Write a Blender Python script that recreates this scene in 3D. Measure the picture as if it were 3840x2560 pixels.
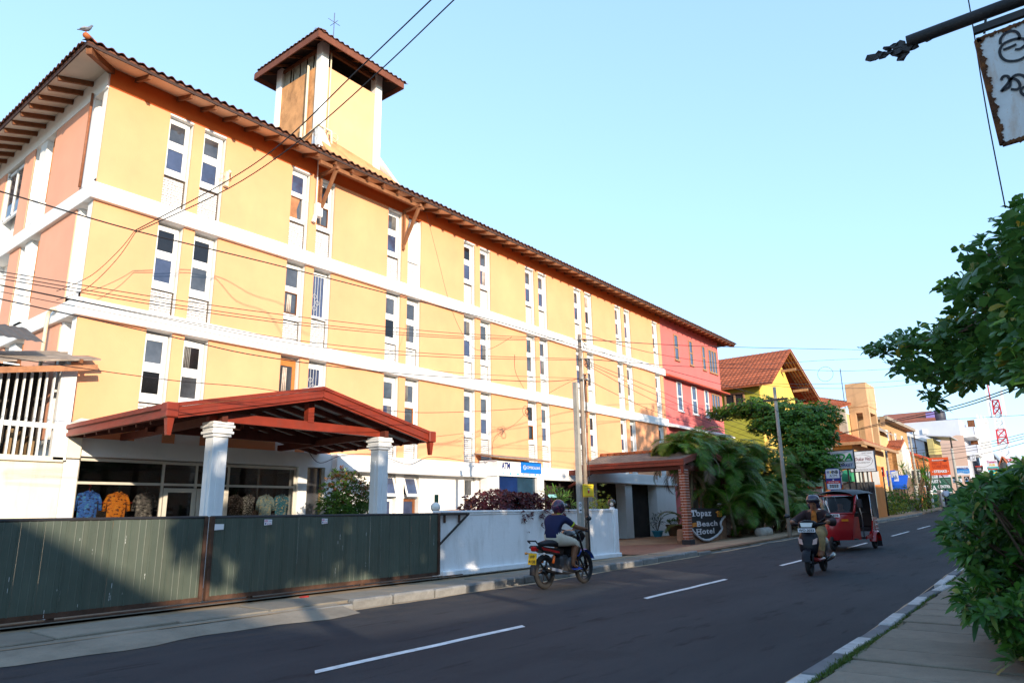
import bpy, bmesh, math, random
from mathutils import Vector, Matrix
random.seed(7)
for o in list(bpy.data.objects): bpy.data.objects.remove(o)
sc = bpy.context.scene
COL = sc.collection
rad = math.radians
# ---------------------------------------------------------------- camera
CF = 2617.88
CR = Vector((0.618395, -0.785702, -0.016119)); CU = Vector((-0.178118, -0.160108, 0.970896)); CD = Vector((0.765416, 0.597527, 0.238957))
CP = Vector((0, 0, 1.4))
cd = bpy.data.cameras.new('camera'); cam = bpy.data.objects.new('camera', cd); COL.objects.link(cam)
cd.sensor_width = 36; cd.lens = CF / 3840 * 36; cd.clip_start = 0.1; cd.clip_end = 3000
cam.matrix_world = Matrix(((CR.x, CU.x, -CD.x, CP.x), (CR.y, CU.y, -CD.y, CP.y), (CR.z, CU.z, -CD.z, CP.z), (0, 0, 0, 1)))
sc.camera = cam
# ---------------------------------------------------------------- sun and sky
SUN = Vector((-0.45, -1.0, 0.27)).normalized()          # towards the sun
EL = math.asin(SUN.z)
w = bpy.data.worlds.new('World'); sc.world = w; w.use_nodes = True
nt = w.node_tree; nt.nodes.clear()
sky = nt.nodes.new('ShaderNodeTexSky'); sky.sky_type = 'NISHITA'; sky.sun_disc = False
sky.sun_elevation = EL; sky.sun_rotation = math.atan2(SUN.x, SUN.y)
sky.air_density = 1.0; sky.dust_density = 0.25; sky.ozone_density = 1.2; sky.altitude = 0
bg = nt.nodes.new('ShaderNodeBackground'); bg.inputs[1].default_value = 0.15
ow = nt.nodes.new('ShaderNodeOutputWorld')
tint = nt.nodes.new('ShaderNodeMix'); tint.data_type = 'RGBA'; tint.blend_type = 'MULTIPLY'; tint.inputs[0].default_value = 1; tint.inputs[7].default_value = (1.26, 1.72, 2.22, 1)
gam = nt.nodes.new('ShaderNodeGamma'); gam.inputs[1].default_value = .45      # soft, hazy evening sky: less contrast between zenith and horizon
nt.links.new(sky.outputs[0], gam.inputs[0]); nt.links.new(gam.outputs[0], tint.inputs[6]); nt.links.new(tint.outputs[2], bg.inputs[0]); nt.links.new(bg.outputs[0], ow.inputs[0])
sd = bpy.data.lights.new('sun', 'SUN'); sd.energy = 2.75; sd.angle = rad(0.6); sd.color = (1.0, 0.84, 0.64)
so = bpy.data.objects.new('sun', sd); COL.objects.link(so)
so.rotation_euler = SUN.to_track_quat('Z', 'Y').to_euler(); so.location = (-10, -20, 20)
sc.render.engine = 'CYCLES'
vs = sc.view_settings; vs.view_transform = 'Standard'; vs.look = 'None'; vs.gamma = 1; vs.use_curve_mapping = False
vs.exposure = 1.4
sc.render.resolution_x = 1024; sc.render.resolution_y = 682

# ---------------------------------------------------------------- measuring: a spot in the view on a plane of known position
def P(px, py, Y=None, X=None, Z=None):
    d = CD + CR * ((px - 1920) / CF) - CU * ((py - 1280) / CF)
    t = Y / d.y if Y is not None else (X / d.x if X is not None else (Z - CP.z) / d.z)
    return CP + d * t

# ---------------------------------------------------------------- materials
MATS = {}
def M(name, col=(.5, .5, .5), rough=.75, var=.10, scale=2.0, bump=0.0, bscale=60, metal=0, spec=.3, streak=0.0, dirt=(.12, .10, .08),
      dscale=(5, 5, .5), speck=0.0, coat=0, trans=0, emit=0, rnd=0.0, alpha=1):
    if name in MATS: return MATS[name]
    m = bpy.data.materials.new(name); m.use_nodes = True; n = m.node_tree.nodes; L = m.node_tree.links
    b = n['Principled BSDF']
    b.inputs['Roughness'].default_value = rough; b.inputs['Metallic'].default_value = metal
    b.inputs['Specular IOR Level'].default_value = spec; b.inputs['Coat Weight'].default_value = coat
    b.inputs['Transmission Weight'].default_value = trans; b.inputs['Alpha'].default_value = alpha
    tc = n.new('ShaderNodeTexCoord'); out = None
    def mix(fac, a, c, mode='MIX'):
        x = n.new('ShaderNodeMix'); x.data_type = 'RGBA'; x.blend_type = mode
        for sock, v in ((x.inputs[0], fac), (x.inputs[6], a), (x.inputs[7], c)):
            if hasattr(v, 'links') or hasattr(v, 'is_linked'): L.new(v, sock)
            else: sock.default_value = v if not isinstance(v, tuple) else (*v[:3], 1)
        return x.outputs[2]
    def noise(s, det=4, vec=None, ro=.6):
        x = n.new('ShaderNodeTexNoise'); x.inputs['Scale'].default_value = s; x.inputs['Detail'].default_value = det; x.inputs['Roughness'].default_value = ro
        L.new(vec if vec else tc.outputs['Object'], x.inputs['Vector']); return x.outputs[0]
    def ramp(v, a, c):
        x = n.new('ShaderNodeMapRange'); x.inputs[1].default_value = a; x.inputs[2].default_value = c; L.new(v, x.inputs[0]); return x.outputs[0]
    lo = tuple(max(0, c * (1 - var)) for c in col); hi = tuple(min(1, c * (1 + var)) for c in col)
    out = mix(ramp(noise(scale), .3, .7), lo, hi)
    if rnd:
        oi = n.new('ShaderNodeObjectInfo'); r = ramp(oi.outputs['Random'], 0, 1)
        x = n.new('ShaderNodeMath'); x.operation = 'MULTIPLY_ADD'; x.inputs[1].default_value = 2 * rnd; x.inputs[2].default_value = 1 - rnd; L.new(r, x.inputs[0])
        hs = n.new('ShaderNodeHueSaturation'); L.new(x.outputs[0], hs.inputs['Value']); L.new(out, hs.inputs['Color']); out = hs.outputs[0]
    if streak:
        mp = n.new('ShaderNodeMapping'); mp.inputs['Scale'].default_value = dscale; L.new(tc.outputs['Object'], mp.inputs[0])
        s = noise(1.0, 5, mp.outputs[0], .7)
        f = ramp(s, .5, .85)
        x = n.new('ShaderNodeMath'); x.operation = 'MULTIPLY'; x.inputs[1].default_value = streak; L.new(f, x.inputs[0])
        out = mix(x.outputs[0], out, dirt)
    if speck:
        s = ramp(noise(55, 2), .62, .72)
        x = n.new('ShaderNodeMath'); x.operation = 'MULTIPLY'; x.inputs[1].default_value = speck; L.new(s, x.inputs[0])
        out = mix(x.outputs[0], out, dirt)
    L.new(out, b.inputs['Base Color'])
    if bump:
        bp = n.new('ShaderNodeBump'); bp.inputs['Strength'].default_value = min(1, bump); bp.inputs['Distance'].default_value = .02
        L.new(noise(bscale, 5), bp.inputs['Height']); L.new(bp.outputs[0], b.inputs['Normal'])
    if emit: b.inputs['Emission Color'].default_value = (*col, 1); b.inputs['Emission Strength'].default_value = emit
    MATS[name] = m; return m
def leafmat(name, c1, c2, rough=.45, tr=.25):
    if name in MATS: return MATS[name]
    m = bpy.data.materials.new(name); m.use_nodes = True; n = m.node_tree.nodes; L = m.node_tree.links; b = n['Principled BSDF']
    g = n.new('ShaderNodeNewGeometry'); mx = n.new('ShaderNodeMix'); mx.data_type = 'RGBA'
    mx.inputs[6].default_value = (*c1, 1); mx.inputs[7].default_value = (*c2, 1); L.new(g.outputs['Random Per Island'], mx.inputs[0])
    L.new(mx.outputs[2], b.inputs['Base Color']); b.inputs['Roughness'].default_value = rough; b.inputs['Specular IOR Level'].default_value = .35
    t = n.new('ShaderNodeBsdfTranslucent'); L.new(mx.outputs[2], t.inputs[0]); a = n.new('ShaderNodeMixShader'); a.inputs[0].default_value = tr
    L.new(b.outputs[0], a.inputs[1]); L.new(t.outputs[0], a.inputs[2]); L.new(a.outputs[0], n['Material Output'].inputs[0])
    MATS[name] = m; return m

# ---------------------------------------------------------------- mesh helpers
ORG = {}
def thing(name, label, cat, loc=(0, 0, 0), rz=0, group=None, local=False, scale=1):
    o = bpy.data.objects.new(name, None); COL.objects.link(o); o.location = loc; o.rotation_euler = (0, 0, rz); o.scale = (scale,) * 3
    o.empty_display_size = .2
    o['label'] = label; o['category'] = cat
    if group: o['group'] = group
    ORG[o] = Vector((0, 0, 0)) if local else Vector(loc)
    return o
def tag(o, label, cat, group=None, kind=None):
    o['label'] = label; o['category'] = cat
    if group: o['group'] = group
    if kind: o['kind'] = kind
    return o
def struct(o, kind='structure'): o['kind'] = kind; return o
def copy_tree(o, parent=None):
    c = o.copy(); COL.objects.link(c); c.parent = parent
    for ch in list(o.children): copy_tree(ch, c)
    return c
class MB:
    def __init__(s): s.v = []; s.f = []; s.mi = []; s.cur = 0; s.sm = []
    def add(s, vs_, fs, smooth=False):
        k = len(s.v); s.v += [tuple(v) for v in vs_]
        for f in fs: s.f.append(tuple(i + k for i in f)); s.mi.append(s.cur); s.sm.append(smooth)
        return s
    def m(s, i): s.cur = i; return s
    def box(s, x0, x1, y0, y1, z0, z1):
        v = [(x0, y0, z0), (x1, y0, z0), (x1, y1, z0), (x0, y1, z0), (x0, y0, z1), (x1, y0, z1), (x1, y1, z1), (x0, y1, z1)]
        return s.add(v, [(0, 3, 2, 1), (4, 5, 6, 7), (0, 1, 5, 4), (1, 2, 6, 5), (2, 3, 7, 6), (3, 0, 4, 7)])
    def bbox(s, x0, x1, y0, y1, z0, z1, b=.01):             # chamfered box
        bm = bmesh.new(); bmesh.ops.create_cube(bm, size=1)
        for v in bm.verts: v.co = Vector((x0 + (v.co.x + .5) * (x1 - x0), y0 + (v.co.y + .5) * (y1 - y0), z0 + (v.co.z + .5) * (z1 - z0)))
        bmesh.ops.bevel(bm, geom=bm.edges[:] , offset=b, segments=1, affect='EDGES')
        bm.verts.index_update(); s.add([v.co.copy() for v in bm.verts], [[v.index for v in f.verts] for f in bm.faces]); bm.free(); return s
    def obox(s, a, b, w, h, up=(0, 0, 1)):                  # beam from a to b, w wide, h high
        a = Vector(a); b = Vector(b); d = (b - a).normalized(); up = Vector(up)
        if abs(d.dot(up)) > .98: up = Vector((1, 0, 0))
        r = d.cross(up).normalized(); u = r.cross(d)
        v = [p + r * sx * w / 2 + u * sz * h / 2 for p in (a, b) for sx, sz in ((-1, -1), (1, -1), (1, 1), (-1, 1))]
        return s.add(v, [(3, 2, 1, 0), (4, 5, 6, 7), (0, 1, 5, 4), (1, 2, 6, 5), (2, 3, 7, 6), (3, 0, 4, 7)])
    def tube(s, pts, r, n=8, cap=True):
        pts = [Vector(p) for p in pts]; rs = r if isinstance(r, (list, tuple)) else [r] * len(pts); k = len(s.v); vs_ = []; fs = []
        up = Vector((0, 0, 1)); prev = None
        for i, p in enumerate(pts):
            d = (pts[min(i + 1, len(pts) - 1)] - pts[max(i - 1, 0)]).normalized()
            if prev is None:
                a = d.cross(up if abs(d.z) < .95 else Vector((1, 0, 0))).normalized()
            else: a = (prev - d * prev.dot(d)).normalized()
            prev = a; c = d.cross(a)
            for j in range(n):
                t = 2 * math.pi * j / n; vs_.append(p + (a * math.cos(t) + c * math.sin(t)) * rs[i])
        for i in range(len(pts) - 1):
            for j in range(n): fs.append((i * n + j, i * n + (j + 1) % n, (i + 1) * n + (j + 1) % n, (i + 1) * n + j))
        if cap: fs.append(tuple(range(n - 1, -1, -1))); fs.append(tuple((len(pts) - 1) * n + j for j in range(n)))
        return s.add(vs_, fs, True)
    def lathe(s, c, prof, n=16, axis='z'):                  # prof: (r, h)
        c = Vector(c); vs_ = []; fs = []
        for r, h in prof:
            for j in range(n):
                t = 2 * math.pi * j / n; a, b2 = r * math.cos(t), r * math.sin(t)
                vs_.append(c + (Vector((a, b2, h)) if axis == 'z' else Vector((a, h, b2)) if axis == 'y' else Vector((h, a, b2))))
        for i in range(len(prof) - 1):
            for j in range(n): fs.append((i * n + j, i * n + (j + 1) % n, (i + 1) * n + (j + 1) % n, (i + 1) * n + j))
        fs.append(tuple(range(n - 1, -1, -1))); fs.append(tuple((len(prof) - 1) * n + j for j in range(n)))
        return s.add(vs_, fs, True)
    def ball(s, c, r, n=12, sq=(1, 1, 1)):
        c = Vector(c); prof = [(r * math.sin(math.pi * i / n), -r * math.cos(math.pi * i / n)) for i in range(1, n)]
        k = len(s.v); s.lathe((0, 0, 0), prof, n)
        for i in range(k, len(s.v)): v = s.v[i]; s.v[i] = (c.x + v[0] * sq[0], c.y + v[1] * sq[1], c.z + v[2] * sq[2])
        return s
    def prism(s, poly, d):                                  # poly: 3D points of one face, d: thickness vector
        poly = [Vector(p) for p in poly]; d = Vector(d); n = len(poly)
        v = poly + [p + d for p in poly]
        return s.add(v, [tuple(range(n - 1, -1, -1)), tuple(range(n, 2 * n))] + [(i, (i + 1) % n, n + (i + 1) % n, n + i) for i in range(n)])
    def quad(s, a, b, c, d): return s.add([a, b, c, d], [(0, 1, 2, 3)])
    def ring(s, c, R, r, axis='y', n=20, k=8):              # torus
        c = Vector(c); vs_ = []; fs = []
        for i in range(n):
            t = 2 * math.pi * i / n
            for j in range(k):
                u = 2 * math.pi * j / k; q = R + r * math.cos(u); a, b2, h = q * math.cos(t), q * math.sin(t), r * math.sin(u)
                vs_.append(c + (Vector((a, b2, h)) if axis == 'z' else Vector((a, h, b2)) if axis == 'y' else Vector((h, a, b2))))
        for i in range(n):
            for j in range(k): fs.append((i * k + j, ((i + 1) % n) * k + j, ((i + 1) % n) * k + (j + 1) % k, i * k + (j + 1) % k))
        return s.add(vs_, fs, True)
    def build(s, name, mat, parent=None, label=None):
        me = bpy.data.meshes.new(name); off = ORG.get(parent, Vector((0, 0, 0))) if parent else Vector((0, 0, 0))
        me.from_pydata([(v[0] - off.x, v[1] - off.y, v[2] - off.z) for v in s.v], [], s.f)
        for m_ in (mat if isinstance(mat, (list, tuple)) else [mat]): me.materials.append(m_)
        me.polygons.foreach_set('material_index', s.mi); me.polygons.foreach_set('use_smooth', s.sm)
        bm = bmesh.new(); bm.from_mesh(me); bmesh.ops.recalc_face_normals(bm, faces=bm.faces[:]); bm.to_mesh(me); bm.free()
        o = bpy.data.objects.new(name, me); COL.objects.link(o)
        if parent: o.parent = parent; ORG[o] = off
        else: ORG[o] = Vector((0, 0, 0))
        if label: o['label'] = label
        return o
def inst(src, loc, parent=None, rot=(0, 0, 0), scale=(1, 1, 1)):
    o = src.copy(); COL.objects.link(o)
    if parent: o.parent = parent; loc = Vector(loc) - ORG[parent]
    o.location = loc; o.rotation_euler = rot; o.scale = scale; ORG[o] = ORG.get(parent, Vector((0, 0, 0))); return o
def text(name, body, mat, parent, o, ux, uy, h, fit=None, depth=.006, bold=0.0, shear=0, align='LEFT', sp=1.0):
    """lettering: o = lower left corner, ux/uy = reading and up directions, h = capital height, fit = width"""
    cu = bpy.data.curves.new(name, 'FONT'); cu.body = body; cu.size = 1; cu.extrude = .0; cu.offset = bold; cu.shear = shear; cu.align_x = align; cu.space_character = sp
    cu.resolution_u = 3
    t = bpy.data.objects.new(name, cu); COL.objects.link(t); dg = bpy.context.evaluated_depsgraph_get(); dg.update()
    me = bpy.data.meshes.new_from_object(t.evaluated_get(dg)); bpy.data.objects.remove(t); bpy.data.curves.remove(cu)
    ux = Vector(ux).normalized(); uy = Vector(uy).normalized(); nz = ux.cross(uy); o = Vector(o)
    xs = [v.co.x for v in me.vertices] or [0]; x0, x1 = min(xs), max(xs); s = h / .69; sx = s if not fit else fit / max(.01, x1 - x0)
    off = ORG.get(parent, Vector((0, 0, 0)))
    if align == 'LEFT': base = x0
    else: base = 0
    for v in me.vertices: v.co = o + ux * ((v.co.x - base) * sx) + uy * (v.co.y * s) + nz * depth - off
    me.materials.clear(); me.materials.append(mat); me.name = name
    ob = bpy.data.objects.new(name, me); COL.objects.link(ob); ob.parent = parent; ORG[ob] = off; return ob
def stroke(mb, pts, wd, nrm, o, ux, uy):                    # flat brush stroke through 2D pts on the plane o,ux,uy
    o = Vector(o); ux = Vector(ux); uy = Vector(uy); nrm = Vector(nrm); n = len(pts); vs_ = []
    for i, p in enumerate(pts):
        a = Vector(pts[max(0, i - 1)]); b = Vector(pts[min(n - 1, i + 1)]); d = (b - a).normalized(); q = Vector((-d.y, d.x)) * wd / 2
        for sg in (-1, 1): vs_.append(o + ux * (p[0] + sg * q.x) + uy * (p[1] + sg * q.y) + nrm * .004)
    mb.add(vs_, [(2 * i, 2 * i + 1, 2 * i + 3, 2 * i + 2) for i in range(n - 1)])
def smooth_pts(pts, k=5):                                   # Catmull-Rom
    out = []; n = len(pts); V = [Vector(p) for p in pts]
    for i in range(n - 1):
        p0, p1, p2, p3 = V[max(i - 1, 0)], V[i], V[i + 1], V[min(i + 2, n - 1)]
        for j in range(k):
            t = j / k; out.append(.5 * ((2 * p1) + (p2 - p0) * t + (2 * p0 - 5 * p1 + 4 * p2 - p3) * t * t + (3 * p1 - p0 - 3 * p2 + p3) * t ** 3))
    out.append(V[-1]); return out
# ================================================================ setting: ground, road, pavements
def yc(x): return 5.80 + min(1, max(0, (x - 9) / 8)) * .2 + max(0, x - 60) * .03
def zg(x):                                                   # the street climbs gently away from the camera
    if x < 12: return 0.0
    if x < 22: return .0009 * (x - 12) ** 2
    return .09 + .018 * (min(x, 85) - 22)
def PG(px, py, dz=0.0):                                      # spot on the street surface
    lo, hi = 2.0, 200.0; d = CD + CR * ((px - 1920) / CF) - CU * ((py - 1280) / CF); t = lo
    while t < hi:
        q = CP + d * t
        if q.z <= zg(q.x) + dz: return q
        t += .02
    return q
LO, RO = 3.22, 3.72
def yl(x): return yc(x) + LO
def yr(x): return yc(x) - RO
m_ground = M('sandy soil', (.30, .21, .13), .95, .25, 1.5, .6, 12, streak=.3, dscale=(1, 1, 1), speck=.4)
m_road = M('asphalt', (.020, .022, .025), .85, .25, .7, .5, 90, spec=.18, streak=.45, dirt=(.013, .014, .017), dscale=(.22, 1.4, 1), speck=.25)
def road_material():
    m = bpy.data.materials.new('worn asphalt'); m.use_nodes = True; n = m.node_tree.nodes; L = m.node_tree.links; b = n['Principled BSDF']; tc = n.new('ShaderNodeTexCoord')
    def nz(scale, sx=1, sy=1, det=4, ro=.6):
        mp = n.new('ShaderNodeMapping'); mp.inputs['Scale'].default_value = (sx, sy, 1); L.new(tc.outputs['Object'], mp.inputs[0]); x = n.new('ShaderNodeTexNoise'); x.inputs['Scale'].default_value = scale; x.inputs['Detail'].default_value = det; x.inputs['Roughness'].default_value = ro; L.new(mp.outputs[0], x.inputs['Vector']); return x.outputs[0]
    def rg(v, a, c, lo=0, hi=1): x = n.new('ShaderNodeMapRange'); x.inputs[1].default_value = a; x.inputs[2].default_value = c; x.inputs[3].default_value = lo; x.inputs[4].default_value = hi; L.new(v, x.inputs[0]); return x.outputs[0]
    def mx(f, a, c):
        x = n.new('ShaderNodeMix'); x.data_type = 'RGBA'; L.new(f, x.inputs[0])
        for s_, v in ((x.inputs[6], a), (x.inputs[7], c)):
            if isinstance(v, tuple): s_.default_value = (*v, 1)
            else: L.new(v, s_)
        return x.outputs[2]
    base = mx(rg(nz(1.1, .25, 1), .35, .65), (.024, .027, .033), (.037, .040, .046))
    base = mx(rg(nz(2.2, .3, 1.6, 5, .7), .57, .66, 0, .85), base, (.010, .011, .014))        # bitumen stains dragged along the lanes
    base = mx(rg(nz(.35, 1, 1, 5), .62, .66, 0, .35), base, (.016, .017, .020))                 # repaired patches
    base = mx(rg(nz(90, 1, 1, 2), .58, .72, 0, .6), base, (.10, .098, .095))                 # pale stone chips
    sp = n.new('ShaderNodeSeparateXYZ'); L.new(tc.outputs['Object'], sp.inputs[0])
    mm = n.new('ShaderNodeMath'); mm.operation = 'MULTIPLY'; L.new(rg(sp.outputs[1], 7.6, 9.3, 0, .8), mm.inputs[0]); L.new(rg(nz(3.0, .5, 1), .42, .66), mm.inputs[1])
    base = mx(mm.outputs[0], base, (.085, .068, .050))                                          # dust blown to the edge
    L.new(base, b.inputs['Base Color']); b.inputs['Roughness'].default_value = .85; b.inputs['Specular IOR Level'].default_value = .2
    bp = n.new('ShaderNodeBump'); bp.inputs['Strength'].default_value = .6; bp.inputs['Distance'].default_value = .01; L.new(nz(110, 1, 1, 3), bp.inputs['Height']); L.new(bp.outputs[0], b.inputs['Normal']); return m
m_slab = M('worn concrete slab', (.215, .185, .145), .9, .18, 1.8, .5, 30, streak=.6, dirt=(.085, .075, .06), dscale=(1.6, 1.6, 1), speck=.4, rnd=.12)
m_kerb = M('grey concrete kerb', (.20, .195, .185), .9, .25, 4, .8, 25, streak=.5, dirt=(.07, .07, .07), dscale=(4, 4, 2), speck=.4, rnd=.12)
m_kw = M('white painted kerb', (.46, .46, .46), .8, .2, 5, .5, 30, streak=.8, dirt=(.22, .21, .20), dscale=(6, 6, 3), speck=.5)
m_kb = M('black painted kerb', (.135, .14, .15), .8, .2, 5, .5, 30, streak=.4, dirt=(.2, .2, .2), dscale=(6, 6, 3), speck=.3)
m_line = M('white road paint', (.66, .66, .66), .75, .2, 8, 0, streak=.7, dirt=(.2, .2, .2), dscale=(7, 7, 7), speck=.5)
m_sand = M('pale drifted sand', (.36, .27, .18), .95, .2, 3, .5, 40, speck=.3)

g = MB(); g.quad((-400, -500, -.04), (900, -500, -.04), (900, 800, -.04), (-400, 800, -.04)); struct(g.build('ground', m_ground))
xs = [-60, -20, 0, 6] + [12 + 1.25 * i for i in range(9)] + [24 + 4 * i for i in range(26)] + [160, 200, 260, 400]
def strip(fa, fb, z, zb=None):
    mb = MB(); vs_ = []
    for x in xs: vs_ += [(x, fa(x), z + zg(x)), (x, fb(x), (z if zb is None else zb) + zg(x))]
    mb.add(vs_, [(2 * i, 2 * i + 2, 2 * i + 3, 2 * i + 1) for i in range(len(xs) - 1)]); return mb
road = struct(strip(lambda x: yr(x) - .1, lambda x: yl(x) + .1, 0).build('road', road_material()))
struct(strip(yl, lambda x: 11.0, .06, .05).build('earth_verge', m_ground)); q = MB(); q.add([(19.3, 10.98, .08), (29.5, 10.98, .09), (38.2, 10.98, zg(38) + .05), (38.2, 18, .09), (19.3, 18, .08)], [(0, 1, 2, 3, 4)]); struct(q.build('earth_yard', m_ground)); q = MB(); q.quad((38, 11.0, .075 + zg(38)), (400, 11.0, 1.3), (400, 200, 1.3), (38, 200, .075 + zg(38))); struct(q.build('earth_yard', m_ground)); struct(strip(lambda x: -120, lambda x: yr(x) - .22, .07).build('earth_verge', m_ground))
# dashes down the middle of the road
for a, b in [(-2.4, .9), (4.37, 7.57), (10.95, 14.68), (18.36, 20.9), (25.1, 27.8), (32.2, 36.0), (38.3, 42.0), (45.5, 49.0), (52.5, 56), (59.5, 63), (66.5, 70), (73.5, 77)]:
    d = MB(); k = 6; vs_ = []
    for i in range(k + 1):
        x = a + (b - a) * i / k; e = .008 * math.sin(i * 2.3 + a)
        vs_ += [(x - .04, yc(x) - .055 + e, zg(x) + .005), (x + .04, yc(x) + .06 + e, zg(x) + .005)]
    d.add(vs_, [(2 * i, 2 * i + 2, 2 * i + 3, 2 * i + 1) for i in range(k)]); d.build('lane_dash', m_line, road)
# sand drifted along the gutter
def gutter(x0, x1, side, wd):
    mb = MB(); vs_ = []; n = int((x1 - x0) / .25)
    for i in range(n + 1):
        x = x0 + (x1 - x0) * i / n; e = yl(x) - .02 if side > 0 else yr(x) + .02
        ww = wd * (.55 + .45 * math.sin(x * 1.7) * math.sin(x * .6 + 1) + .25 * random.random())
        vs_ += [(x, e, .007 + zg(x)), (x, e - side * max(.02, ww), .005 + zg(x))]
    mb.add(vs_, [(2 * i, 2 * i + 2, 2 * i + 3, 2 * i + 1) for i in range(n)]); return mb
struct(gutter(-4, 60, 1, .16).build('gutter_sand', m_sand)); struct(gutter(4, 30, -1, .03).build('gutter_sand', m_sand))
# ---- left pavement: kerb stones and slabs
pave_l = struct(strip(lambda x: yl(x) + .06, lambda x: yl(x) + 1.25, .095).build('pavement_far_side', m_ground))
kerb_l = MB(); kerb_l.box(-60, -50, 9.0, 9.1, 0, .03); kerb_l = struct(kerb_l.build('kerb_far_side', m_kerb))
x = -6.0; random.seed(3)
while x < 62:
    ln = .9 * random.uniform(.92, 1.08)
    h = .15
    if x < 6.2: h = .055
    elif 13.2 < x < 14.6: h = .05
    elif 20.2 < x < 30.5: h = .05 if x > 21 else .09
    elif x < 7.2: h = .10
    if x < 5.6: x += ln; continue
    x1 = x + ln - .015; j = random.uniform(-.02, .02); t = random.uniform(-.012, .012)
    b = MB(); b.bbox(0, x1 - x, 0, .17, -.02, h, .028 if h > .1 else .02); o = b.build('kerb_stone', m_kerb, kerb_l)
    o.location = (x, yl(x) + j - .02, t + zg(x)); o.rotation_euler = (random.uniform(-.02, .02), random.uniform(-.012, .012), math.atan2(yl(x + 1) - yl(x), 1) + random.uniform(-.01, .01)); x += ln
x = -6.0
while x < 20.5:
    ln = random.uniform(1.15, 1.55); wd = random.uniform(.80, .92)
    if not (14.2 < x < 14.0):
        b = MB(); b.bbox(0, ln - .03, .17, .17 + wd, .0, .125, .012); o = b.build('paving_slab', m_slab, pave_l)
        o.location = (x, yl(x) + .01, zg(x) + random.uniform(-.012, .012)); o.rotation_euler = (random.uniform(-.012, .012), random.uniform(-.01, .01), random.uniform(-.012, .012))
    x += ln
# apron of concrete in front of the gate where the kerb is dropped
ap = MB(); vs_ = []
for i in range(40):
    x = -6 + i * .34; e = .10 * math.sin(x * 2.1) + .05 * math.sin(x * 5)
    vs_ += [(x, 9.02 - .42 - e, .006), (x, 9.22, .112)]
ap.add(vs_, [(2 * i, 2 * i + 2, 2 * i + 3, 2 * i + 1) for i in range(39)]); struct(ap.build('concrete_apron', m_slab))
# ---- drive-in of the hotel porch
m_drive = M('red brick paving', (.20, .105, .07), .9, .25, 6, .5, 20, streak=.4, dirt=(.10, .085, .07), dscale=(1, 1, 1), speck=.3)
dr = MB(); vs_ = []
for x in (19.5, 22, 24, 26, 28, 30, 32): vs_ += [(x, yl(x) + .15, zg(x) + .105), (x + .3, 12.0, .11), (x + 1.5, 18.5, .105)]
dr.add(vs_, [(3 * i + j, 3 * i + 3 + j, 3 * i + 4 + j, 3 * i + 1 + j) for i in range(6) for j in (0, 1)]); struct(dr.build('driveway', m_drive))
fc = MB(); fc.quad((-6, 10.9, .088), (19.6, 10.9, .088), (19.6, 18.2, .088), (-6, 18.2, .088)); struct(fc.build('forecourt', m_slab))
# ---- right pavement
kerb_r = MB(); kerb_r.box(-60, -50, 2.0, 2.1, 0, .03); kerb_r = struct(kerb_r.build('kerb_near_side', m_kerb))
random.seed(5)
for i in range(-6, 70):
    x = i + .24; white = (i % 2 == 0) if i < 14 else (i % 4 == 0)
    b = MB(); b.bbox(.008, .992, -.15, .0, -.02, .115, .014)
    o = b.build('kerb_stone', m_kw if not white else m_kb, kerb_r, 'white painted kerb stone' if not white else None)
    o.location = (x, yr(x) - .10 + random.uniform(-.008, .008) + (-.06 if i == 13 else 0), zg(x) + random.uniform(-.006, .006)); o.rotation_euler = (random.uniform(-.015, .015), 0, math.atan2(yr(x + 1) - yr(x), 1) + random.uniform(-.012, .012) - (.06 if i in (12, 13) else 0))
pave_r = struct(strip(lambda x: yr(x) - 1.9, lambda x: yr(x) - .2, .05).build('pavement_near_side', m_ground))
x = -2.0
while x < 40:
    ln = .62 * random.uniform(.9, 1.12)
    b = MB(); b.bbox(0, ln - random.choice((.02, .03, .045)), -1.72 + random.uniform(-.03, .03), -.30 + random.uniform(-.02, .02), .0, .112, .008); o = b.build('paving_slab', m_slab, pave_r)
    o.location = (x, yr(x), zg(x) + random.uniform(-.008, .008)); o.rotation_euler = (random.uniform(-.006, .006), random.uniform(-.012, .012), random.uniform(-.012, .012)); x += ln
# grass creeping along the kerb
m_grass = leafmat('short grass', (.05, .11, .02), (.10, .16, .03))
gr = MB()
for i in range(2600):
    if random.random() < .55: x = random.gauss(7.2, .5); y = yr(x) - .27 + random.gauss(0, .022)
    else: x = random.uniform(5, 16); y = yr(x) - .27 + random.gauss(0, .012)
    if random.random() < .02: y = yr(x) - 1.8 + random.gauss(0, .1)
    h = random.uniform(.012, .04); a = random.uniform(0, 6.28); d = Vector((math.cos(a), math.sin(a), 0)) * .006; t = Vector((random.gauss(0, .015), random.gauss(0, .015), h))
    p = Vector((x, y, .10)); gr.add([p - d, p + d, p + t], [(0, 1, 2)])
struct(gr.build('kerbside_grass', m_grass), 'stuff')['label'] = 'short green grass growing along the near kerb'
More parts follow.
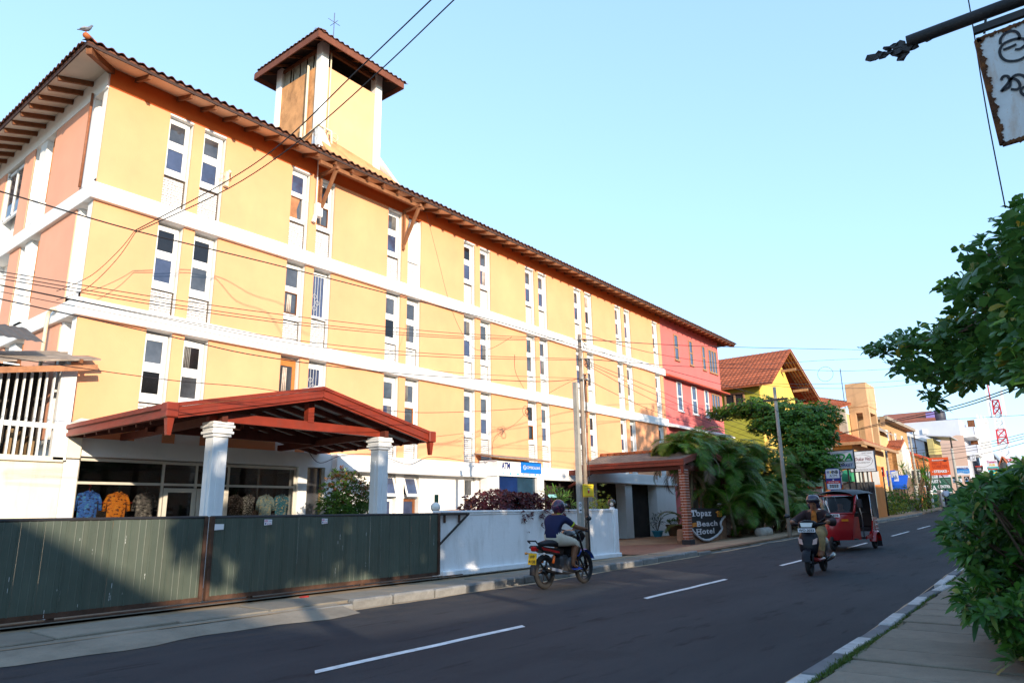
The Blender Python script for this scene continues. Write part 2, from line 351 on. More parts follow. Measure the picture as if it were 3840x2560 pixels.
# litter
m_lit = M('crumpled white plastic', (.6, .62, .68), .5, .2, 20); m_red = M('red paint', (.26, .02, .015), .5)
def litter(p, s, mat, label):
    mb = MB(); vs_ = [(random.uniform(-s, s), random.uniform(-s, s) * .6, random.uniform(0, s * .5)) for _ in range(9)]
    bm = bmesh.new(); [bm.verts.new(v) for v in vs_]; bmesh.ops.convex_hull(bm, input=bm.verts[:]); bm.verts.index_update()
    live = [v for v in bm.verts if v.link_faces]; idx = {v: i for i, v in enumerate(live)}
    mb.add([v.co + Vector(p) for v in live], [[idx[v] for v in f.verts] for f in bm.faces]); bm.free(); tag(mb.build('litter', mat), label, 'litter')
litter((P(1725, 2220, Z=.02)), .10, m_lit, 'crumpled white plastic bag lying at the far kerb')
litter((P(1140, 2243, Z=.11)), .09, m_red, 'scrap of red plastic on the far pavement by the gate')
litter((P(142, 2326, Z=.09)), .09, m_lit, 'flattened white bottle lying under the left end of the gate')
# ================================================================ the yellow hotel
m_yel = M('yellow wall paint', (.79, .365, .185), .85, .08, .5, .2, 20, streak=.38, dirt=(.68, .30, .17), dscale=(1.5, 1.5, .35))
m_salm = M('salmon flank colour', (.76, .37, .24), .85, .06, .6, .15, 25, streak=.15, dirt=(.5, .28, .18), dscale=(1.5, 1.5, .3))  # salmon base colour, used on the flank panels only
m_orng = M('frieze yellow shaded to orange', (.58, .12, .022), .85, .08, 1.2, .1, 25)  # yellow paint under the eaves, its shade put in as orange
m_whi = M('white wall paint', (.82, .81, .79), .8, .04, 1.0, .12, 30, streak=.16, dirt=(.50, .47, .42), dscale=(2.5, 2.5, .4))
m_frame = M('white window paint', (.78, .78, .77), .6, .04, 3, streak=.1, dirt=(.4, .37, .32), dscale=(8, 8, 1))
m_brick = M('white painted brick', (.74, .73, .71), .85, .05, 4, .4, 40, streak=.2, dirt=(.5, .42, .36), dscale=(4, 4, 4))
m_mort = M('dark brick mortar', (.10, .075, .06), .95, .1, 6)  # dark mortar showing in the joints between the white bricks
m_glass = M('dark window glass', (.060, .064, .075), .04, .5, 1.6, spec=.9)  # base lifted to stand for sky reflection and the room behind
m_glass2 = M('glass with blue sky reflection', (.05, .065, .125), .05, .35, 2.0, spec=.8)  # blue reflection of the sky put into the base colour
m_glassk = M('black open pane', (.012, .012, .014), .06, .4, 1.5, spec=.5)
m_wood = M('brown stained wood', (.19, .070, .028), .7, .25, 6, .3, 30, streak=.3, dirt=(.08, .04, .02), dscale=(8, 8, 3))
m_orgw = M('orange varnished wood', (.50, .17, .04), .6, .15, 6, .2, 30, streak=.3, dirt=(.25, .1, .03), dscale=(8, 8, 3))
m_ply = M('weathered plywood', (.40, .18, .09), .9, .25, 4, .3, 20, streak=.5, dirt=(.15, .08, .05), dscale=(6, 6, 1))
m_soff = M('cream soffit board', (.70, .46, .30), .85, .06, 2)
m_soffw = M('white soffit board', (.62, .54, .45), .85, .06, 2)
m_tile = M('weathered roof tile', (.115, .045, .028), .9, .35, 5, .4, 25, streak=.4, dirt=(.04, .03, .025), dscale=(3, 3, 3), rnd=.25)
m_tiler = M('orange clay tile', (.42, .12, .04), .85, .25, 5, .4, 25, streak=.3, dirt=(.15, .07, .04), dscale=(3, 3, 3), rnd=.2)
m_cur = M('pale curtain', (.55, .45, .38), .9, .2, 8)
m_cur2 = M('grey curtain', (.20, .19, .18), .9, .2, 8)
m_pipe = M('rusty brown pipe', (.26, .10, .05), .6, .25, 8)
m_pvc = M('cream plastic pipe', (.72, .62, .45), .5, .08, 4, streak=.3, dirt=(.3, .25, .18), dscale=(5, 5, 1))

HX, HY = 6.24, 18.0
hotel = thing('hotel_building', 'long yellow four-storey hotel with white bands and paired tall windows', 'building', (HX, HY, 0))
WX = [7.85, 11.8, 15.87, 19.97, 24.1, 28.12, 32.15]
REC = []
for x in WX: REC += [(x, x + .68), (x + 1.0, x + 1.68)]
REC.append((36.5, 37.18)); XE = 37.55
SEG = []; a = HX
for r0, r1 in REC: SEG.append((a, r0)); a = r1
SEG.append((a, XE))
FL = [(3.28, 6.15), (6.58, 9.15), (9.58, 12.34)]
core = MB(); core.box(HX + .28, XE, 18.30, 30, 2.84, 12.9); core.box(13.72, XE, 18.302, 30, .1, 2.838); core.box(HX + .28, 13.71, 22.0, 30, .1, 2.838)
for z0, z1 in FL:
    for s0, s1 in SEG: core.box(s0 + .002, s1 - .002, 18.03, 18.32, z0 - .1, z1 + .05)
core.build('wall', m_whi, hotel)
for z0, z1 in FL:
    for s0, s1 in SEG:
        mb = MB(); mb.box(s0 + .001, s1 - .001, 18.0, 18.045, z0, z1); mb.build('wall_panel', m_yel, hotel)
fr = MB(); fr.box(HX, XE, 17.975, 18.2, 12.34, 12.92); fr.build('frieze', m_orng, hotel)
for z0, z1 in ((6.15, 6.58), (9.15, 9.58)):
    mb = MB(); mb.bbox(HX - .13, XE + .05, 17.86, 18.4, z0, z1, .012); mb.bbox(HX - .13, HX + .3, 18.405, 30, z0 + .002, z1 - .002, .012); mb.build('floor_band', m_whi, hotel)
mb = MB(); mb.bbox(13.75, 37.6, 17.62, 18.3, 2.83, 3.28, .012); mb.bbox(13.7, 37.6, 17.58, 18.0, 2.76, 2.832, .01); mb.build('floor_band', m_whi, hotel)

def window(parent, x0, x1, z0, z1, panes, Y=18.15, fm=None, gm=None, px=(.09, .11), name='window'):
    """panes: (bottom, top) heights; the frame is boards round each pane"""
    fm = fm or m_frame; mb = MB(); a, b = x0 + px[0], x1 - px[1]
    mb.box(x0, a, Y, Y + .05, z0, z1); mb.box(b, x1, Y, Y + .05, z0, z1)
    zs = [z0] + [q for p_ in sorted(panes) for q in p_] + [z1]
    for i in range(0, len(zs), 2): mb.box(a, b, Y + .002, Y + .048, zs[i], zs[i + 1])
    mb.box(x0, x1 + .02, Y - .025, Y + .03, z0 - .03, z0)
    o = mb.build(name, fm, parent)
    for k_, (p0, p1) in enumerate(panes):
        q = MB(); q.box(a, b, Y + .022, Y + .03, p0, p1); q.build('pane', gm or (m_glass2 if (k_ == 0 and random.random() < .55) else m_glass if random.random() < .7 else m_glassk), o)
    return o
def bricks_joined(x0, x1, z0, z1, Y):
    mb = MB(); n = int((z1 - z0) / .075); w3 = (x1 - x0) / 3
    for i in range(n):
        z = z0 + i * .075; off = 0 if i % 2 else -w3 / 2
        for j in range(4):
            a = max(x0, x0 + off + j * w3); b = min(x1, x0 + off + (j + 1) * w3)
            if b - a > .03: mb.box(a + .008, b - .008, Y + random.uniform(-.004, .004), Y + .05, z + .009, z + .066)
    return mb
src_brick = None
def bricks_single(parent, x0, x1, z0, z1, Y):
    global src_brick
    n = int((z1 - z0) / .075); w3 = (x1 - x0) / 3
    for i in range(n):
        z = z0 + i * .075; off = 0 if i % 2 else -w3 / 2
        for j in range(4):
            a = max(x0, x0 + off + j * w3); b = min(x1, x0 + off + (j + 1) * w3)
            if b - a < .03: continue
            if src_brick is None:
                q = MB(); q.box(0, 1, 0, .05, .004, .061); src_brick = q.build('brick', m_brick, parent); src_brick.data.transform(Matrix.Translation(ORG[parent])); o = src_brick
            else: o = src_brick.copy(); COL.objects.link(o); o.parent = parent
            o.location = Vector((a + .005, Y + random.uniform(-.004, .003), z + .005)) - ORG[parent]; o.scale = (b - a - .016, 1, 1)
PZ = {2: [(10.75, 11.35), (11.59, 12.12)], 1: [(7.52, 8.15), (8.37, 8.94)], 0: [(4.52, 5.08), (5.32, 5.90)]}
SILL = {2: 10.58, 1: 7.32, 0: 4.32}; TOP = {2: 12.27, 1: 9.06, 0: 6.06}
random.seed(11)
for ri, (r0, r1) in enumerate(REC):
    for f in (2, 1, 0):
        z0 = FL[f][0]; x1 = r1 - .05; fm = None; gm = None; panes = PZ[f]; sill = SILL[f]; top = TOP[f]; extra = None
        if (ri, f) in ((3, 2), (2, 1), (5, 0)): fm = None
        if (ri, f) in ((2, 0),): fm = m_orgw; panes = [(5.05, 5.85)]; sill = 4.95
        if (ri, f) in ((3, 1),): panes = [(7.62, 8.95)]; sill = 7.55
        if (ri, f) in ((3, 0),): panes = [(4.9, 5.9)]; sill = 4.8
        if (ri, f) == (5, 2):                                   # blocked-up window
            q = MB(); q.box(r0 + .003, r1 - .003, 18.15, 18.3, 10.6, 12.3); q.build('infill_panel', m_whi, hotel); bricks_joined(r0 + .01, x1, z0, 10.58, 18.17).build('brick_infill', m_brick, hotel)['kind'] = 'stuff'; continue
        if (ri, f) == (2, 2): panes = [(11.55, 12.12)]; sill = 11.42
        wo = window(hotel, r0 + .004, x1, sill, top, panes, fm=fm, gm=gm)
        if (ri, f) == (2, 2):                                   # lower sash gone, boarded with splintered plywood
            q = MB(); q.prism([(r0 + .05, 18.2, 10.68), (r0 + .40, 18.2, 10.66), (r0 + .36, 18.2, 11.0), (r0 + .47, 18.2, 11.4), (r0 + .05, 18.2, 11.42)], (0, .02, 0)); q.build('boarding', m_ply, hotel)
            q = MB(); q.box(r0 + .05, r0 + .53, 18.23, 18.24, 10.66, 11.42); q.build('pane', m_glass, hotel)
            q = MB(); q.box(r0 + .004, r0 + .05, 18.15, 18.2, 10.58, 11.42); q.box(r0 + .53, x1, 18.15, 18.2, 10.58, 11.42); q.box(r0 + .004, x1, 18.14, 18.2, 10.55, 10.66); q.build('window_frame', m_frame, hotel); sill = 10.58
        if (ri, f) in ((3, 2), (2, 1), (5, 0), (8, 0)):                  # one brown sash
            p0, p1 = panes[0]; q = MB(); a, b = r0 + .07, x1 - .09
            for (u0, u1, v0, v1) in ((a, a + .03, p0 - .03, p1 + .03), (b - .03, b, p0 - .03, p1 + .03), (a, b, p0 - .03, p0), (a, b, p1, p1 + .03)): q.box(u0, u1, 18.135, 18.165, v0, v1)
            q.build('sash', m_orgw if f == 0 else m_wood, wo)
        if (ri, f) in ((2, 1), (2, 0)):                                   # drawn curtain seen through the glass
            q = MB(); p0, p1 = panes[0]
            for k in range(3): q.tube([(r0 + .2 + k * .06, 18.168, p0 + .02), (r0 + .22 + k * .05, 18.168, p1 - .05)], .022, 6)
            q.build('curtain', m_cur, wo)
        if (ri, f) in ((3, 1), (3, 0)):                                   # iron grille
            q = MB(); p0, p1 = panes[0]
            for k in range(1, 4): q.obox((r0 + .09 + k * .105, 18.16, p0), (r0 + .09 + k * .105, 18.16, p1), .008, .008)
            for k in range(3): q.ring((r0 + .2 + .1 * (k % 2), 18.16, p0 + .25 + k * .2), .07, .005, 'y', 14, 4)
            q.build('grille', m_frame, wo)
        if random.random() < .38 and (ri, f) not in ((2, 1), (2, 0), (2, 2), (3, 1), (3, 0)):        # a drawn curtain behind part of a pane
            p0, p1 = random.choice(panes); u0 = r0 + .10 + random.choice((0, .2)); q = MB()
            for k in range(4): q.tube([(u0 + .03 + k * .045, 18.169, p0 + .012), (u0 + .035 + k * .045, 18.169, p1 - .012)], .015, 5)
            q.build('curtain', random.choice((m_cur, m_cur2)), wo)
        if ri < 2: bricks_single(hotel, r0 + .01, x1, z0 + .005, sill - .03, 18.17)
        else: bricks_joined(r0 + .01, x1, z0 + .005, sill - .03, 18.17).build('brick_infill', m_brick, hotel)['kind'] = 'stuff'
        q = MB(); q.box(r0 + .002, r1 - .002, 18.20, 18.29, z0, sill - .02); q.build('brick_backing', m_mort, hotel)
        if f == 2: q = MB(); q.box(r0 + .003, r1 - .003, 18.01, 18.25, 12.28, 12.343); q.build('lintel', m_whi, hotel)
# panes pushed open on the third storey
# ground floor: white wall with pairs of windows right of the shop, piers, dark openings
gf = MB(); gx = [13.75, 15.87, 16.55, 16.87, 17.55, 19.97, 20.62, 20.97, 21.62, 22.3]
for a, b in ((13.75, 15.87), (16.53, 16.87), (17.6, 19.97), (20.62, 20.97), (21.62, 23.9)): gf.box(a, b, 17.98, 18.31, .1, 2.80)
for a, b in ((15.87, 16.53), (16.87, 17.6), (19.97, 20.62), (20.97, 21.62)): gf.box(a, b, 17.985, 18.31, .1, .9)
gf.build('ground_floor_wall', m_whi, hotel)
for a, b, br in ((15.88, 16.5, 0), (16.88, 17.55, 1), (19.98, 20.6, 1), (20.98, 21.6, 0)):
    window(hotel, a, b, 2.0, 2.74, [(2.1, 2.64)], Y=18.12 if br == 0 else 18.08); window(hotel, a, b, .95, 1.94, [(1.02, 1.86)], Y=18.12, fm=m_wood if br else m_frame)
for a, b in ((15.9, 16.48), (16.9, 17.5)):                       # top-hung sash tilted outwards
    q = MB(); y0, y1, z1, z0 = 18.06, 17.83, 2.70, 2.02
    for u0, u1 in ((a, a + .07), (b - .07, b)): q.prism([(u0, y0, z1), (u1, y0, z1), (u1, y1, z0), (u0, y1, z0)], (0, .03, .01))
    q.prism([(a, y0, z1), (b, y0, z1), (b, y0 - .02, z1 - .07), (a, y0 - .02, z1 - .07)], (0, .03, .01)); q.prism([(a, y1 + .03, z0 + .09), (b, y1 + .03, z0 + .09), (b, y1, z0), (a, y1, z0)], (0, .03, .01))
    so_ = q.build('tilted_sash', m_frame, hotel); q = MB(); q.prism([(a + .06, y0 - .005, z1 - .06), (b - .06, y0 - .005, z1 - .06), (b - .06, y1 + .045, z0 + .07), (a + .06, y1 + .045, z0 + .07)], (0, .006, .002)); q.build('pane', m_glass2, so_)
# right of the bank machine: piers and dark openings of the lobby
for a, b in ((23.9, 24.3), (28.55, 29.05), (31.75, 32.45), (35.2, 37.5)): q = MB(); q.box(a, b, 17.72, 18.25, .1, 2.83); q.build('lobby_pier', m_whi, hotel)
m_dark = M('dark brown with interior shade', (.035, .028, .024), .8, .3, 2)  # near-black base carries the shade of the lobby and shop inside
q = MB(); q.box(23.9, 37.5, 18.29, 18.298, .1, 2.9); q.build('lobby_dark_sheet', m_dark, hotel)  # dark sheet stands for the shade in the openings
q = MB()
for x in (25.2, 26.3, 27.4): q.box(x - .025, x + .025, 17.95, 18.0, .9, 2.83)
q.box(24.3, 28.5, 17.95, 18.0, 1.62, 1.68); q.build('opening_mullion', m_dark, hotel)
m_slat = M('tan timber slats', (.26, .17, .09), .8, .2, 5)
for k in range(24):
    q = MB(); x = 24.4 + k * .17; q.box(x, x + .09, 17.90, 17.93, .3, 1.3); q.build('slat', m_slat, hotel)
# ---- left flank (faces the shed side)
fk = MB()
for z0, z1 in FL:
    for y0, y1 in ((18.05, 18.16), (18.8, 21.35), (22.1, 22.6), (22.95, 23.8), (25.3, 27.9), (28.6, 30)): fk.box(HX - .001, HX + .3, y0, y1, z0 - .1, z1 + .6)
fk.build('flank_wall', m_whi, hotel)
for z0, z1 in FL:
    for y0, y1 in ((18.96, 21.35), (22.95, 23.8), (25.4, 27.8)):
        q = MB(); q.box(HX - .03, HX + .01, y0, y1, z0, z1 + (.25 if z0 > 9 else 0)); q.build('wall_panel', m_salm, hotel, 'salmon coloured wall panel on the flank')
    for y0, y1 in ((18.2, 18.5), (21.4, 21.75)):
        q = MB(); q.box(HX + .06, HX + .11, y0, y0 + .06, z0 + .7, z1 - .1); q.box(HX + .06, HX + .11, y1 - .05, y1, z0 + .7, z1 - .1); q.box(HX + .06, HX + .11, y0, y1, z0 + .65, z0 + .75); q.box(HX + .06, HX + .11, y0, y1, z0 + 1.5, z0 + 1.58); o = q.build('window', m_orgw, hotel)
        q = MB(); q.box(HX + .08, HX + .09, y0 + .05, y1 - .05, z0 + .7, z1 - .1); q.build('pane', m_glass, o)
q = MB(); q.box(HX - .05, HX + .2, 18.02, 30, 12.30, 12.9); q.build('flank_beam', m_whi, hotel)
q = MB()
for y0, y1, z0, z1 in ((23.85, 23.95, 10.6, 12.2), (25.2, 25.3, 10.6, 12.2), (24.5, 24.58, 10.6, 12.2), (23.85, 25.3, 10.55, 10.65), (23.85, 25.3, 12.1, 12.2)): q.box(HX + .02, HX + .08, y0, y1, z0, z1)
o = q.build('window', m_frame, hotel); q = MB(); q.box(HX + .05, HX + .06, 23.9, 25.25, 10.6, 12.15); q.build('pane', m_glass, o)
q = MB(); q.tube([(HX - .10, 18.78, 12.4), (HX - .10, 18.78, 9.7)], .035, 8); q.build('rain_pipe', m_pipe, hotel)
q = MB(); q.tube([(HX - .22, 19.3, 3.6), (HX - .22, 19.3, 6.3), (HX - .22, 19.25, 6.42), (HX - .22, 19.1, 6.47), (HX - .22, 18.9, 6.45)], .045, 8); q.build('cable_conduit', m_pvc, hotel)
# ---- eaves
OV = .9; ZT = 12.50; PIT = .30
XR = 47.35
def rise(d): return d * PIT
q = MB()   # soffit boards of the street side and of the flank
q.prism([(HX - OV, HY - OV, ZT + .11), (XR, HY - OV, ZT + .11), (XR, HY, ZT + .11 + rise(OV)), (HX, HY, ZT + .11 + rise(OV))], (0, 0, .03)); q.build('soffit', m_soff, hotel)
q = MB(); q.prism([(HX - OV, HY - OV, ZT + .11), (HX, HY, ZT + .11 + rise(OV)), (HX, 30, ZT + .11 + rise(OV)), (HX - OV, 30, ZT + .11)], (0, 0, .03)); q.build('soffit', m_soffw, hotel)
q = MB(); q.box(HX, XE + 9, 18.0, 18.15, 12.9, 13.2); q.build('wall_plate', m_orng, hotel)
src_r = None
def rafter(p0, p1):
    q = MB(); q.obox(p0, p1, .075, .13); return q.build('rafter', m_wood, hotel)
x = 6.85
first = True
while x < XR:
    rafter((x, HY - OV + .02, ZT + .055), (x, HY + .05, ZT + .055 + rise(OV + .05))); x += .69 if x > 7 else 1.13
y = 19.0
while y < 30: rafter((HX - OV + .02, y, ZT + .055), (HX + .05, y, ZT + .055 + rise(OV))); y += .66
q = MB(); q.obox((HX - OV + .05, HY - OV + .05, ZT + .04), (HX + .02, HY + .02, ZT + .04 + rise(OV)), .14, .2); q.build('hip_rafter', m_wood, hotel)
m_fasc = M('fascia with tile shadow', (.06, .035, .03), .8)  # dark colour carries the tile edge and the shadow below it
q = MB(); q.box(HX - OV - .03, XR + .05, HY - OV - .035, HY - OV - .002, ZT + .10, ZT + .17); q.box(HX - OV - .035, HX - OV - .002, HY - OV, 30, ZT + .101, ZT + .171); q.build('fascia', m_fasc, hotel)
rf = MB(); e = OV + .04; ry = 24.0; rz = ZT + .17 + rise(ry - HY + e); t = (0, 0, .05)
rf.prism([(HX - e, HY - e, ZT + .17), (XR + .05, HY - e, ZT + .17), (XR - 5, ry, rz), (HX + 6, ry, rz)], t); rf.prism([(HX - e, HY - e, ZT + .17), (HX + 6, ry, rz), (HX - e, 30.9, ZT + .17)], t)
rf.prism([(HX - e, 30.9, ZT + .17), (HX + 6, ry, rz), (XR - 5, ry, rz), (XR + .05, 30.9, ZT + .17)], t); rf.prism([(XR + .05, HY - e, ZT + .17), (XR + .05, 30.9, ZT + .17), (XR - 5, ry, rz)], t)
roof = rf.build('roof', m_tile, hotel)
def tile_mesh():
    q = MB(); n = 8; w, l = .255, .40; top = []; bot = []
    for iy in (0, 1):
        for i in range(n + 1):
            u = i / n; z = .035 * math.sin(u * 2 * math.pi) + .02
            top.append((u * w, iy * l, z + .018 + iy * .12)); bot.append((u * w, iy * l, z + iy * .12))
    k = n + 1; v = top + bot; K = 2 * k
    fs = [(i, i + 1, k + i + 1, k + i) for i in range(n)] + [(K + i, K + k + i, K + k + i + 1, K + i + 1) for i in range(n)] + [(i, K + i, K + i + 1, i + 1) for i in range(n)] + [(0, k, K + k, K), (n, K + n, K + k + n, k + n)]
    q.add(v, fs, False); return q
st = tile_mesh().build('roof_tile', m_tile, roof); st.data.transform(Matrix.Translation(ORG[roof])); random.seed(2)
n = 0; x = HX - e - .02
while x < XR:
    o = st if n == 0 else inst(st, (0, 0, 0), roof); o.location = Vector((x, HY - e - .07, ZT + .205 + random.uniform(-.008, .008))) - ORG[roof]; o.rotation_euler = (random.uniform(-.02, .02), random.uniform(-.02, .02), random.uniform(-.03, .03)); x += .25; n += 1
y = HY - e + .2
while y < 30:
    o = inst(st, (0, 0, 0), roof, (0, 0, -math.pi / 2 + random.uniform(-.03, .03))); o.location = Vector((HX - e - .07, y + .25, ZT + .205 + random.uniform(-.008, .008))) - ORG[roof]; y += .25
tr_ = MB(); c0 = Vector((HX - e - .08, HY - e - .08, ZT + .30)); d = Vector((1, 1, .28)).normalized()
for k in range(4): tr_.lathe((0, 0, 0), [(.01, 0)], 3); tr_ = MB()
for k in range(3):
    q = MB(); b0 = c0 + d * (k * .30); q.tube([b0 - Vector((0, 0, .03)), b0 + d * .30 + Vector((0, 0, .0))], [.075, .055], 8); q.build('hip_tile', m_tiler, roof)
# long beam and two brackets under the eaves, left from a removed awning
m_brk = M('old bracket timber', (.24, .10, .045), .85, .25, 5, .3, streak=.4, dirt=(.35, .2, .12), dscale=(7, 7, 3))
b0 = P(1199, 609, Y=17.35); b1 = P(1565, 772, Y=17.35); zz = (b0.z + b1.z) / 2
q = MB(); q.obox((b0.x, 17.35, zz), (b1.x + .3, 17.35, zz), .12, .13); beam = q.build('awning_beam', m_brk, hotel)
for bx in (b0.x + .5, b1.x - .1):
    q = MB(); q.obox((bx, 17.05, zz - .09), (bx, 18.0, zz - .07), .1, .1); q.obox((bx, 17.15, zz - .15), (bx, 17.95, zz - 1.45), .09, .1); q.obox((bx, 17.93, zz - .1), (bx, 17.93, zz - 1.6), .1, .07); q.build('awning_bracket', m_brk, hotel)
# small fittings on the front
p = P(1197, 788, Y=17.85); q = MB(); q.bbox(p.x - .12, p.x + .12, 17.80, 17.99, p.z - .23, p.z + .23, .02); q.obox((p.x - .1, 17.9, p.z + .2), (p.x - .1, 17.9, p.z + 2.3), .03, .03); q.obox((p.x - .1, 17.9, p.z - .2), (p.x - .16, 17.9, p.z - .45), .1, .1)
tag(q.build('antenna_box', m_frame), 'small white box with a thin rod on the top storey between two windows', 'antenna')
p = P(850, 669, Y=17.9); q = MB(); q.box(p.x - .05, p.x + .05, 17.86, 17.99, p.z - .25, p.z + .2); q.ring((p.x - .15, 17.9, p.z - .02), .12, .012, 'y', 14, 5); q.ring((p.x + .05, 17.9, p.z + .1), .1, .012, 'y', 14, 5); q.ball((p.x + .06, 17.88, p.z + .22), .06, 8)
tag(q.build('cable_bracket', m_pvc), 'cable bracket with coiled wire on the top storey right of the first windows', 'bracket')
# ================================================================ tower on the roof
tw = thing('rooftop_tower', 'square yellow rooftop tower with white corner posts and hipped tile roof', 'tower', (14.05, 20, 13))
m_stain = M('stained tower plaster', (.62, .31, .13), .9, .18, 2.2, .4, 20, streak=1.0, dirt=(.16, .08, .04), dscale=(1.8, 1.8, 1.2), speck=.5)
m_yel2 = M('pale yellow tower paint', (.80, .44, .24), .85, .06, .8, .2, 20, streak=.15, dirt=(.55, .36, .16), dscale=(2, 2, .4))
x0, x1, y0, y1 = 14.05, 17.1, 20.0, 23.0
q = MB(); q.box(x0 + .12, x1 - .12, y0 + .06, y0 + .3, 12.5, 18.3); q.build('front_wall', m_yel2, tw)
q = MB(); q.box(x0 + .06, x0 + .3, y0 + .301, y1 - .1, 12.5, 18.3); q.build('flank_wall', m_stain, tw)
q = MB(); q.box(x1 - .3, x1 - .06, y0 + .301, y1 - .1, 12.5, 18.3); q.box(x0 + .31, x1 - .31, y1 - .3, y1 - .06, 12.5, 18.3); q.build('rear_wall', m_yel2, tw)
for a, b in ((x0, y0), (x1 - .34, y0), (x0, y1 - .34), (x1 - .34, y1 - .34)):
    q = MB(); q.bbox(a, a + .34, b, b + .34, 12.5, 19.25, .015); q.build('corner_post', m_whi, tw)
# flared foot running down onto the tiles
q = MB(); q.prism([(x0 - .05, y0 + .02, 15.35), (x1 + .02, y0 + .02, 15.0), (x1 + .5, y0 - .8, 14.2), (x0 - .1, y0 - .8, 14.2)], (0, .15, -.1)); q.build('flared_foot', m_stain, tw)
q = MB(); q.prism([(x1, y0 + .04, 15.6), (x1, y0 + .3, 15.6), (x1 + .75, y0 + .3, 14.2), (x1 + .75, y0 - .6, 14.2)], (-.2, 0, 0)); q.build('flared_foot', m_whi, tw)
q = MB(); q.prism([(x0 - .3, y0 - .5, 14.5), (x0 + .35, y0 - .5, 14.5), (x0 + .25, y0, 15.6), (x0, y0, 15.75)], (0, .2, 0)); q.build('flared_foot', M('mouldy white plaster', (.62, .6, .56), .9, .2, 3, .3, streak=1.0, dirt=(.06, .06, .06), dscale=(2.5, 2.5, 2)), tw)
# slatted ventilation on the flank
m_vs = M('grey timber slat', (.34, .31, .24), .9, .25, 6, .3, streak=.4, dirt=(.08, .07, .06), dscale=(8, 8, 1))
random.seed(4); y = y0 + .36
while y < y1 - .4:
    if random.random() < .86:
        q = MB(); t = random.uniform(-.02, .02); q.obox((x0 + .1, y, 18.28), (x0 + .1, y + t, 18.95), .02, .075, (0, 1, 0)); q.build('slat', m_vs, tw)
    y += .088
q = MB(); q.box(x0 + .36, x1 - .36, y0 + 1.0, y0 + 1.1, 18.0, 19.4); q.build('dark_inner_sheet', M('dark tower inside', (.03, .025, .02), .9), tw)  # dark sheet stands in for the shaded void in the tower
q = MB(); q.obox((x0 + .3, y0 + .12, 19.05), (x1 - .3, y0 + .12, 19.05), .12, .14); q.obox((x0 + .12, y0 + .3, 19.05), (x0 + .12, y1 - .3, 19.05), .12, .14); q.build('top_beam', m_wood, tw)
# pipes
for a, r, z0, z1 in (((x0 - .05, y0 + .75), .05, 14.2, 18.45), ((x0 - .06, y0 + .95), .06, 14.2, 15.9), ((x0 + .42, y0 - .03), .03, 14.6, 18.9)):
    q = MB(); q.tube([(*a, z0), (*a, z1)], r, 8); q.build('pipe', m_pvc, tw)
q = MB(); q.tube([(x0 - .1, y0 + .7, 15.25), (x0 - .05, y0 - .1, 15.55), (x0 + .5, y0 - .15, 15.5), (x0 + .55, y0 - .15, 14.6)], .05, 8); q.ring((x0 + .68, y0 - .15, 15.35), .14, .015, 'y', 16, 5); q.build('pipe', m_pvc, tw)
# hipped roof with boarded fascia
ov = .62; zf = 18.78; a0, a1, b0_, b1_ = x0 - ov, x1 + ov, y0 - ov, y1 + ov; cx, cy = (a0 + a1) / 2, (b0_ + b1_) / 2
ap = (cx, cy, zf + .2 + 1.25); t = (0, 0, .05); q = MB(); c = [(a0, b0_, zf + .24), (a1, b0_, zf + .24), (a1, b1_, zf + .24), (a0, b1_, zf + .24)]
for i in range(4): q.prism([c[i], c[(i + 1) % 4], ap], t)
troof = q.build('roof', m_tile, tw)
m_under = M('shade-dark roof boarding', (.045, .03, .025), .9)  # wood darkened in its colour for the shade under the roof
q = MB(); c = [(a0 + .03, b0_ + .03, zf + .18), (a1 - .03, b0_ + .03, zf + .18), (a1 - .03, b1_ - .03, zf + .18), (a0 + .03, b1_ - .03, zf + .18)]; ap2 = (cx, cy, ap[2] - .07)
for i in range(4): q.prism([c[i], c[(i + 1) % 4], ap2], (0, 0, .03))
q.build('roof_lining', m_under, tw)
for k in range(5):
    u = (k + .5) / 5; q = MB(); xx = a0 + (a1 - a0) * u; q.obox((xx, b0_ + .05, zf + .12), (xx, y0 + .2, zf + .12 + .8 * .5), .06, .09); q.build('rafter', m_wood, tw); q = MB(); yy = b0_ + (b1_ - b0_) * u; q.obox((a0 + .05, yy, zf + .12), (x0 + .2, yy, zf + .12 + .8 * .5), .06, .09); q.build('rafter', m_wood, tw)
for s0, s1 in (((a0, b0_), (a1, b0_)), ((a0, b0_), (a0, b1_)), ((a1, b0_), (a1, b1_)), ((a0, b1_), (a1, b1_))):
    q = MB(); q.obox((*s0, zf + .1), (*s1, zf + .1), .045, .26); q.build('fascia_board', M('red brown fascia', (.17, .055, .03), .75, .2, 5, streak=.3, dirt=(.3, .15, .08), dscale=(6, 6, 3)), tw)
x = a0
while x < a1: o = inst(st, (0, 0, 0), troof); o.location = Vector((x, b0_ - .05, zf + .26)) - ORG[troof]; o.rotation_euler = (.2, 0, random.uniform(-.05, .05)); x += .25
y = b0_ + .25
while y < b1_: o = inst(st, (0, 0, 0), troof); o.location = Vector((a0 - .05, y, zf + .26)) - ORG[troof]; o.rotation_euler = (0, -.2, -math.pi / 2); y += .25
q = MB(); ax = cx + .05; q.tube([(ax, cy, ap[2] - .3), (ax, cy, ap[2] + 2.0)], .018, 6); q.tube([(ax - .3, cy, ap[2] + 1.55), (ax + .3, cy, ap[2] + 1.55)], .012, 6)
q.tube([(ax, cy - .25, ap[2] + 1.5), (ax, cy + .25, ap[2] + 1.5)], .012, 6); tag(q.build('lightning_rod', M('grey metal rod', (.12, .13, .2), .5)), 'thin lightning rod with a cross on top of the tower roof', 'antenna')
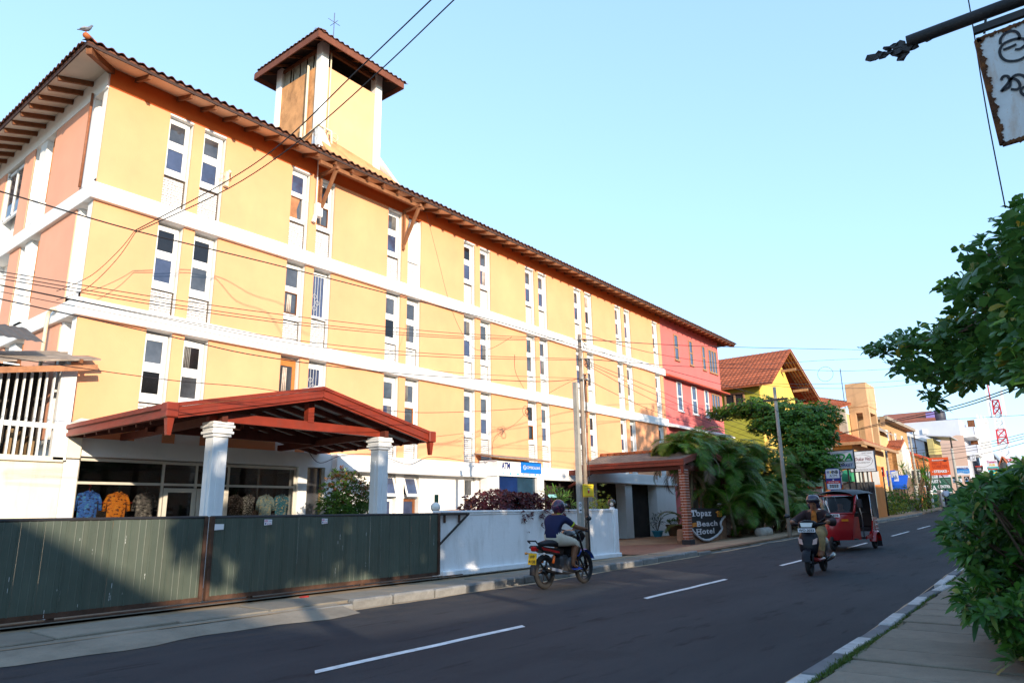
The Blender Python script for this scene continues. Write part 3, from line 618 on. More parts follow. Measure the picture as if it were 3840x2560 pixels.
# pigeon on the corner of the hotel roof
pg = thing('pigeon', 'grey pigeon perched on the corner tile of the hotel roof', 'pigeon', (HX - OV - .12, HY - OV - .1, ZT + .37), rz=rad(-38), local=True, scale=.65)
m_pg = M('grey feathers', (.13, .14, .17), .7, .2, 12); q = MB()
q.tube([(-.30, 0, .05), (-.2, 0, .07), (-.08, 0, .10), (.05, 0, .13), (.12, 0, .19), (.15, 0, .25), (.17, 0, .28), (.19, 0, .285), (.225, 0, .275)], [.012, .03, .075, .085, .06, .04, .042, .03, .004], 10)
q.build('body', m_pg, pg); q = MB()
for s in (-1, 1): q.tube([(.08, s * .07, .16), (-.05, s * .085, .12), (-.2, s * .05, .08)], [.02, .045, .008], 8)
q.build('wing', M('pale wing feathers', (.28, .29, .31), .7, .3, 15), pg); q = MB()
for s in (-1, 1): q.tube([(.0, s * .03, .07), (.01, s * .03, -.02)], .008, 5)
q.build('leg', m_red, pg)
# ================================================================ gabled portico in front of the shop
m_redw = M('red brown gloss paint', (.21, .028, .013), .42, .15, 3, .1, 20, spec=.4, streak=.5, dirt=(.10, .045, .035), dscale=(3, 3, 1.5), speck=.25)
m_dkw = M('dark red brown timber', (.11, .025, .015), .7, .2, 4)
m_col = M('pale grey column paint', (.72, .73, .74), .7, .05, 2, .1, 20, streak=.15, dirt=(.45, .43, .4), dscale=(4, 4, .5))
po = thing('gable_portico', 'red brown gabled portico on white columns in front of the shop', 'portico', (9.72, 13.1, 0))
PX0, PX1, PXM, PYF, PYB, PZE, PZA = 6.3, 13.2, 9.72, 13.1, 17.9, 3.38, 4.14
def slope(x): return PZE + (PZA - PZE) * (1 - abs(x - PXM) / ((PXM - PX0) if x < PXM else (PX1 - PXM)))
for xa, xb in ((PX0, PXM), (PXM, PX1)):
    q = MB(); q.prism([(xa, PYF + .04, slope(xa)), (xb, PYF + .04, slope(xb)), (xb, PYB, slope(xb)), (xa, PYB, slope(xa))], (0, 0, .05)); q.build('roof', M('grey roof sheet', (.2, .17, .16), .8), po)
    q = MB(); q.prism([(xa, PYF + .08, slope(xa) - .06), (xb, PYF + .08, slope(xb) - .06), (xb, PYB, slope(xb) - .06), (xa, PYB, slope(xa) - .06)], (0, 0, .03)); q.build('ceiling', M('white ceiling sheet', (.62, .60, .58), .8, .05), po)
    d = Vector((xb - xa, 0, slope(xb) - slope(xa))).normalized(); nn = Vector((-d.z, 0, d.x))
    for k, (hh, t, off) in enumerate(((.075, .11, .10), (.07, .08, .02), (.085, .10, -.065), (.05, .06, -.135))):   # moulded barge board
        q = MB(); a = Vector((xa, PYF, slope(xa))) + Vector((0, -t / 2 + .04, off)); b = Vector((xb, PYF, slope(xb))) + Vector((0, -t / 2 + .04, off)); q.obox(a - d * .0, b, t, hh); q.build('barge_board', m_redw, po)
# moulded eaves gutter on the left side, running back to the hotel
for xe, sg in ((PX0, -1), (PX1, 1)):
    for t, hh, off in ((.12, .09, .09), (.07, .09, .0), (.10, .08, -.085)):
        q = MB(); q.obox((xe + sg * (t / 2 - .03), PYF - .02, PZE + off), (xe + sg * (t / 2 - .03), PYB + .1, PZE + off), t, hh); q.build('eaves_gutter', m_redw, po)
    q = MB(); q.add([(xe - .07, PYF - .07, PZE - .1), (xe + .07, PYF - .07, PZE - .1), (xe + .07, PYF + .07, PZE - .1), (xe - .07, PYF + .07, PZE - .1), (xe - .04, PYF - .04, PZE - .46), (xe + .04, PYF - .04, PZE - .46), (xe + .04, PYF + .04, PZE - .46), (xe - .04, PYF + .04, PZE - .46)],
        [(0, 1, 2, 3), (4, 5, 6, 7), (0, 1, 5, 4), (1, 2, 6, 5), (2, 3, 7, 6), (3, 0, 4, 7)]); q.build('spout', m_redw, po)
    q = MB(); q.bbox(xe - .12, xe + .12, PYF - .12, PYF + .12, PZE - .13, PZE + .15, .02); q.build('gutter_corner', m_redw, po)
y = 13.45
while y < 17.9:                                              # rafters, following the two slopes
    for xa, xb in ((PX0 + .1, PXM), (PXM, PX1 - .1)):
        q = MB(); q.obox((xa, y, slope(xa) - .13), (xb, y, slope(xb) - .13), .07, .12); q.build('rafter', m_dkw, po)
    y += .62
for x in (7.3, 8.5, 10.9, 12.1): q = MB(); q.obox((x, PYF + .1, slope(x) - .10), (x, PYB, slope(x) - .10), .05, .06); q.build('purlin', m_dkw, po)
for yy in (13.55, 16.2):
    q = MB(); q.obox((7.3, yy, 3.42), (12.1, yy, 3.42), .12, .2); q.build('tie_beam', m_redw if yy < 14 else m_dkw, po)
    q = MB(); q.obox((PXM, yy, 3.5), (PXM, yy, 4.0), .16, .16); q.build('king_post', m_redw if yy < 14 else m_dkw, po)
for x in (7.53, 11.87): q = MB(); q.obox((x, 13.3, 3.38), (x, PYB, 3.34), .12, .16); q.build('side_beam', m_dkw, po)
for x in (7.53, 11.87):
    q = MB(); q.bbox(x - .16, x + .16, 13.39, 13.71, .1, 3.0, .012)
    for dx, dy in ((0, -1), (-1, 0)):                          # raised panel on each visible side
        if dy: q.bbox(x - .045, x + .045, 13.372, 13.40, .3, 2.72, .008)
        else: q.bbox(x - .178, x - .15, 13.50, 13.60, .3, 2.72, .008)
    co = q.build('column', m_col, po)
    for k in range(5):
        q = MB(); e = .20 + .028 * (k % 2) + .006 * k; q.bbox(x - e, x + e, 13.55 - e, 13.55 + e, 3.0 + k * .062, 3.0 + k * .062 + .056, .01); q.build('capital_ring', m_col, co)
for k in range(13):
    q = MB(); yk = PYF + .05 + k * .36; q.tube([(PXM, yk, PZA + .07), (PXM, yk + .38, PZA + .10)], [.12, .09], 8); q.build('ridge_tile', M('whitish cement tile', (.55, .48, .44), .9, .25, 5, rnd=.2), po)

# ================================================================ shop behind it
m_alu = M('pale aluminium frame', (.62, .58, .50), .45, .05, metal=.2)
def clear_glass(name, tint, f0):
    m = bpy.data.materials.new(name); m.use_nodes = True; n = m.node_tree.nodes; L = m.node_tree.links; n.remove(n['Principled BSDF'])
    t = n.new('ShaderNodeBsdfTransparent'); t.inputs[0].default_value = (*tint, 1); g = n.new('ShaderNodeBsdfGlossy'); g.inputs['Roughness'].default_value = .02
    fr_ = n.new('ShaderNodeFresnel'); fr_.inputs[0].default_value = f0; a = n.new('ShaderNodeMixShader'); L.new(fr_.outputs[0], a.inputs[0]); L.new(t.outputs[0], a.inputs[1]); L.new(g.outputs[0], a.inputs[2]); L.new(a.outputs[0], n['Material Output'].inputs[0])
    MATS[name] = m; return m
m_shopglass = clear_glass('shop glass', (.72, .72, .72), 1.45)
shop = thing('clothes_shop', 'glazed shop front with aluminium frames under the red portico', 'shop', (6.6, 17.9, 0))
q = MB(); q.box(6.30, 6.62, 17.84, 18.2, .1, 3.3); q.box(12.55, 12.86, 17.86, 18.3, .1, 2.85); q.box(6.621, 13.74, 17.88, 18.3, 2.85, 3.27); q.box(13.5, 13.74, 17.865, 18.3, .1, 2.849); q.box(6.3, 13.74, 18.02, 18.28, 3.271, 3.6); q.build('shop_wall', m_whi, shop)
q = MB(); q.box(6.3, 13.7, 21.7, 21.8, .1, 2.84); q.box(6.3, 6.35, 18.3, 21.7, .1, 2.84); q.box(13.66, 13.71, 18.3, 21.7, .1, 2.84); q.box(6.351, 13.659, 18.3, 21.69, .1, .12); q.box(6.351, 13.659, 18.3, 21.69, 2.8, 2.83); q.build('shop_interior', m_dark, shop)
for x in (6.65, 8.63, 9.5, 10.4, 12.5): q = MB(); q.box(x - .03, x + .03, 17.95, 18.01, .1, 2.82); q.build('mullion', m_alu, shop)
for z in (2.78, 2.25): q = MB(); q.box(6.68, 12.47, 17.945, 18.005, z - .03, z + .03); q.build('transom', m_alu, shop)
for a, b in ((8.68, 9.52), (9.54, 10.36)):
    q = MB(); q.box(a, a + .1, 17.93, 17.98, .1, 2.16); q.box(b - .1, b, 17.93, 17.98, .1, 2.16); q.box(a + .1, b - .1, 17.93, 17.98, 2.06, 2.16); q.build('door', m_alu, shop)
for a, b in ((6.68, 8.6), (8.66, 9.47), (9.53, 10.37), (10.43, 12.47)):
    for z0, z1 in ((.12, 2.22), (2.28, 2.75)): q = MB(); q.box(a, b, 17.972, 17.978, z0, z1); q.build('pane', m_shopglass, shop)
q = MB(); q.box(12.87, 13.49, 18.06, 18.07, .9, 2.84); q.build('pane', m_glass, shop); q = MB(); q.box(12.86, 12.91, 18.03, 18.06, .9, 2.84); q.box(13.44, 13.5, 18.03, 18.06, .9, 2.84); q.build('window_frame', m_slat, shop)
# shirts on hangers
def shirtmat(name, base, a, b, sc_=9):
    m = bpy.data.materials.new(name); m.use_nodes = True; n = m.node_tree.nodes; L = m.node_tree.links; bs = n['Principled BSDF']; bs.inputs['Roughness'].default_value = .8
    tc = n.new('ShaderNodeTexCoord'); mp = n.new('ShaderNodeMapping'); mp.inputs['Scale'].default_value = (1, 1, 1.8); L.new(tc.outputs['Object'], mp.inputs[0])
    n1 = n.new('ShaderNodeTexNoise'); n1.inputs['Scale'].default_value = sc_; n1.inputs['Detail'].default_value = 3; L.new(mp.outputs[0], n1.inputs[0])
    r = n.new('ShaderNodeValToRGB'); L.new(n1.outputs[0], r.inputs[0]); e = r.color_ramp.elements; r.color_ramp.interpolation = 'CONSTANT'
    e[0].color = (*a, 1); e[0].position = 0; e[1].color = (*base, 1); e[1].position = .41; x = e.new(.60); x.color = (*b, 1); x = e.new(.68); x.color = (*base, 1); L.new(r.outputs[0], bs.inputs[0]); return m
def shirt(x, zt, wd, mat, label, hook, y=18.3, ln=.85, sl=True):
    t = thing('patterned_shirt', label, 'shirt', (x, y, zt), group='shirts hung in the shop window')
    q = MB(); rows = [(0, .065), (-.02, .12), (-.045, .20), (-.07, .235), (-.13, .225), (-.28, .205), (-.55, .205), (-ln, .215)]; n = 10; vs_ = []; w_ = wd / .5
    for side in (0, 1):
        for dz, hw in rows:
            for i in range(n + 1):
                u = -1 + 2 * i / n; th = .032 * (1 - abs(u) ** 2.5) * (1 if dz < -.05 else .6) + .004
                fold = .010 * math.sin(u * 11 + dz * 5) * min(1, -dz * 3)
                vs_.append((x + u * hw * w_, y + (-th if side == 0 else th) + fold, zt + dz))
    k = n + 1; K = k * len(rows); fs = []
    for s in (0, 1):
        for r in range(len(rows) - 1):
            for i in range(n): a = s * K + r * k + i; fs.append((a, a + 1, a + k + 1, a + k))
    q.add(vs_, fs, True); q.build('shirt_body', mat, t)
    if sl:
        for s in (-1, 1):
            q = MB(); q.tube([(x + s * .20 * w_, y, zt - .075), (x + s * .255 * w_, y, zt - .22), (x + s * .275 * w_, y - .01, zt - .44)], [.03, .04, .042], 10); q.build('sleeve', mat, t)
    q = MB(); q.tube([(x - .09, y - .02, zt - .02), (x - .04, y - .075, zt + .01), (x, y - .085, zt - .1), (x + .04, y - .075, zt + .01), (x + .09, y - .02, zt - .02)], .022, 6); q.build('collar', mat, t)
    q = MB(); q.tube([(x - .19 * w_, y, zt - .07), (x, y, zt + .01), (x + .19 * w_, y, zt - .07)], .008, 6); q.tube([(x, y, zt), (x, y, zt + .07), (x + .03, y, zt + .10), (x + .03, y, zt + .13), (x, y, zt + .15), (x - .025, y, zt + .13)], .007, 6); q.build('hanger', hook, t)
hk_r = M('red plastic hanger', (.5, .03, .02), .4); hk_g = M('dark green hanger', (.02, .12, .09), .4)
shirt(7.09, 2.07, .52, shirtmat('blue palm print', (.05, .20, .72), (.02, .04, .12), (.12, .50, .74), 13), 'blue shirt with dark palm print, leftmost in the shop window', hk_r)
shirt(7.74, 2.05, .52, shirtmat('orange palm print', (.85, .26, .01), (.18, .05, .01), (.95, .38, .02), 13), 'orange shirt with dark palm print in the shop window', hk_g)
shirt(8.41, 2.05, .52, shirtmat('grey palm print', (.16, .15, .14), (.015, .015, .015), (.42, .40, .36), 9), 'black and grey printed shirt hanging left of the shop door', hk_g)
shirt(10.84, 2.02, .42, shirtmat('dark flower print', (.05, .04, .04), (.30, .26, .24), (.05, .04, .04), 22), 'dark flowered shirt, first right of the portico column', hk_g)
shirt(11.26, 2.02, .42, shirtmat('black and white print', (.05, .05, .05), (.45, .44, .42), (.5, .5, .48), 20), 'black and white sleeveless dress between printed shirts in the shop', hk_g, sl=False)
shirt(11.80, 2.03, .50, shirtmat('pale blue print', (.22, .34, .36), (.45, .43, .3), (.06, .13, .22), 16), 'pale blue and cream printed shirt in the right shop window', hk_g)
shirt(12.32, 2.05, .48, shirtmat('teal leaf print', (.03, .15, .22), (.42, .38, .26), (.05, .28, .4), 14), 'teal and cream leaf print shirt, rightmost in the shop window', hk_g)
q = MB(); q.tube([(6.6, 18.9, 1.82), (8.5, 18.9, 1.82)], .02, 8); rr = tag(q.build('clothes_rail', hk_r), 'red clothes rail behind the three left shirts', 'rail')
random.seed(8)
for k in range(9): pass

# ================================================================ lean-to with white slats left of the hotel
shd = thing('slatted_lean_to', 'white lean-to with a slatted upper storey left of the hotel', 'shed', (5.6, 17.8, 0))
m_cream = M('cream wall plaster', (.74, .68, .56), .85, .06, 1.2, .2, 20, streak=.45, dirt=(.40, .27, .14), dscale=(3, 3, .5))  # cream base colour with brown streaks
q = MB(); q.box(1.0, 6.28, 17.8, 18.0, .1, 2.72); q.build('wall', m_cream, shd)
q = MB(); q.bbox(6.02, 6.30, 17.72, 17.99, 2.72, 4.9, .01); q.build('corner_post', m_whi, shd)
q = MB(); q.bbox(1.0, 6.25, 17.72, 17.85, 2.68, 2.80, .01); q.build('sill', m_cream, shd)
q = MB(); q.box(1.0, 6.2, 17.80, 17.85, 3.42, 3.53); q.build('mid_rail', m_whi, shd)
m_slw = M('white painted slat', (.74, .74, .72), .7, .06, 3, streak=.2, dirt=(.3, .28, .25), dscale=(8, 8, 1))
x = 6.0; random.seed(9)
while x > 1.2:
    q = MB(); q.obox((x, 17.76, 2.8), (x + random.uniform(-.01, .01), 17.76, 4.75 - (6.2 - x) * .05), .035, .075, (0, 1, 0)); q.build('slat', m_slw, shd); x -= .145
q = MB(); q.box(1.0, 6.2, 19.2, 19.25, 2.72, 5); q.build('dark_inner_sheet', m_dark, shd)
q = MB()
for k in range(8): xx = 4.4 + k * .2; q.box(xx, xx + random.uniform(.05, .14), 18.5 + random.random() * .3, 18.85, 2.75, 2.95 + random.random() * .9)
q.build('stored_boards', m_slat, shd)['kind'] = 'stuff'
m_rust = M('weathered roof sheet', (.30, .24, .19), .9, .3, 4, .4, streak=.5, dirt=(.10, .07, .05), dscale=(3, 3, 3))
q = MB(); a0 = (1.0, 17.4, 4.2); q.prism([(1.0, 17.35, 4.05), (6.62, 17.35, 5.02), (6.5, 19.0, 5.45), (1.0, 19.0, 4.5)], (0, 0, .04)); q.build('roof_sheet', m_rust, shd)
q = MB(); q.obox((1.0, 17.45, 3.86), (6.6, 17.45, 4.86), .07, .13); q.build('eaves_beam', m_ply, shd)
q = MB()
for k in range(5): q.obox((6.2 - k * 1.2, 17.3, 4.93 - k * 1.2 * .175), (6.2 - k * 1.2, 18.4, 5.15 - k * 1.2 * .175), .06, .09)
q.build('purlin_end', m_wood, shd)['kind'] = 'stuff'
q = MB(); vs_ = []; n = 26                                        # corrugated sheet at the picture's left edge
for i in range(n + 1):
    x = 3.2 + i * .085; z = 5.22 + .022 * (i % 2)
    vs_ += [(x, 17.3, z - (5.4 - x) * .02), (x, 17.3 - .02, z - .02), (x, 18.6, z + .55)]
q.add(vs_, [(3 * i, 3 * i + 3, 3 * i + 5, 3 * i + 2) for i in range(n)] + [(3 * i, 3 * i + 1, 3 * i + 4, 3 * i + 3) for i in range(n)]); q.build('corrugated_sheet', M('dark corrugated iron', (.10, .10, .10), .6, .2, 4, metal=.3), shd)
q = MB(); q.tube([(6.33, 17.78, 3.52), (6.5, 17.7, 3.62), (6.85, 17.7, 3.60)], .08, 7); q.build('drain_stub', m_cream, shd)
q = MB(); q.bbox(6.29, 6.60, 17.74, 17.835, 2.78, 3.25, .01); q.build('wall_end', m_cream, shd)

# ================================================================ sliding gate
m_gate = M('dark green painted sheet', (.070, .088, .070), .45, .14, 1.2, .25, 5, spec=.4, streak=.40, dirt=(.13, .12, .09), dscale=(14, 14, .7), speck=.12, rnd=.05)
m_rustd = M('rusty iron', (.07, .035, .022), .75, .35, 6, .4, 30, streak=.5, dirt=(.16, .06, .025), dscale=(5, 5, 5))
m_iron = M('dark painted iron', (.035, .032, .032), .55, .2, 5)
GY = 11.05; W_ = .285
random.seed(12)
for gi, (a, b, lab) in enumerate(((-4.0, 6.10, 'dark green ribbed sheet gate leaf in front of the shop, the left one'), (6.16, 11.45, 'dark green ribbed gate leaf with stickers, next to the white wall'))):
    gt = thing('sliding_gate', lab, 'gate', ((a + b) / 2, GY, .1), group='sheet metal gate leaves')
    n = round((b - a) / W_); w1 = (b - a) / n
    for i in range(n):
        q = MB(); x = a + i * w1; t = random.uniform(-.003, .003)
        prof = [(0, 0), (w1 * .30, .0), (w1 * .33, .005), (w1 * .36, 0), (w1 * .63, 0), (w1 * .66, .005), (w1 * .69, 0), (w1 - .035, 0), (w1 - .03, .013), (w1 - .012, .013), (w1 - .007, 0), (w1, 0)]
        vs_ = [(x + u, GY - d + t, z) for z in (.20, 1.40) for u, d in prof]; k = len(prof)
        q.add(vs_, [(j, j + 1, k + j + 1, k + j) for j in range(k - 1)]); q.build('sheet_strip', m_gate, gt)
    q = MB(); q.tube([(a, GY + .02, 1.415), (b + (1.0 if gi else 0), GY + .02, 1.415)], .028, 8); q.build('top_rail', m_iron, gt)
    q = MB(); q.box(a, b, GY - .005, GY + .06, .135, .205); q.build('bottom_rail', m_rustd, gt)
    for x in ((a + .02, b - .02) if gi else (a + .02, b - .03)): q = MB(); q.box(x - .03, x + .03, GY - .03, GY + .05, .15, 1.43); q.build('end_post', m_rustd, gt)
    x = a + .8
    while x < b: q = MB(); q.lathe((x, GY + .03, .11), [(.05, -.02), (.05, .02)], 14, 'y'); q.build('wheel', m_rustd, gt); x += 2.4
    if gi:
        q = MB(); q.obox((b, GY + .01, .75), (b + .98, GY + .02, 1.40), .03, .04); q.build('diagonal_brace', m_iron, gt)
        q = MB(); q.box(b + .02, b + .9, GY - .02, GY + .05, 1.385, 1.43); q.build('roller_guide', m_iron, gt)
        for xx in (b + .22, b + .70): q = MB(); q.box(xx - .02, xx + .02, GY + .03, GY + .07, 1.22, 1.4); q.build('guide_bracket', m_rustd, gt)
    for k in range(46 if gi == 0 else 26):                                                         # rivets and scratches
        pass
    q = MB()
    for k in range(20 if gi == 0 else 12):
        x = random.uniform(max(a, 2.5) + .1, b - .1); z = random.uniform(.28, 1.2); ln = random.uniform(.02, .38) ** 1.4; wd = random.uniform(.002, .006)
        for j in range(3):
            if random.random() < .75: q.box(x - wd / 2 + random.uniform(-.003, .003), x + wd / 2, GY - .0075, GY - .0055, z - ln * (j + .8) / 3, z - ln * j / 3)
    q.build('paint_drips', M('dried white paint', (.52, .54, .54), .7), gt)['kind'] = 'stuff'
rail = MB(); rail.box(-4, 12.2, GY - .03, GY + .08, .085, .108); tag(rail.build('gate_rail', m_rustd), 'rusty guide rail on the ground under the sliding gate', 'rail')
# stickers
m_stk = M('white sticker paper', (.72, .72, .74), .6, .03); m_pink = M('magenta print', (.55, .04, .18), .6); m_ink = M('black print', (.02, .02, .025), .6); m_navy = M('navy blue print', (.015, .03, .20), .5)
for px, py, lab, w2 in ((1005, 1957, 'white sticker with pink print, middle of the gate leaf', .15), (1217, 1953, 'white sticker with pink print on the right half of the gate', .13), (818, 1975, 'torn white sticker near the joint of the two gate leaves', .19)):
    p = P(px, py, Y=GY - .02); s = thing('gate_sticker', lab, 'sticker', p); y = GY - .026
    q = MB(); q.prism([(p.x - w2 / 2, y, p.z - .05), (p.x + w2 / 2, y, p.z - .04), (p.x + w2 / 2, y, p.z + .045), (p.x - w2 / 2, y, p.z + .05)], (0, .002, 0)); q.build('paper', m_stk, s)
    if w2 < .18:
        text('lettering', 'HIV', m_pink, s, (p.x - w2 * .45, y, p.z + .005), (1, 0, 0), (0, 0, 1), .034, w2 * .42, .003, .02); text('lettering', '& AIDS', m_navy, s, (p.x + .005, y, p.z + .01), (1, 0, 0), (0, 0, 1), .018, w2 * .4, .003); text('lettering', 'Test Today', m_pink, s, (p.x - w2 * .2, y, p.z - .032), (1, 0, 0), (0, 0, 1), .02, w2 * .58, .003, .02)
        q = MB(); q.ball((p.x - w2 * .33, y, p.z - .022), .014, 6, (1, .2, 1)); q.build('emblem', m_navy, s)

# ================================================================ white boundary wall
m_bw = M('white boundary wall paint', (.82, .82, .83), .85, .05, 1.2, .35, 10, streak=.5, dirt=(.38, .35, .31), dscale=(3.5, 3.5, .8), speck=.22)
wl = thing('boundary_wall', 'low white rendered wall between the gate and the hotel entrance', 'wall', (15.5, 11.2, 0))
jx = P(2018, 1950, Y=11.15).x; jx2 = 17.1
for a, b in ((11.56, jx - .006), (jx + .006, jx2 - .006), (jx2 + .006, 19.15)):
    q = MB(); q.box(a, b, 11.16, 11.34, .02, 1.39); q.build('wall_bay', m_bw, wl)
    q = MB(); q.bbox(a, b, 11.12, 11.38, 1.435, 1.485, .012); q.bbox(a, b, 11.14, 11.36, 1.385, 1.436, .012); q.build('coping', m_bw, wl)
q = MB(); q.bbox(19.13, 19.37, 11.10, 11.40, .02, 1.49, .015); q.build('end_pier', m_bw, wl)
q = MB(); q.bbox(11.6, 19.43, 11.06, 11.42, .0, .20, .02); q.build('plinth', m_bw, wl)
m_globe = clear_glass('clear globe glass', (.9, .88, .85), 1.6); m_opal = M('opal globe', (.75, .72, .66), .25, .02, spec=.5)
def globe(p, r, base, mat, label, rod=True):
    t = thing('globe_lamp', label, 'lamp', (p[0], p[1], p[2] - r - base)); q = MB(); q.ball(p, r, 14); q.build('globe', mat, t); q = MB(); q.lathe((p[0], p[1], p[2] - r - base), [(r * .75, 0), (r * .6, base * .6), (r * .5, base), (r * .45, base + r * .2)], 12); q.build('base', m_whi if rod else m_iron, t)
    if rod: q = MB(); q.ball((p[0], p[1], p[2] - r * .25), r * .42, 8); q.build('bulb', m_opal, t)
p = P(2294, 1889, Y=11.25); globe((p.x, 11.25, 1.66), .13, .05, m_globe, 'clear glass globe lamp on the right end of the white wall')
p = P(1633, 1901, Y=11.7); globe((p.x, 11.7, p.z), .115, .06, m_opal, 'cream globe lamp behind the end of the green gate', False)
q = MB(); p = P(1639, 1870, Y=11.9); q.bbox(p.x - .04, p.x + .04, 11.88, 11.96, .1, P(1639, 1853, Y=11.9).z, .01); tag(q.build('green_post', M('green painted post', (.03, .09, .05), .5)), 'short dark green post behind the cream globe lamp', 'post')

# ================================================================ bank machine booth
bk = thing('bank_machine_booth', 'bank machine booth with white sign fascia and blue glass front', 'booth', (22.2, 17.0, 0))
m_sgn = M('white sign sheet', (.74, .76, .78), .45, .03, 2); m_blue = M('bank blue print', (.01, .17, .62), .4, .04); m_bglass = M('blue booth glass', (.02, .05, .085), .06, .3, 1.5, spec=.7); m_bblue = M('deep blue panel', (.008, .025, .10), .15, .2)
q = MB(); q.box(20.75, 23.6, 17.0, 17.9, 2.80, 3.40); q.build('sign_fascia', m_sgn, bk)
text('lettering', 'ATM', m_navy, bk, (21.0, 17.0, 3.07), (1, 0, 0), (0, 0, 1), .24, .52, .006, .035)
q = MB(); q.box(22.2, 23.53, 16.96, 16.998, 2.95, 3.38); q.build('logo_panel', m_blue, bk)
text('lettering', 'COMMERCIAL BANK', m_sgn, bk, (22.55, 16.96, 3.12), (1, 0, 0), (0, 0, 1), .11, .9, .006, .008)
q = MB(); q.ring((22.41, 16.956, 3.165), .085, .012, 'y', 18, 5); q.obox((22.41, 16.955, 3.10), (22.41, 16.955, 3.23), .02, .006); q.build('emblem', m_sgn, bk)
for k, (x, c) in enumerate(((21.1, m_line), (21.5, m_blue), (21.95, m_blue), (22.35, m_blue), (22.75, m_blue), (23.1, m_blue), (23.4, m_blue))):
    q = MB(); q.box(x, x + .06 + .03 * (k % 3), 16.994, 16.999, 2.86, 2.93); q.build('card_mark', M('cyan card marks', (.1, .4, .75), .5), bk)
q = MB(); q.box(20.8, 20.9, 17.05, 17.9, .1, 2.8); q.build('side_pier', m_whi, bk); q = MB(); q.box(23.3, 23.75, 17.0, 17.9, .1, 2.79); q.build('side_pier', m_whi, bk)
q = MB(); q.box(20.91, 22.1, 17.1, 17.13, .1, 2.79); q.build('glass_front', m_bblue, bk); q = MB(); q.box(22.1, 23.28, 17.12, 17.14, .1, 2.79); q.build('glass_front', m_bglass, bk)
text('lettering', 'COMMERCIAL BANK', m_sgn, bk, (20.95, 17.1, 1.95), (1, 0, 0), (0, 0, 1), .13, 2.0, .006)
q = MB(); q.box(23.4, 24.0, 16.55, 16.57, 2.0, 2.12); q.build('door_pull', M('pale teal strip', (.25, .55, .6), .3), bk)
q = MB(); q.prism([(20.55, 16.75, 3.44), (23.95, 16.75, 3.44), (23.95, 18.0, 3.66), (20.55, 18.0, 3.66)], (0, 0, .035)); q.build('canopy_sheet', m_rust, bk)
q = MB(); q.prism([(20.57, 16.78, 3.415), (23.93, 16.78, 3.415), (23.93, 18.0, 3.63), (20.57, 18.0, 3.63)], (0, 0, .02)); q.build('canopy_lining', m_orgw, bk)

# ================================================================ entrance porch with brick pillar
pr_ = thing('entrance_porch', 'tiled entrance porch with red gutter beside the palms', 'porch', (29, 15, 0))
EX, EZ, RX, RZ, EYF = 26.4, 3.30, 29.0, 3.86, 12.1
m_grt = M('grey mossy roof tile', (.20, .165, .14), .9, .3, 4, .4, 25, streak=.4, dirt=(.07, .06, .055), dscale=(2, 2, 2), rnd=.15)
for a, za, b, zb in ((EX, EZ, RX, RZ), (31.6, EZ, RX, RZ)):
    q = MB(); q.prism([(a, EYF, za + .05), (b, EYF, zb + .05), (b, 17.5, zb + .05), (a, 16.9, za + .05)], (0, 0, .03)); q.build('roof', m_grt, pr_)
    q = MB(); q.prism([(a, EYF, za - .02), (b, EYF, zb - .02), (b, 17.5, zb - .02), (a, 16.9, za - .02)], (0, 0, .03)); q.build('ceiling', m_dkw, pr_)
    d = Vector((b - a, 0, zb - za)).normalized()
    for t, hh, off in ((.10, .08, .08), (.06, .08, .0), (.08, .07, -.075)): q = MB(); q.obox((a, EYF - t / 2, za + off), (b, EYF - t / 2, zb + off), t, hh); q.build('barge_board', m_redw, pr_)
# corrugated courses of the visible slope
for k in range(9):
    q = MB(); vs_ = []; n = 58; u0 = k / 9; u1 = u0 + .15
    for i in range(n + 1):
        y = EYF + .02 + (16.85 + .6 * u0 - EYF) * i / n; z = .012 * (i % 2)
        for u, lift in ((u0, .03), (min(u1, 1), .012)): vs_.append((EX + (RX - EX) * u, y, EZ + (RZ - EZ) * u + .085 + lift + z))
        vs_.append((EX + (RX - EX) * u0, y, EZ + (RZ - EZ) * u0 + .085))
    q.add(vs_, [(3 * i, 3 * i + 1, 3 * i + 4, 3 * i + 3) for i in range(n)] + [(3 * i, 3 * i + 3, 3 * i + 5, 3 * i + 2) for i in range(n)]); q.build('tile_course', m_grt, pr_)
for t, hh, off in ((.12, .09, .06), (.07, .08, -.02), (.10, .07, -.095)): q = MB(); q.obox((EX - t / 2 + .02, EYF - .1, EZ + off), (EX - t / 2 + .02, 16.9, EZ + off), t, hh); q.build('eaves_gutter', m_redw, pr_)
for k in range(14): y = 12.2 + k * .37; q = MB(); q.tube([(RX, y, RZ + .10), (RX, y + .4, RZ + .13)], [.13, .10], 8); q.build('ridge_tile', m_tiler, pr_)
q = MB(); q.obox((26.62, 12.2, 3.12), (26.62, 17.7, 3.12), .16, .22); q.build('side_beam', m_dkw, pr_); q = MB(); q.obox((26.6, 12.25, 3.1), (31.4, 12.25, 3.1), .16, .2); q.build('front_beam', m_dkw, pr_)
q = MB(); q.obox((26.62, 16.4, 3.1), (26.62, 17.7, 2.5), .1, .1); q.build('brace', m_dkw, pr_)
q = MB(); q.add([(26.38, 12.05, 3.2), (26.54, 12.05, 3.2), (26.54, 12.2, 3.2), (26.38, 12.2, 3.2), (26.42, 12.09, 2.86), (26.5, 12.09, 2.86), (26.5, 12.16, 2.86), (26.42, 12.16, 2.86)], [(0, 1, 2, 3), (4, 5, 6, 7), (0, 1, 5, 4), (1, 2, 6, 5), (2, 3, 7, 6), (3, 0, 4, 7)]); q.build('spout', m_redw, pr_)
for x, y in ((31.2, 12.35),): q = MB(); q.bbox(x - .12, x + .12, y - .12, y + .12, .1, 3.1, .02); q.build('post', m_dkw, pr_)
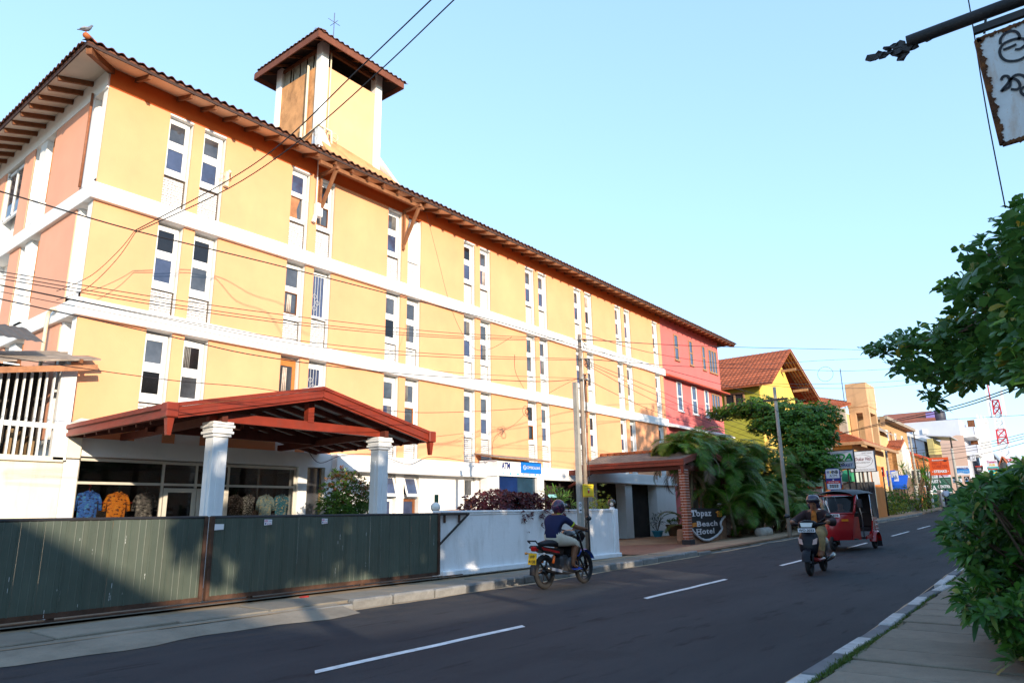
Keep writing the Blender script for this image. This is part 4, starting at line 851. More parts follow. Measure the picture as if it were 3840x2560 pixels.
bp = thing('brick_pillar', 'red brick pillar with white joints at the porch corner', 'pillar', (26.62, 12.3, .1))
m_rbr = M('red glazed brick', (.26, .075, .035), .7, .2, 6, .3, 30, streak=.3, dirt=(.12, .05, .03), dscale=(6, 6, 6), rnd=.15); m_wj = M('white mortar', (.66, .63, .60), .9, .05)
bx0, bx1, by0, by1 = 26.5, 26.9, 12.08, 12.34
q = MB(); q.box(bx0 + .012, bx1 - .012, by0 + .012, by1 - .012, .28, 3.0); q.build('mortar_core', m_wj, bp)
q = MB(); q.bbox(bx0 - .04, bx1 + .05, by0 - .04, by1 + .04, .1, .29, .01); q.build('plinth', m_ink, bp)
zc = .30; k = 0
while zc < 2.95:
    hh = .088
    cuts = [bx0, bx0 + .20, bx1] if k % 2 else [bx0, bx0 + .10, bx0 + .30, bx1]
    for a, b in zip(cuts, cuts[1:]): q = MB(); q.box(a + (.011 if a > bx0 else 0), b - (.011 if b < bx1 else 0), by0, by0 + .06, zc, zc + hh); q.build('brick', m_rbr, bp)
    cuts = [by0 + .061, by1] if k % 2 else [by0 + .061, by0 + .17, by1]
    for a, b in zip(cuts, cuts[1:]): q = MB(); q.box(bx0, bx0 + .06, a + .008, b - .008, zc, zc + hh); q.build('brick', m_rbr, bp)
    zc += .108; k += 1

# ================================================================ name stone of the hotel
c4 = lambda x, y, Y=12.15: P(1900 + x / 2.613, 1600 + y / 2.613, Y=Y)
tz = thing('hotel_name_stone', 'shield-shaped black name board on a brown rock beside the brick pillar', 'sign', (28.9, 12.2, .1))
m_rock = M('brown rendered rock', (.27, .155, .095), .95, .3, 3, 1.0, 9, streak=.4, dirt=(.07, .045, .03), dscale=(2, 2, 2)); m_slate = M('black sign board', (.018, .018, .019), .6, .25, 4, .2, 10); m_rope = M('grey white painted rope', (.50, .49, .50), .8, .15, 8, .5, 30); m_let = M('white raised letters', (.60, .58, .60), .7, .08, 6); m_olet = M('orange brown letters', (.75, .27, .04), .7, .1)
rk = [(1800, 1010), (1810, 1160), (1900, 1165), (2050, 1150), (2165, 1128), (2163, 1060), (2150, 890), (2125, 875), (2060, 1000), (1940, 1050), (1830, 1000)]
q = MB(); pts = smooth_pts([c4(*a) for a in rk + rk[:1]], 3)[:-1]; q.prism([(v.x, 12.17, v.z) for v in pts], (0, .55, 0)); q.build('rock', m_rock, tz)
bd = [(1788, 795), (1830, 800), (1870, 792), (1930, 796), (2000, 799), (2060, 796), (2130, 800), (2134, 868), (2105, 900), (2082, 950), (2098, 1000), (2060, 1052), (2010, 1085), (1960, 1103), (1905, 1096), (1850, 1058), (1815, 1012), (1800, 990)]
q = MB(); q.prism([(c4(*a).x, 12.13, c4(*a).z) for a in bd], (0, .3, 0)); q.build('board', m_slate, tz)
rp = smooth_pts([Vector((c4(*a).x, 12.10, c4(*a).z)) for a in [(2128, 878), (2105, 900), (2085, 948), (2098, 1000), (2060, 1052), (2010, 1088), (1960, 1108), (1905, 1100), (1850, 1062), (1815, 1020), (1803, 1000)]], 4)
q = MB(); q.tube(rp, [.05 + .008 * math.sin(i * 1.9) for i in range(len(rp))], 8); q.build('rope_border', m_rope, tz)
def tzt(body, x0, x1, yb, yt, mat):
    a = c4(x0, yb, 12.12); b = c4(x1, yb, 12.12); h = c4(x0, yt, 12.12).z - a.z
    o = text('lettering', body, mat, tz, (a.x, 12.12, a.z), (1, 0, 0), (0, 0, 1), h, b.x - a.x, .012, .028, sp=1.12); return o
tzt('Topaz', 1805, 2005, 875, 815, m_let); tzt('Beach', 1865, 2065, 975, 925, m_let); tzt('Hotel', 1860, 2035, 1052, 1000, m_let)
def slab(x0, x1, yb, yt, mat):                                  # little serifs of the carved letters
    a = c4(x0, yb, 12.105); b = c4(x1, yt, 12.105); q = MB(); q.box(a.x, b.x, 12.100, 12.115, a.z, b.z); return q
for x0, x1, yb, yt in ((1805, 1818, 838, 812), (1848, 1860, 838, 812), (1820, 1848, 876, 868), (1858, 1885, 976, 969), (1862, 1880, 930, 922), (1858, 1882, 1054, 1046), (1858, 1882, 1006, 998), (1888, 1912, 1054, 1046), (1888, 1912, 1006, 998)): slab(x0, x1, yb, yt, m_let).build('serif', m_let, tz)
q = MB()
for k in range(3):
    a = [c4(1812 + i * 7, 945 + k * 14 + 3.5 * math.sin(i * .9), 12.11) for i in range(8)]; q.tube(a, .022, 6)
q.build('wave_mark', m_olet, tz)
q = MB()
for pts in ([(2052, 838), (2070, 826), (2092, 836)], [(2065, 832), (2065, 875), (2105, 875), (2107, 815)], [(2080, 840), (2080, 862), (2094, 862), (2094, 822)]): q.tube([c4(*a, 12.11) for a in pts], .024, 6)
q.build('monogram', m_olet, tz)
p = c4(2087, 770, 12.3); globe((p.x, 12.3, p.z), .13, .05, m_opal, 'white globe lamp standing on the hotel name stone', False)
# blue pillar and arched panel behind the brick pillar
q = MB(); a = c4(1775, 500, 13.4); b = c4(1812, 800, 13.4); q.bbox(a.x, b.x, 13.3, 13.7, .1, a.z, .01); tag(q.build('blue_post', M('dull blue paint', (.02, .06, .16), .6)), 'tall dull blue post right behind the brick pillar', 'post')
q = MB(); Y = 13.8; a = c4(1828, 800, Y); b = c4(1882, 800, Y); t = c4(1855, 632, Y); r = (b.x - a.x) / 2; cx = (a.x + b.x) / 2
arc = [(cx + r * math.cos(math.pi * i / 12), Y, t.z - r * 1.6 + r * 1.6 * math.sin(math.pi * i / 12)) for i in range(13)]
q.prism([(b.x, Y, .6)] + arc + [(a.x, Y, .6)], (0, .08, 0)); tag(q.build('arched_panel', m_whi), 'narrow white arched panel among the palms behind the name stone', 'panel')
# ================================================================ pink building adjoining the hotel
m_pink_ = M('salmon pink wall paint', (.62, .15, .14), .85, .06, .8, .15, 20, streak=.2, dirt=(.45, .08, .07), dscale=(2, 2, .4))
m_pinkd = M('brick red ledge paint', (.50, .09, .05), .8, .1, 2)
pk = thing('pink_building', 'salmon pink building joined to the far end of the yellow hotel', 'building', (42, 18, 0))
q = MB(); q.box(37.56, 46.5, 18.03, 29, .1, 12.92); q.build('wall', m_pink_, pk)
q = MB(); q.prism([(37.58, 17.55, 9.20), (37.58, 18.02, 9.38), (37.58, 18.02, 9.18), (37.58, 17.55, 9.12)], (9.3, 0, 0)); q.build('ledge', m_pinkd, pk)
q = MB(); q.prism([(37.7, 17.45, 6.18), (37.7, 18.02, 6.42), (37.7, 18.02, 6.2), (37.7, 17.45, 6.10)], (9.1, 0, 0)); q.build('ledge', m_whi, pk)
def pwin(x0, x1, z0, z1, fm, n=1, mid=True):
    q = MB(); Y = 17.985
    q.box(x0, x0 + .07, Y, 18.06, z0, z1); q.box(x1 - .07, x1, Y, 18.06, z0, z1); q.box(x0 + .07, x1 - .07, Y, 18.06, z1 - .07, z1); q.box(x0 + .07, x1 - .07, Y, 18.06, z0, z0 + .07)
    if mid: q.box(x0 + .07, x1 - .07, Y + .003, 18.06, (z0 + z1) / 2 - .04, (z0 + z1) / 2 + .04)
    for k in range(1, n): xx = x0 + (x1 - x0) * k / n; q.box(xx - .05, xx + .05, Y + .002, 18.06, z0 + .07, z1 - .07)
    q.box(x0 - .05, x1 + .05, Y - .06, 18.05, z0 - .06, z0); o = q.build('window', fm, pk)
    for k in range(n): a = x0 + (x1 - x0) * k / n; b = x0 + (x1 - x0) * (k + 1) / n; q = MB(); q.box(a + .06, b - .06, 18.012, 18.02, z0 + .06, z1 - .06); q.build('pane', m_glass2 if z0 > 7 else m_glass, o)
    return o
m_wfr = M('weathered teak frame', (.34, .20, .11), .8, .2, 5, .2)
for x0, x1 in ((39.4, 39.98), (41.6, 42.12), (43.65, 44.15)): pwin(x0, x1, 10.45, 12.08, m_wfr)
pwin(44.72, 46.1, 10.45, 12.05, m_wfr, 3, False)
for x0, x1 in ((39.32, 40.02), (41.45, 42.2), (43.5, 44.1)): pwin(x0, x1, 7.28, 9.08, m_frame)
pwin(44.65, 46.05, 7.3, 9.0, m_wfr, 3, False)
for x0, x1 in ((39.35, 39.95), (41.45, 42.1)): pwin(x0, x1, 4.6, 5.96, m_frame)

# ================================================================ buildings further along the street
def face(px0, py0, px1, py1, X):                               # rectangle seen on a plane across the street: y0, y1, z0, z1
    a = P(px0, py0, X=X); b = P(px1, py1, X=X); return b.y, a.y, b.z, a.z
def fbox(mb, px0, py0, px1, py1, X, D): y0, y1, z0, z1 = face(px0, py0, px1, py1, X); return mb.box(X, X + D, y0, y1, z0, z1)
cA = lambda x, y: (2600 + x / 3.136, 1200 + y / 3.136)
cB = lambda x, y: (3000 + x / 2.613, 1350 + y / 2.613)
m_yhouse = M('bright yellow wall', (.74, .50, .11), .85, .06, .7, .1, streak=.1, dirt=(.5, .35, .08), dscale=(1, 1, .3)); m_olive = M('shade-toned olive green wall', (.36, .36, .05), .85, .08, .8, .1, streak=.2, dirt=(.2, .2, .05), dscale=(1, 1, .3))  # olive side: green wall with its shade darkened into the colour
m_rtile = M('red clay roof', (.36, .10, .045), .85, .3, 3, .3, streak=.35, dirt=(.14, .06, .04), dscale=(1.5, 1.5, 1.5), rnd=.2)
m_tan = M('tan tower plaster', (.56, .35, .19), .9, .1, .7, .2, streak=.9, dirt=(.22, .13, .07), dscale=(1, 1, .25)); m_tanb = M('tan wall plaster', (.62, .42, .20), .9, .08, .7, .2, streak=.3, dirt=(.3, .2, .1), dscale=(1, 1, .3))
# --- yellow house with a steep tiled gable
yh = thing('gable_house', 'yellow and olive house with steep red tile gable behind the trees', 'house', (52, 17.4, .6))
GX0, GX1, GXM, GYF, GYB = 52.0, 60.6, 56.3, 17.2, 24.5; ze, za = 10.6, 13.75; xl, xr = 51.2, 65.5; Yr = 16.0
q = MB(); q.add([(GX0, GYF, .6), (GX1, GYF, .6), (GX1, GYF, 10.4), (58.4, GYF, 12.5), (56.2, GYF, 13.4), (GX0, GYF, 10.6)], [(0, 1, 2, 3, 4, 5)]); q.prism([(GX0, GYF + .01, .6), (GX1, GYF + .01, .6), (GX1, GYF + .01, 10.3), (56.2, GYF + .01, 13.3), (GX0, GYF + .01, 10.5)], (0, 7, 0)); q.build('gable_wall', m_yhouse, yh)
q = MB(); q.box(GX0 - .04, GX0 - .005, GYF + .05, GYB, .6, 10.7); q.build('side_wall', m_olive, yh)
# olive side: open window
y0, y1, z0, z1 = 18.35, 19.9, 8.9, 9.95
q = MB(); q.box(GX0 - .12, GX0 - .03, y0, y1, z0 - .08, z0 + .06); q.box(GX0 - .12, GX0 - .03, y0, y1, z1 - .06, z1 + .08)
for yy in (y0, y0 + .72, y1 - .1): q.box(GX0 - .12, GX0 - .03, yy, yy + .12, z0 + .06, z1 - .06)
o = q.build('window', m_wfr, yh); q = MB(); q.box(GX0 - .06, GX0 - .045, y0 + .1, y1 - .1, z0 + .05, z1 - .05); q.build('pane', m_ink, o)
slL = Vector((GXM + .6 - xl, 0, za - ze)); q = MB(); q.prism([(xl, Yr, ze - .35), (GXM + .6, Yr, za), (GXM + .6, GYB, za), (xl, GYB, ze - .35)], (0, 0, .08)); rfy = q.build('roof', m_rtile, yh)
q = MB(); q.prism([(xr, Yr, ze - .7), (GXM + .6, Yr, za), (GXM + .6, GYB, za), (xr, GYB, ze - .7)], (0, 0, .08)); q.build('roof', m_rtile, yh)
# rows of tiles on the slope one can see
def tile_rows(parent, A, B, Cc, Dd, rows, cols, mat, th=.07):
    """A-B lower edge, D-C upper edge; each course a stepped strip of half-round tiles"""
    A, B, Cc, Dd = map(Vector, (A, B, Cc, Dd)); nrm = (B - A).cross(Dd - A).normalized(); nrm = nrm if nrm.z > 0 else -nrm
    for r in range(rows):
        q = MB(); vs_ = []; u0, u1 = r / rows, min(1, (r + 1.12) / rows); n = cols * 3
        for i in range(n + 1):
            s = i / n; hgt = th * (.35 + .65 * abs(math.sin(math.pi * i / 3)))
            lo = A.lerp(B, s).lerp(Dd.lerp(Cc, s), u0); hi = A.lerp(B, s).lerp(Dd.lerp(Cc, s), u1)
            vs_ += [lo + nrm * (hgt + .04), hi + nrm * (hgt * .7), lo]
        q.add(vs_, [(3 * i, 3 * i + 1, 3 * i + 4, 3 * i + 3) for i in range(n)] + [(3 * i, 3 * i + 3, 3 * i + 5, 3 * i + 2) for i in range(n)]); q.build('tile_course', mat, parent)
tile_rows(rfy, (xl, Yr, ze - .27), (xl, GYB, ze - .27), (GXM + .6, GYB, za + .08), (GXM + .6, Yr, za + .08), 14, 26, m_rtile)
# underside of the projecting gable: battens and brackets
for k in range(5):
    u = k / 4; q = MB(); yy = Yr + .08 + u * 1.0; q.obox((GXM + .6, yy, za - .12), (xr - .2, yy, ze - .75), .09, .1); q.build('rafter', m_wfr, yh)
for k in range(11):
    u = k / 10; xx = GXM + .8 + u * (xr - GXM - 1.2); zz = za - .06 + (ze - .7 - za) * (xx - GXM - .6) / (xr - GXM - .6); q = MB(); q.obox((xx, Yr + .05, zz), (xx, GYF, zz), .12, .05); q.build('batten', m_rtile, yh)
for xx, zz in ((57.6, 12.3), (60.4, 11.0), (64.2, 9.9)): q = MB(); q.obox((xx, Yr, zz), (xx, GYF + (0 if xx < 61 else 2), zz), .15, .2); q.build('bracket', m_wfr, yh)
q = MB(); q.box(61, 66, 18.6, 22, .6, 9.6); q.build('rear_wing', M('dark brown boarding', (.06, .035, .025), .9), yh)
# --- low house with sagging red roof between
h2 = thing('sagging_roof_house', 'house with a sagging red tile roof left of the tan water tower', 'house', (62, 15, .8))
X = 62; a = P(*cA(1200, 1040), X=X); b = P(*cA(1700, 1035), X=X); c = P(*cA(1790, 1020), X=X + 5); d = P(*cA(1405, 940), X=X + 5)
q = MB(); q.prism([(X, a.y, a.z), (X, b.y - .2, b.z), (X + 5, b.y - .2, b.z + .9), (X + 5, a.y, a.z + 1.6)], (0, 0, .12)); r2 = q.build('roof', m_rtile, h2)
tile_rows(r2, (X, a.y, a.z + .12), (X, b.y - .2, b.z + .12), (X + 5, b.y - .2, b.z + 1.02), (X + 5, a.y, a.z + 1.72), 6, 16, m_rtile)
q = MB(); q.box(X + .3, X + 5, b.y + .1, a.y, .8, min(a.z, b.z) - .1); q.build('wall', m_tanb, h2)
q = MB(); q.box(X - .1, X + .3, P(*cA(1790, 1100), X=X).y, P(*cA(1700, 1100), X=X).y, .8, P(*cA(1700, 1040), X=X).z); q.build('pier', M('grey weathered plaster', (.42, .38, .32), .9, .15, 1, streak=.5, dirt=(.15, .13, .11), dscale=(1, 1, .3)), h2)
q = MB(); q.obox((X - .1, a.y, a.z - .05), (X - .1, b.y - .2, b.z - .05), .1, .25); q.build('fascia', m_wfr, h2)
# --- tan water tower on four legs
X = 66; wt = thing('water_tower', 'tan concrete water tower on square legs above the tiled roofs', 'tower', (X, 14, .8))
y0, y1, z0, z1 = face(*cA(1775, 755), *cA(2060, 1010), X); D = 3.4
q = MB(); q.bbox(X, X + D, y0, y1, z0, z1, .03); q.build('tank', m_tan, wt); q = MB(); q.box(X + .05, X + D - .05, y0 + .05, y1 - .05, z0 - .5, z0); q.build('ring_beam', m_tan, wt)
for yy in (y0 + .05, y1 - .6):
    for xx in (X + .05, X + D - .55): q = MB(); q.box(xx, xx + .5, yy, yy + .5, .8, z0 - .5); q.build('leg', m_tan, wt)
q = MB(); q.tube([(X - .1, y1 + .15, z0 - 1), (X - .1, y1 + .15, z1 + 1.4)], .04, 6); q.build('mast', M('blue grey steel', (.1, .12, .2), .5), wt)
# --- yellow tan building standing behind the tower
X = 74; b3 = thing('tan_building', 'tan two-storey building with lean-to roof behind the water tower', 'building', (X, 15, .9))
y0, y1, z0, z1 = face(*cB(545, 560), *cB(700, 760), X); q = MB(); q.prism([(X, y1, .9), (X, y0, .9), (X, y0, z1 - 1.2), (X, y1, z1)], (8, 0, 0)); q.build('wall', m_tanb, b3)
q = MB(); q.prism([(X - .4, y1 + .2, z1 + .05), (X - .4, y0 - .6, z1 - 1.35), (X + 8, y0 - .6, z1 - 1.35), (X + 8, y1 + .2, z1 + .05)], (0, 0, .12)); q.build('roof', m_rust, b3)
for k in range(3): yy = y1 - .7 - k * .8; q = MB(); q.box(X - .05, X + .02, yy - .2, yy + .2, z0 + 1, z0 + 1.9); q.build('window', m_wfr, b3)
# --- stone-clad building along the street
m_stone = M('rubble stone cladding', (.46, .27, .13), .9, .3, 4, .8, 6, streak=.4, dirt=(.20, .10, .05), dscale=(4, 4, 5)); X0, X1, Y0 = 88.0, 104.5, 16.0
sb = thing('stone_building', 'brown stone-clad building with small white windows', 'building', (96, Y0, 1.2))
q = MB(); q.box(X0, X1, Y0, Y0 + 8, 1.2, 11.0); q.build('wall', m_stone, sb)
q = MB(); q.box(X0 - .6, X1 + 1.2, Y0 - .9, Y0 + 8, 11.0, 11.35); q.build('roof_slab', m_rust, sb)
for k, (x, w_) in enumerate(((90.5, .9), (93.0, .5), (95.5, .9), (99.8, .9))):
    q = MB(); q.box(x, x + w_, Y0 - .08, Y0 + .02, 8.9, 10.1); o = q.build('window', m_frame if k != 1 else m_wood, sb); q = MB(); q.box(x + .2, x + w_ - .2, Y0 - .1, Y0 - .085, 9.1, 9.9); q.build('pane', m_stone if k == 1 else m_glass, o)
q = MB(); q.tube([(X1, Y0 - .8, 11), (X1, Y0 - .8, 6)], .06, 6); q.build('downpipe', m_dark, sb)
for x in (90, 94.5, 99):
    q = MB(); q.box(x, x + 1.4, Y0 - .1, Y0 + .02, 3.8, 5.6); o = q.build('window', m_frame, sb); q = MB(); q.box(x + .15, x + 1.25, Y0 - .12, Y0 - .105, 3.95, 5.45); q.build('pane', m_glass, o)
# small tiled porch gable in front of it
sp = thing('small_tiled_gable', 'small brown tiled gable roof in front of the stone building', 'house', (80, 14.2, 1)); X = 80
a = P(*cB(830, 880), X=X); b = P(*cB(985, 880), X=X); t0 = P(*cB(850, 795), X=X + 3); t1 = P(*cB(1000, 790), X=X + 3)
q = MB(); q.prism([(X, a.y, a.z), (X, b.y, b.z), (X + 3, b.y, t1.z), (X + 3, a.y, t1.z)], (0, 0, .1)); r4 = q.build('roof', m_tiler, sp); tile_rows(r4, (X, a.y, a.z + .1), (X, b.y, b.z + .1), (X + 3, b.y, t1.z + .1), (X + 3, a.y, t1.z + .1), 7, 9, m_rtile)
q = MB(); q.prism([(X + .2, b.y - .02, 1), (X + .2, b.y - .02, b.z + .1), (X + 3, b.y - .02, t1.z - .1), (X + 5, b.y - .02, b.z), (X + 5, b.y - .02, 1)], (0, .5, 0)); q.build('gable_wall', m_cream, sp)
q = MB(); q.box(X + .4, X + 5, b.y + .5, a.y, 1, b.z - .1); q.build('wall', m_stone, sp)
for k in range(2): q = MB(); yy = a.y - .5 - k * 1.5; q.box(X + .33, X + .42, yy - .8, yy, 3.6, 5.0); o = q.build('window', m_frame, sp); q = MB(); q.box(X + .30, X + .32, yy - .7, yy - .1, 3.7, 4.9); q.build('pane', m_glass, o)
# --- hip-roofed house in front with yellow walls
hh = thing('hip_roof_house', 'low yellow house with red hip roof behind the supermarket sign', 'house', (56, 13, .7)); X = 56
L0 = P(*cB(130, 845), X=X); R0 = P(*cB(610, 800), X=X); T0 = P(*cB(160, 670), X=X + 5); T1 = P(*cB(300, 680), X=X + 5); F0 = P(*cB(835, 850), Y=R0.y + .1)
zE = R0.z; q = MB(); q.prism([(X, L0.y, zE), (X, R0.y, zE), (X + 5, R0.y + 3.2, T1.z), (X + 5, L0.y, T1.z)], (0, 0, .1)); r5 = q.build('roof', m_rtile, hh); tile_rows(r5, (X, L0.y, zE + .1), (X, R0.y, zE + .1), (X + 5, R0.y + 3.2, T1.z + .1), (X + 5, L0.y, T1.z + .1), 10, 22, m_rtile)
q = MB(); q.prism([(X, R0.y, zE), (X + 13, R0.y, zE), (X + 10, R0.y + 3.2, T1.z), (X + 5, R0.y + 3.2, T1.z)], (0, 0, .1)); q.build('roof', m_rtile, hh)
q = MB(); q.obox((X - .05, L0.y, zE - .05), (X - .05, R0.y - .1, zE - .05), .12, .22); q.obox((X, R0.y - .06, zE - .05), (X + 13, R0.y - .06, zE - .05), .12, .22); q.build('fascia', m_wfr, hh)
q = MB(); q.box(X + .8, X + 12, R0.y + .9, L0.y, .7, zE); q.build('wall', m_tanb, hh)
for k in range(3):
    yy = R0.y + 1.3 + k * 2.3; q = MB(); q.box(X + .70, X + .82, yy, yy + 1.2, zE - 3.6, zE - 2.2); o = q.build('window', m_frame, hh); q = MB(); q.box(X + .68, X + .695, yy + .12, yy + 1.08, zE - 3.5, zE - 2.3); q.build('pane', m_glass, o)
q = MB(); y = R0.y + 2.2; q.box(X + .72, X + .81, y, y + 3.5, zE - 1.6, zE - .5); q.build('window', m_ink, hh)
# --- orange shop below, green awning, teal wall
os_ = thing('orange_shop', 'orange shop with a green rounded awning behind the bank sign', 'shop', (52, 12, .6)); X = 52
y0, y1, z0, z1 = face(*cB(180, 1050), *cB(720, 1180), X); q = MB(); q.box(X, X + 3, y0, y1, .6, z1); q.build('wall', M('orange shop paint', (.62, .20, .04), .8, .1, 1), os_)
for k in range(5): a = P(*cB(415 + k * 80, 1085), X=X); q = MB(); q.box(X - .03, X + .01, a.y - .2, a.y + .2, a.z - .9, a.z); q.build('pillar_strip', m_whi, os_)
a = P(*cB(415, 1140), X=X - 1); b = P(*cB(515, 1185), X=X - 1); q = MB()
arc = [((X - .02) - math.sin(t * math.pi / 16) * 1.2, math.cos(t * math.pi / 16) * .9) for t in range(9)]; q.prism([(x_, a.y, b.z + z_ * .9) for x_, z_ in arc] + [(X - .02, a.y, b.z)], (0, b.y - a.y, 0)); q.build('awning', M('green awning cloth', (.02, .22, .10), .7), os_)
y0, y1, z0, z1 = face(*cB(80, 1110), *cB(240, 1280), X - 1.5); q = MB(); q.box(X - 1.5, X - 1.3, y0, y1, .6, z1); q.build('teal_wall', M('dull teal wall', (.05, .13, .12), .8, .15, 1), os_)
y0, y1, z0, z1 = face(*cB(420, 1200), *cB(740, 1300), X - .3); q = MB(); q.box(X - .3, X - .2, y0, y1, .6, z1); q.build('shop_window', m_glass, os_)
# --- low white yard wall with red capping, right of the palms
X = 44; yw = thing('yard_wall', 'low white yard wall with red capping beyond the palms', 'wall', (X, 11.5, .5)); y0, y1, z0, z1 = face(*cB(-250, 1270), *cB(230, 1400), X)
q = MB(); q.box(X, X + .2, y0, y1, .4, z1); q.build('wall', m_whi, yw); q = MB(); q.bbox(X - .06, X + .26, y0, y0 + 2.2, z1, z1 + .12, .02); q.build('capping', m_pinkd, yw)
# --- blue-awninged cafe
X = 72; cf = thing('awning_cafe', 'dark cafe front with a bright blue striped awning', 'shop', (X, 12.5, 1)); y0, y1, z0, z1 = face(*cB(770, 1150), *cB(1040, 1300), X)
q = MB(); q.box(X, X + 6, y0, y1 + 1, 1, z1); q.build('wall', M('dark brown cafe wall', (.16, .11, .08), .8, .3, 1), cf)  # dark brown wall with random variation
m_awn = M('blue awning cloth', (.01, .10, .55), .6, .1, 3)
for a_, b_, zo in ((cB(770, 1145), cB(920, 1200), 0), (cB(900, 1190), cB(1045, 1225), 0)):
    u = P(*a_, X=X - .2); v = P(*b_, X=X - 1.6); q = MB(); q.prism([(X - .1, u.y, u.z + .5), (X - .1, v.y, u.z + .5), (X - 1.6, v.y, v.z), (X - 1.6, u.y, v.z)], (0, 0, .05)); aw = q.build('awning', m_awn, cf)
    q = MB(); q.box(X - 1.62, X - 1.58, v.y, u.y, v.z - .3, v.z + .02); q.build('valance', m_awn, aw)
for k in range(5): p = P(*cB(935 + k * 27, 1225), X=X - 1.5); q = MB(); q.tube([(X - 1.5, p.y, p.z), (X - 1.5, p.y, 1)], .04, 6); q.build('awning_post', m_iron, cf)
# --- orange-brown house behind the pandanus and green hoarding wall
X = 100; ob = thing('orange_house', 'orange brown house with red parapet behind the thin pole', 'house', (X, 17, 1.3)); y0, y1, z0, z1 = face(*cB(1040, 905), *cB(1250, 1120), X)
q = MB(); q.prism([(X, y1, 1.2), (X, y0, 1.2), (X, y0, z1 - 1.0), (X, y1, z1)], (7, 0, 0)); q.build('wall', M('orange brown wall', (.55, .22, .08), .85, .1, .6), ob); q = MB(); q.prism([(X - .2, y1, z1), (X - .2, y0 - .3, z1 - 1.05), (X + 7, y0 - .3, z1 - 1.05), (X + 7, y1, z1)], (0, 0, .3)); q.build('parapet', m_pinkd, ob)
# --- big white building with balconies
X = 125; wb = thing('white_balcony_building', 'large white building with roof tanks and street balconies in the distance', 'building', (X, 22, 1.3))
m_wfar = M('far white plaster', (.60, .62, .70), .85, .06, .3, streak=.3, dirt=(.45, .38, .38), dscale=(.4, .4, .15)); m_pch = M('peach plaster', (.62, .42, .33), .85, .08, .3)
y0, y1, z0, z1 = face(*cB(1000, 620), *cB(1640, 1110), X); q = MB(); q.box(X, X + 22, y0, y1, 1.2, z1); q.build('wall', m_wfar, wb)
a = P(*cB(1380, 750), X=X - .1); b = P(*cB(1665, 1110), X=X - .1); q = MB(); q.add([(X - .06, a.y + 4, 1.2), (X - .06, b.y, 1.2), (X - .06, b.y, a.z), (X - .06, a.y - 2, a.z + .1), (X - .06, a.y, a.z - .5), (X - .06, a.y + 1.5, a.z - 2.2), (X - .06, a.y + 4, a.z - 2.6)], [(0, 1, 2, 3, 4, 5, 6)]); q.build('patched_plaster', m_pch, wb)
for px0, px1, py0, py1 in ((1100, 1150, 688, 725), (1195, 1245, 678, 722)): u = face(*cB(px0, py0), *cB(px1, py1), X - .15); q = MB(); q.box(X - .2, X - .02, *u); q.build('shutter', m_whi, wb)
u = face(*cB(1640, 600), *cB(1660, 1110), X); q = MB(); q.box(X + 9, X + 22, u[0] - 1.0, u[1], 1.2, z1 - .6); q.build('street_front', m_whi, wb)
for k, (zt, zb) in enumerate(((640, 745), (830, 920))):
    zz = P(*cB(1700, zb), X=X + 4).z; q = MB(); q.box(X + 1, X + 9, y0 - 1.7, y0 + .1, zz - .3, zz); fl = q.build('balcony', m_whi, wb); q = MB(); q.box(X + 1, X + 1.15, y0 - 1.7, y0, zz, zz + 1.2); q.box(X + 1, X + 9, y0 - 1.75, y0 - 1.65, zz, zz + 1.2); q.build('parapet', m_wfar, fl)
    q = MB(); q.box(X + 8.9, X + 8.99, y0 - 1.3, y0 - .3, zz + .1, zz + 3.0); q.build('door', m_wood, wb)
for px in (1745, 1775, 1805):
    a = P(*cB(px, 600), X=X + 6); b = P(*cB(px + 55, 1070), X=X + 6); q = MB(); xo = X + 6 + (px - 1745) * .04; q.box(xo, xo + .5, a.y - .22, a.y + .22, 1.2, a.z); cl = q.build('column', m_whi, wb); q = MB(); q.add([(xo - .1, a.y - .35, a.z), (xo - .1, a.y + .35, a.z), (xo + .6, a.y + .35, a.z), (xo + .6, a.y - .35, a.z), (xo + .25, a.y, a.z + 1.2)], [(0, 1, 4), (1, 2, 4), (2, 3, 4), (3, 0, 4), (0, 1, 2, 3)]); q.build('finial', m_whi, cl)
a = P(*cB(900, 605), X=X + 2); b = P(*cB(1540, 600), X=X + 2); t = P(*cB(1450, 588), X=X + 14); q = MB(); q.prism([(X + 1, a.y + 3, z1 + .2), (X + 1, y0 + 3, z1 - .1), (X + 14, y0 + 5, z1 + 3.0), (X + 14, a.y + 3, z1 + 3.0)], (0, 0, .2)); q.build('roof', m_rtile, wb)
u = face(*cB(1228, 510), *cB(1320, 575), X + 5); q = MB(); q.box(X + 5, X + 9, u[0], u[1], u[2] - 1, u[3]); tag(q.build('roof_tank', M('violet tank sheet', (.26, .20, .48), .6, .1, 1)), 'violet square tank on the roof of the far white building', 'tank')
p = P(*cB(1345, 555), X=X + 5); q = MB(); q.lathe((X + 6.5, p.y, p.z - 1.6), [(1.05, 0), (1.05, 2.2), (.9, 2.6), (.4, 2.9)], 16); tag(q.build('water_barrel', M('black plastic barrel', (.04, .04, .06), .5)), 'black round water barrel beside the violet roof tank', 'tank')
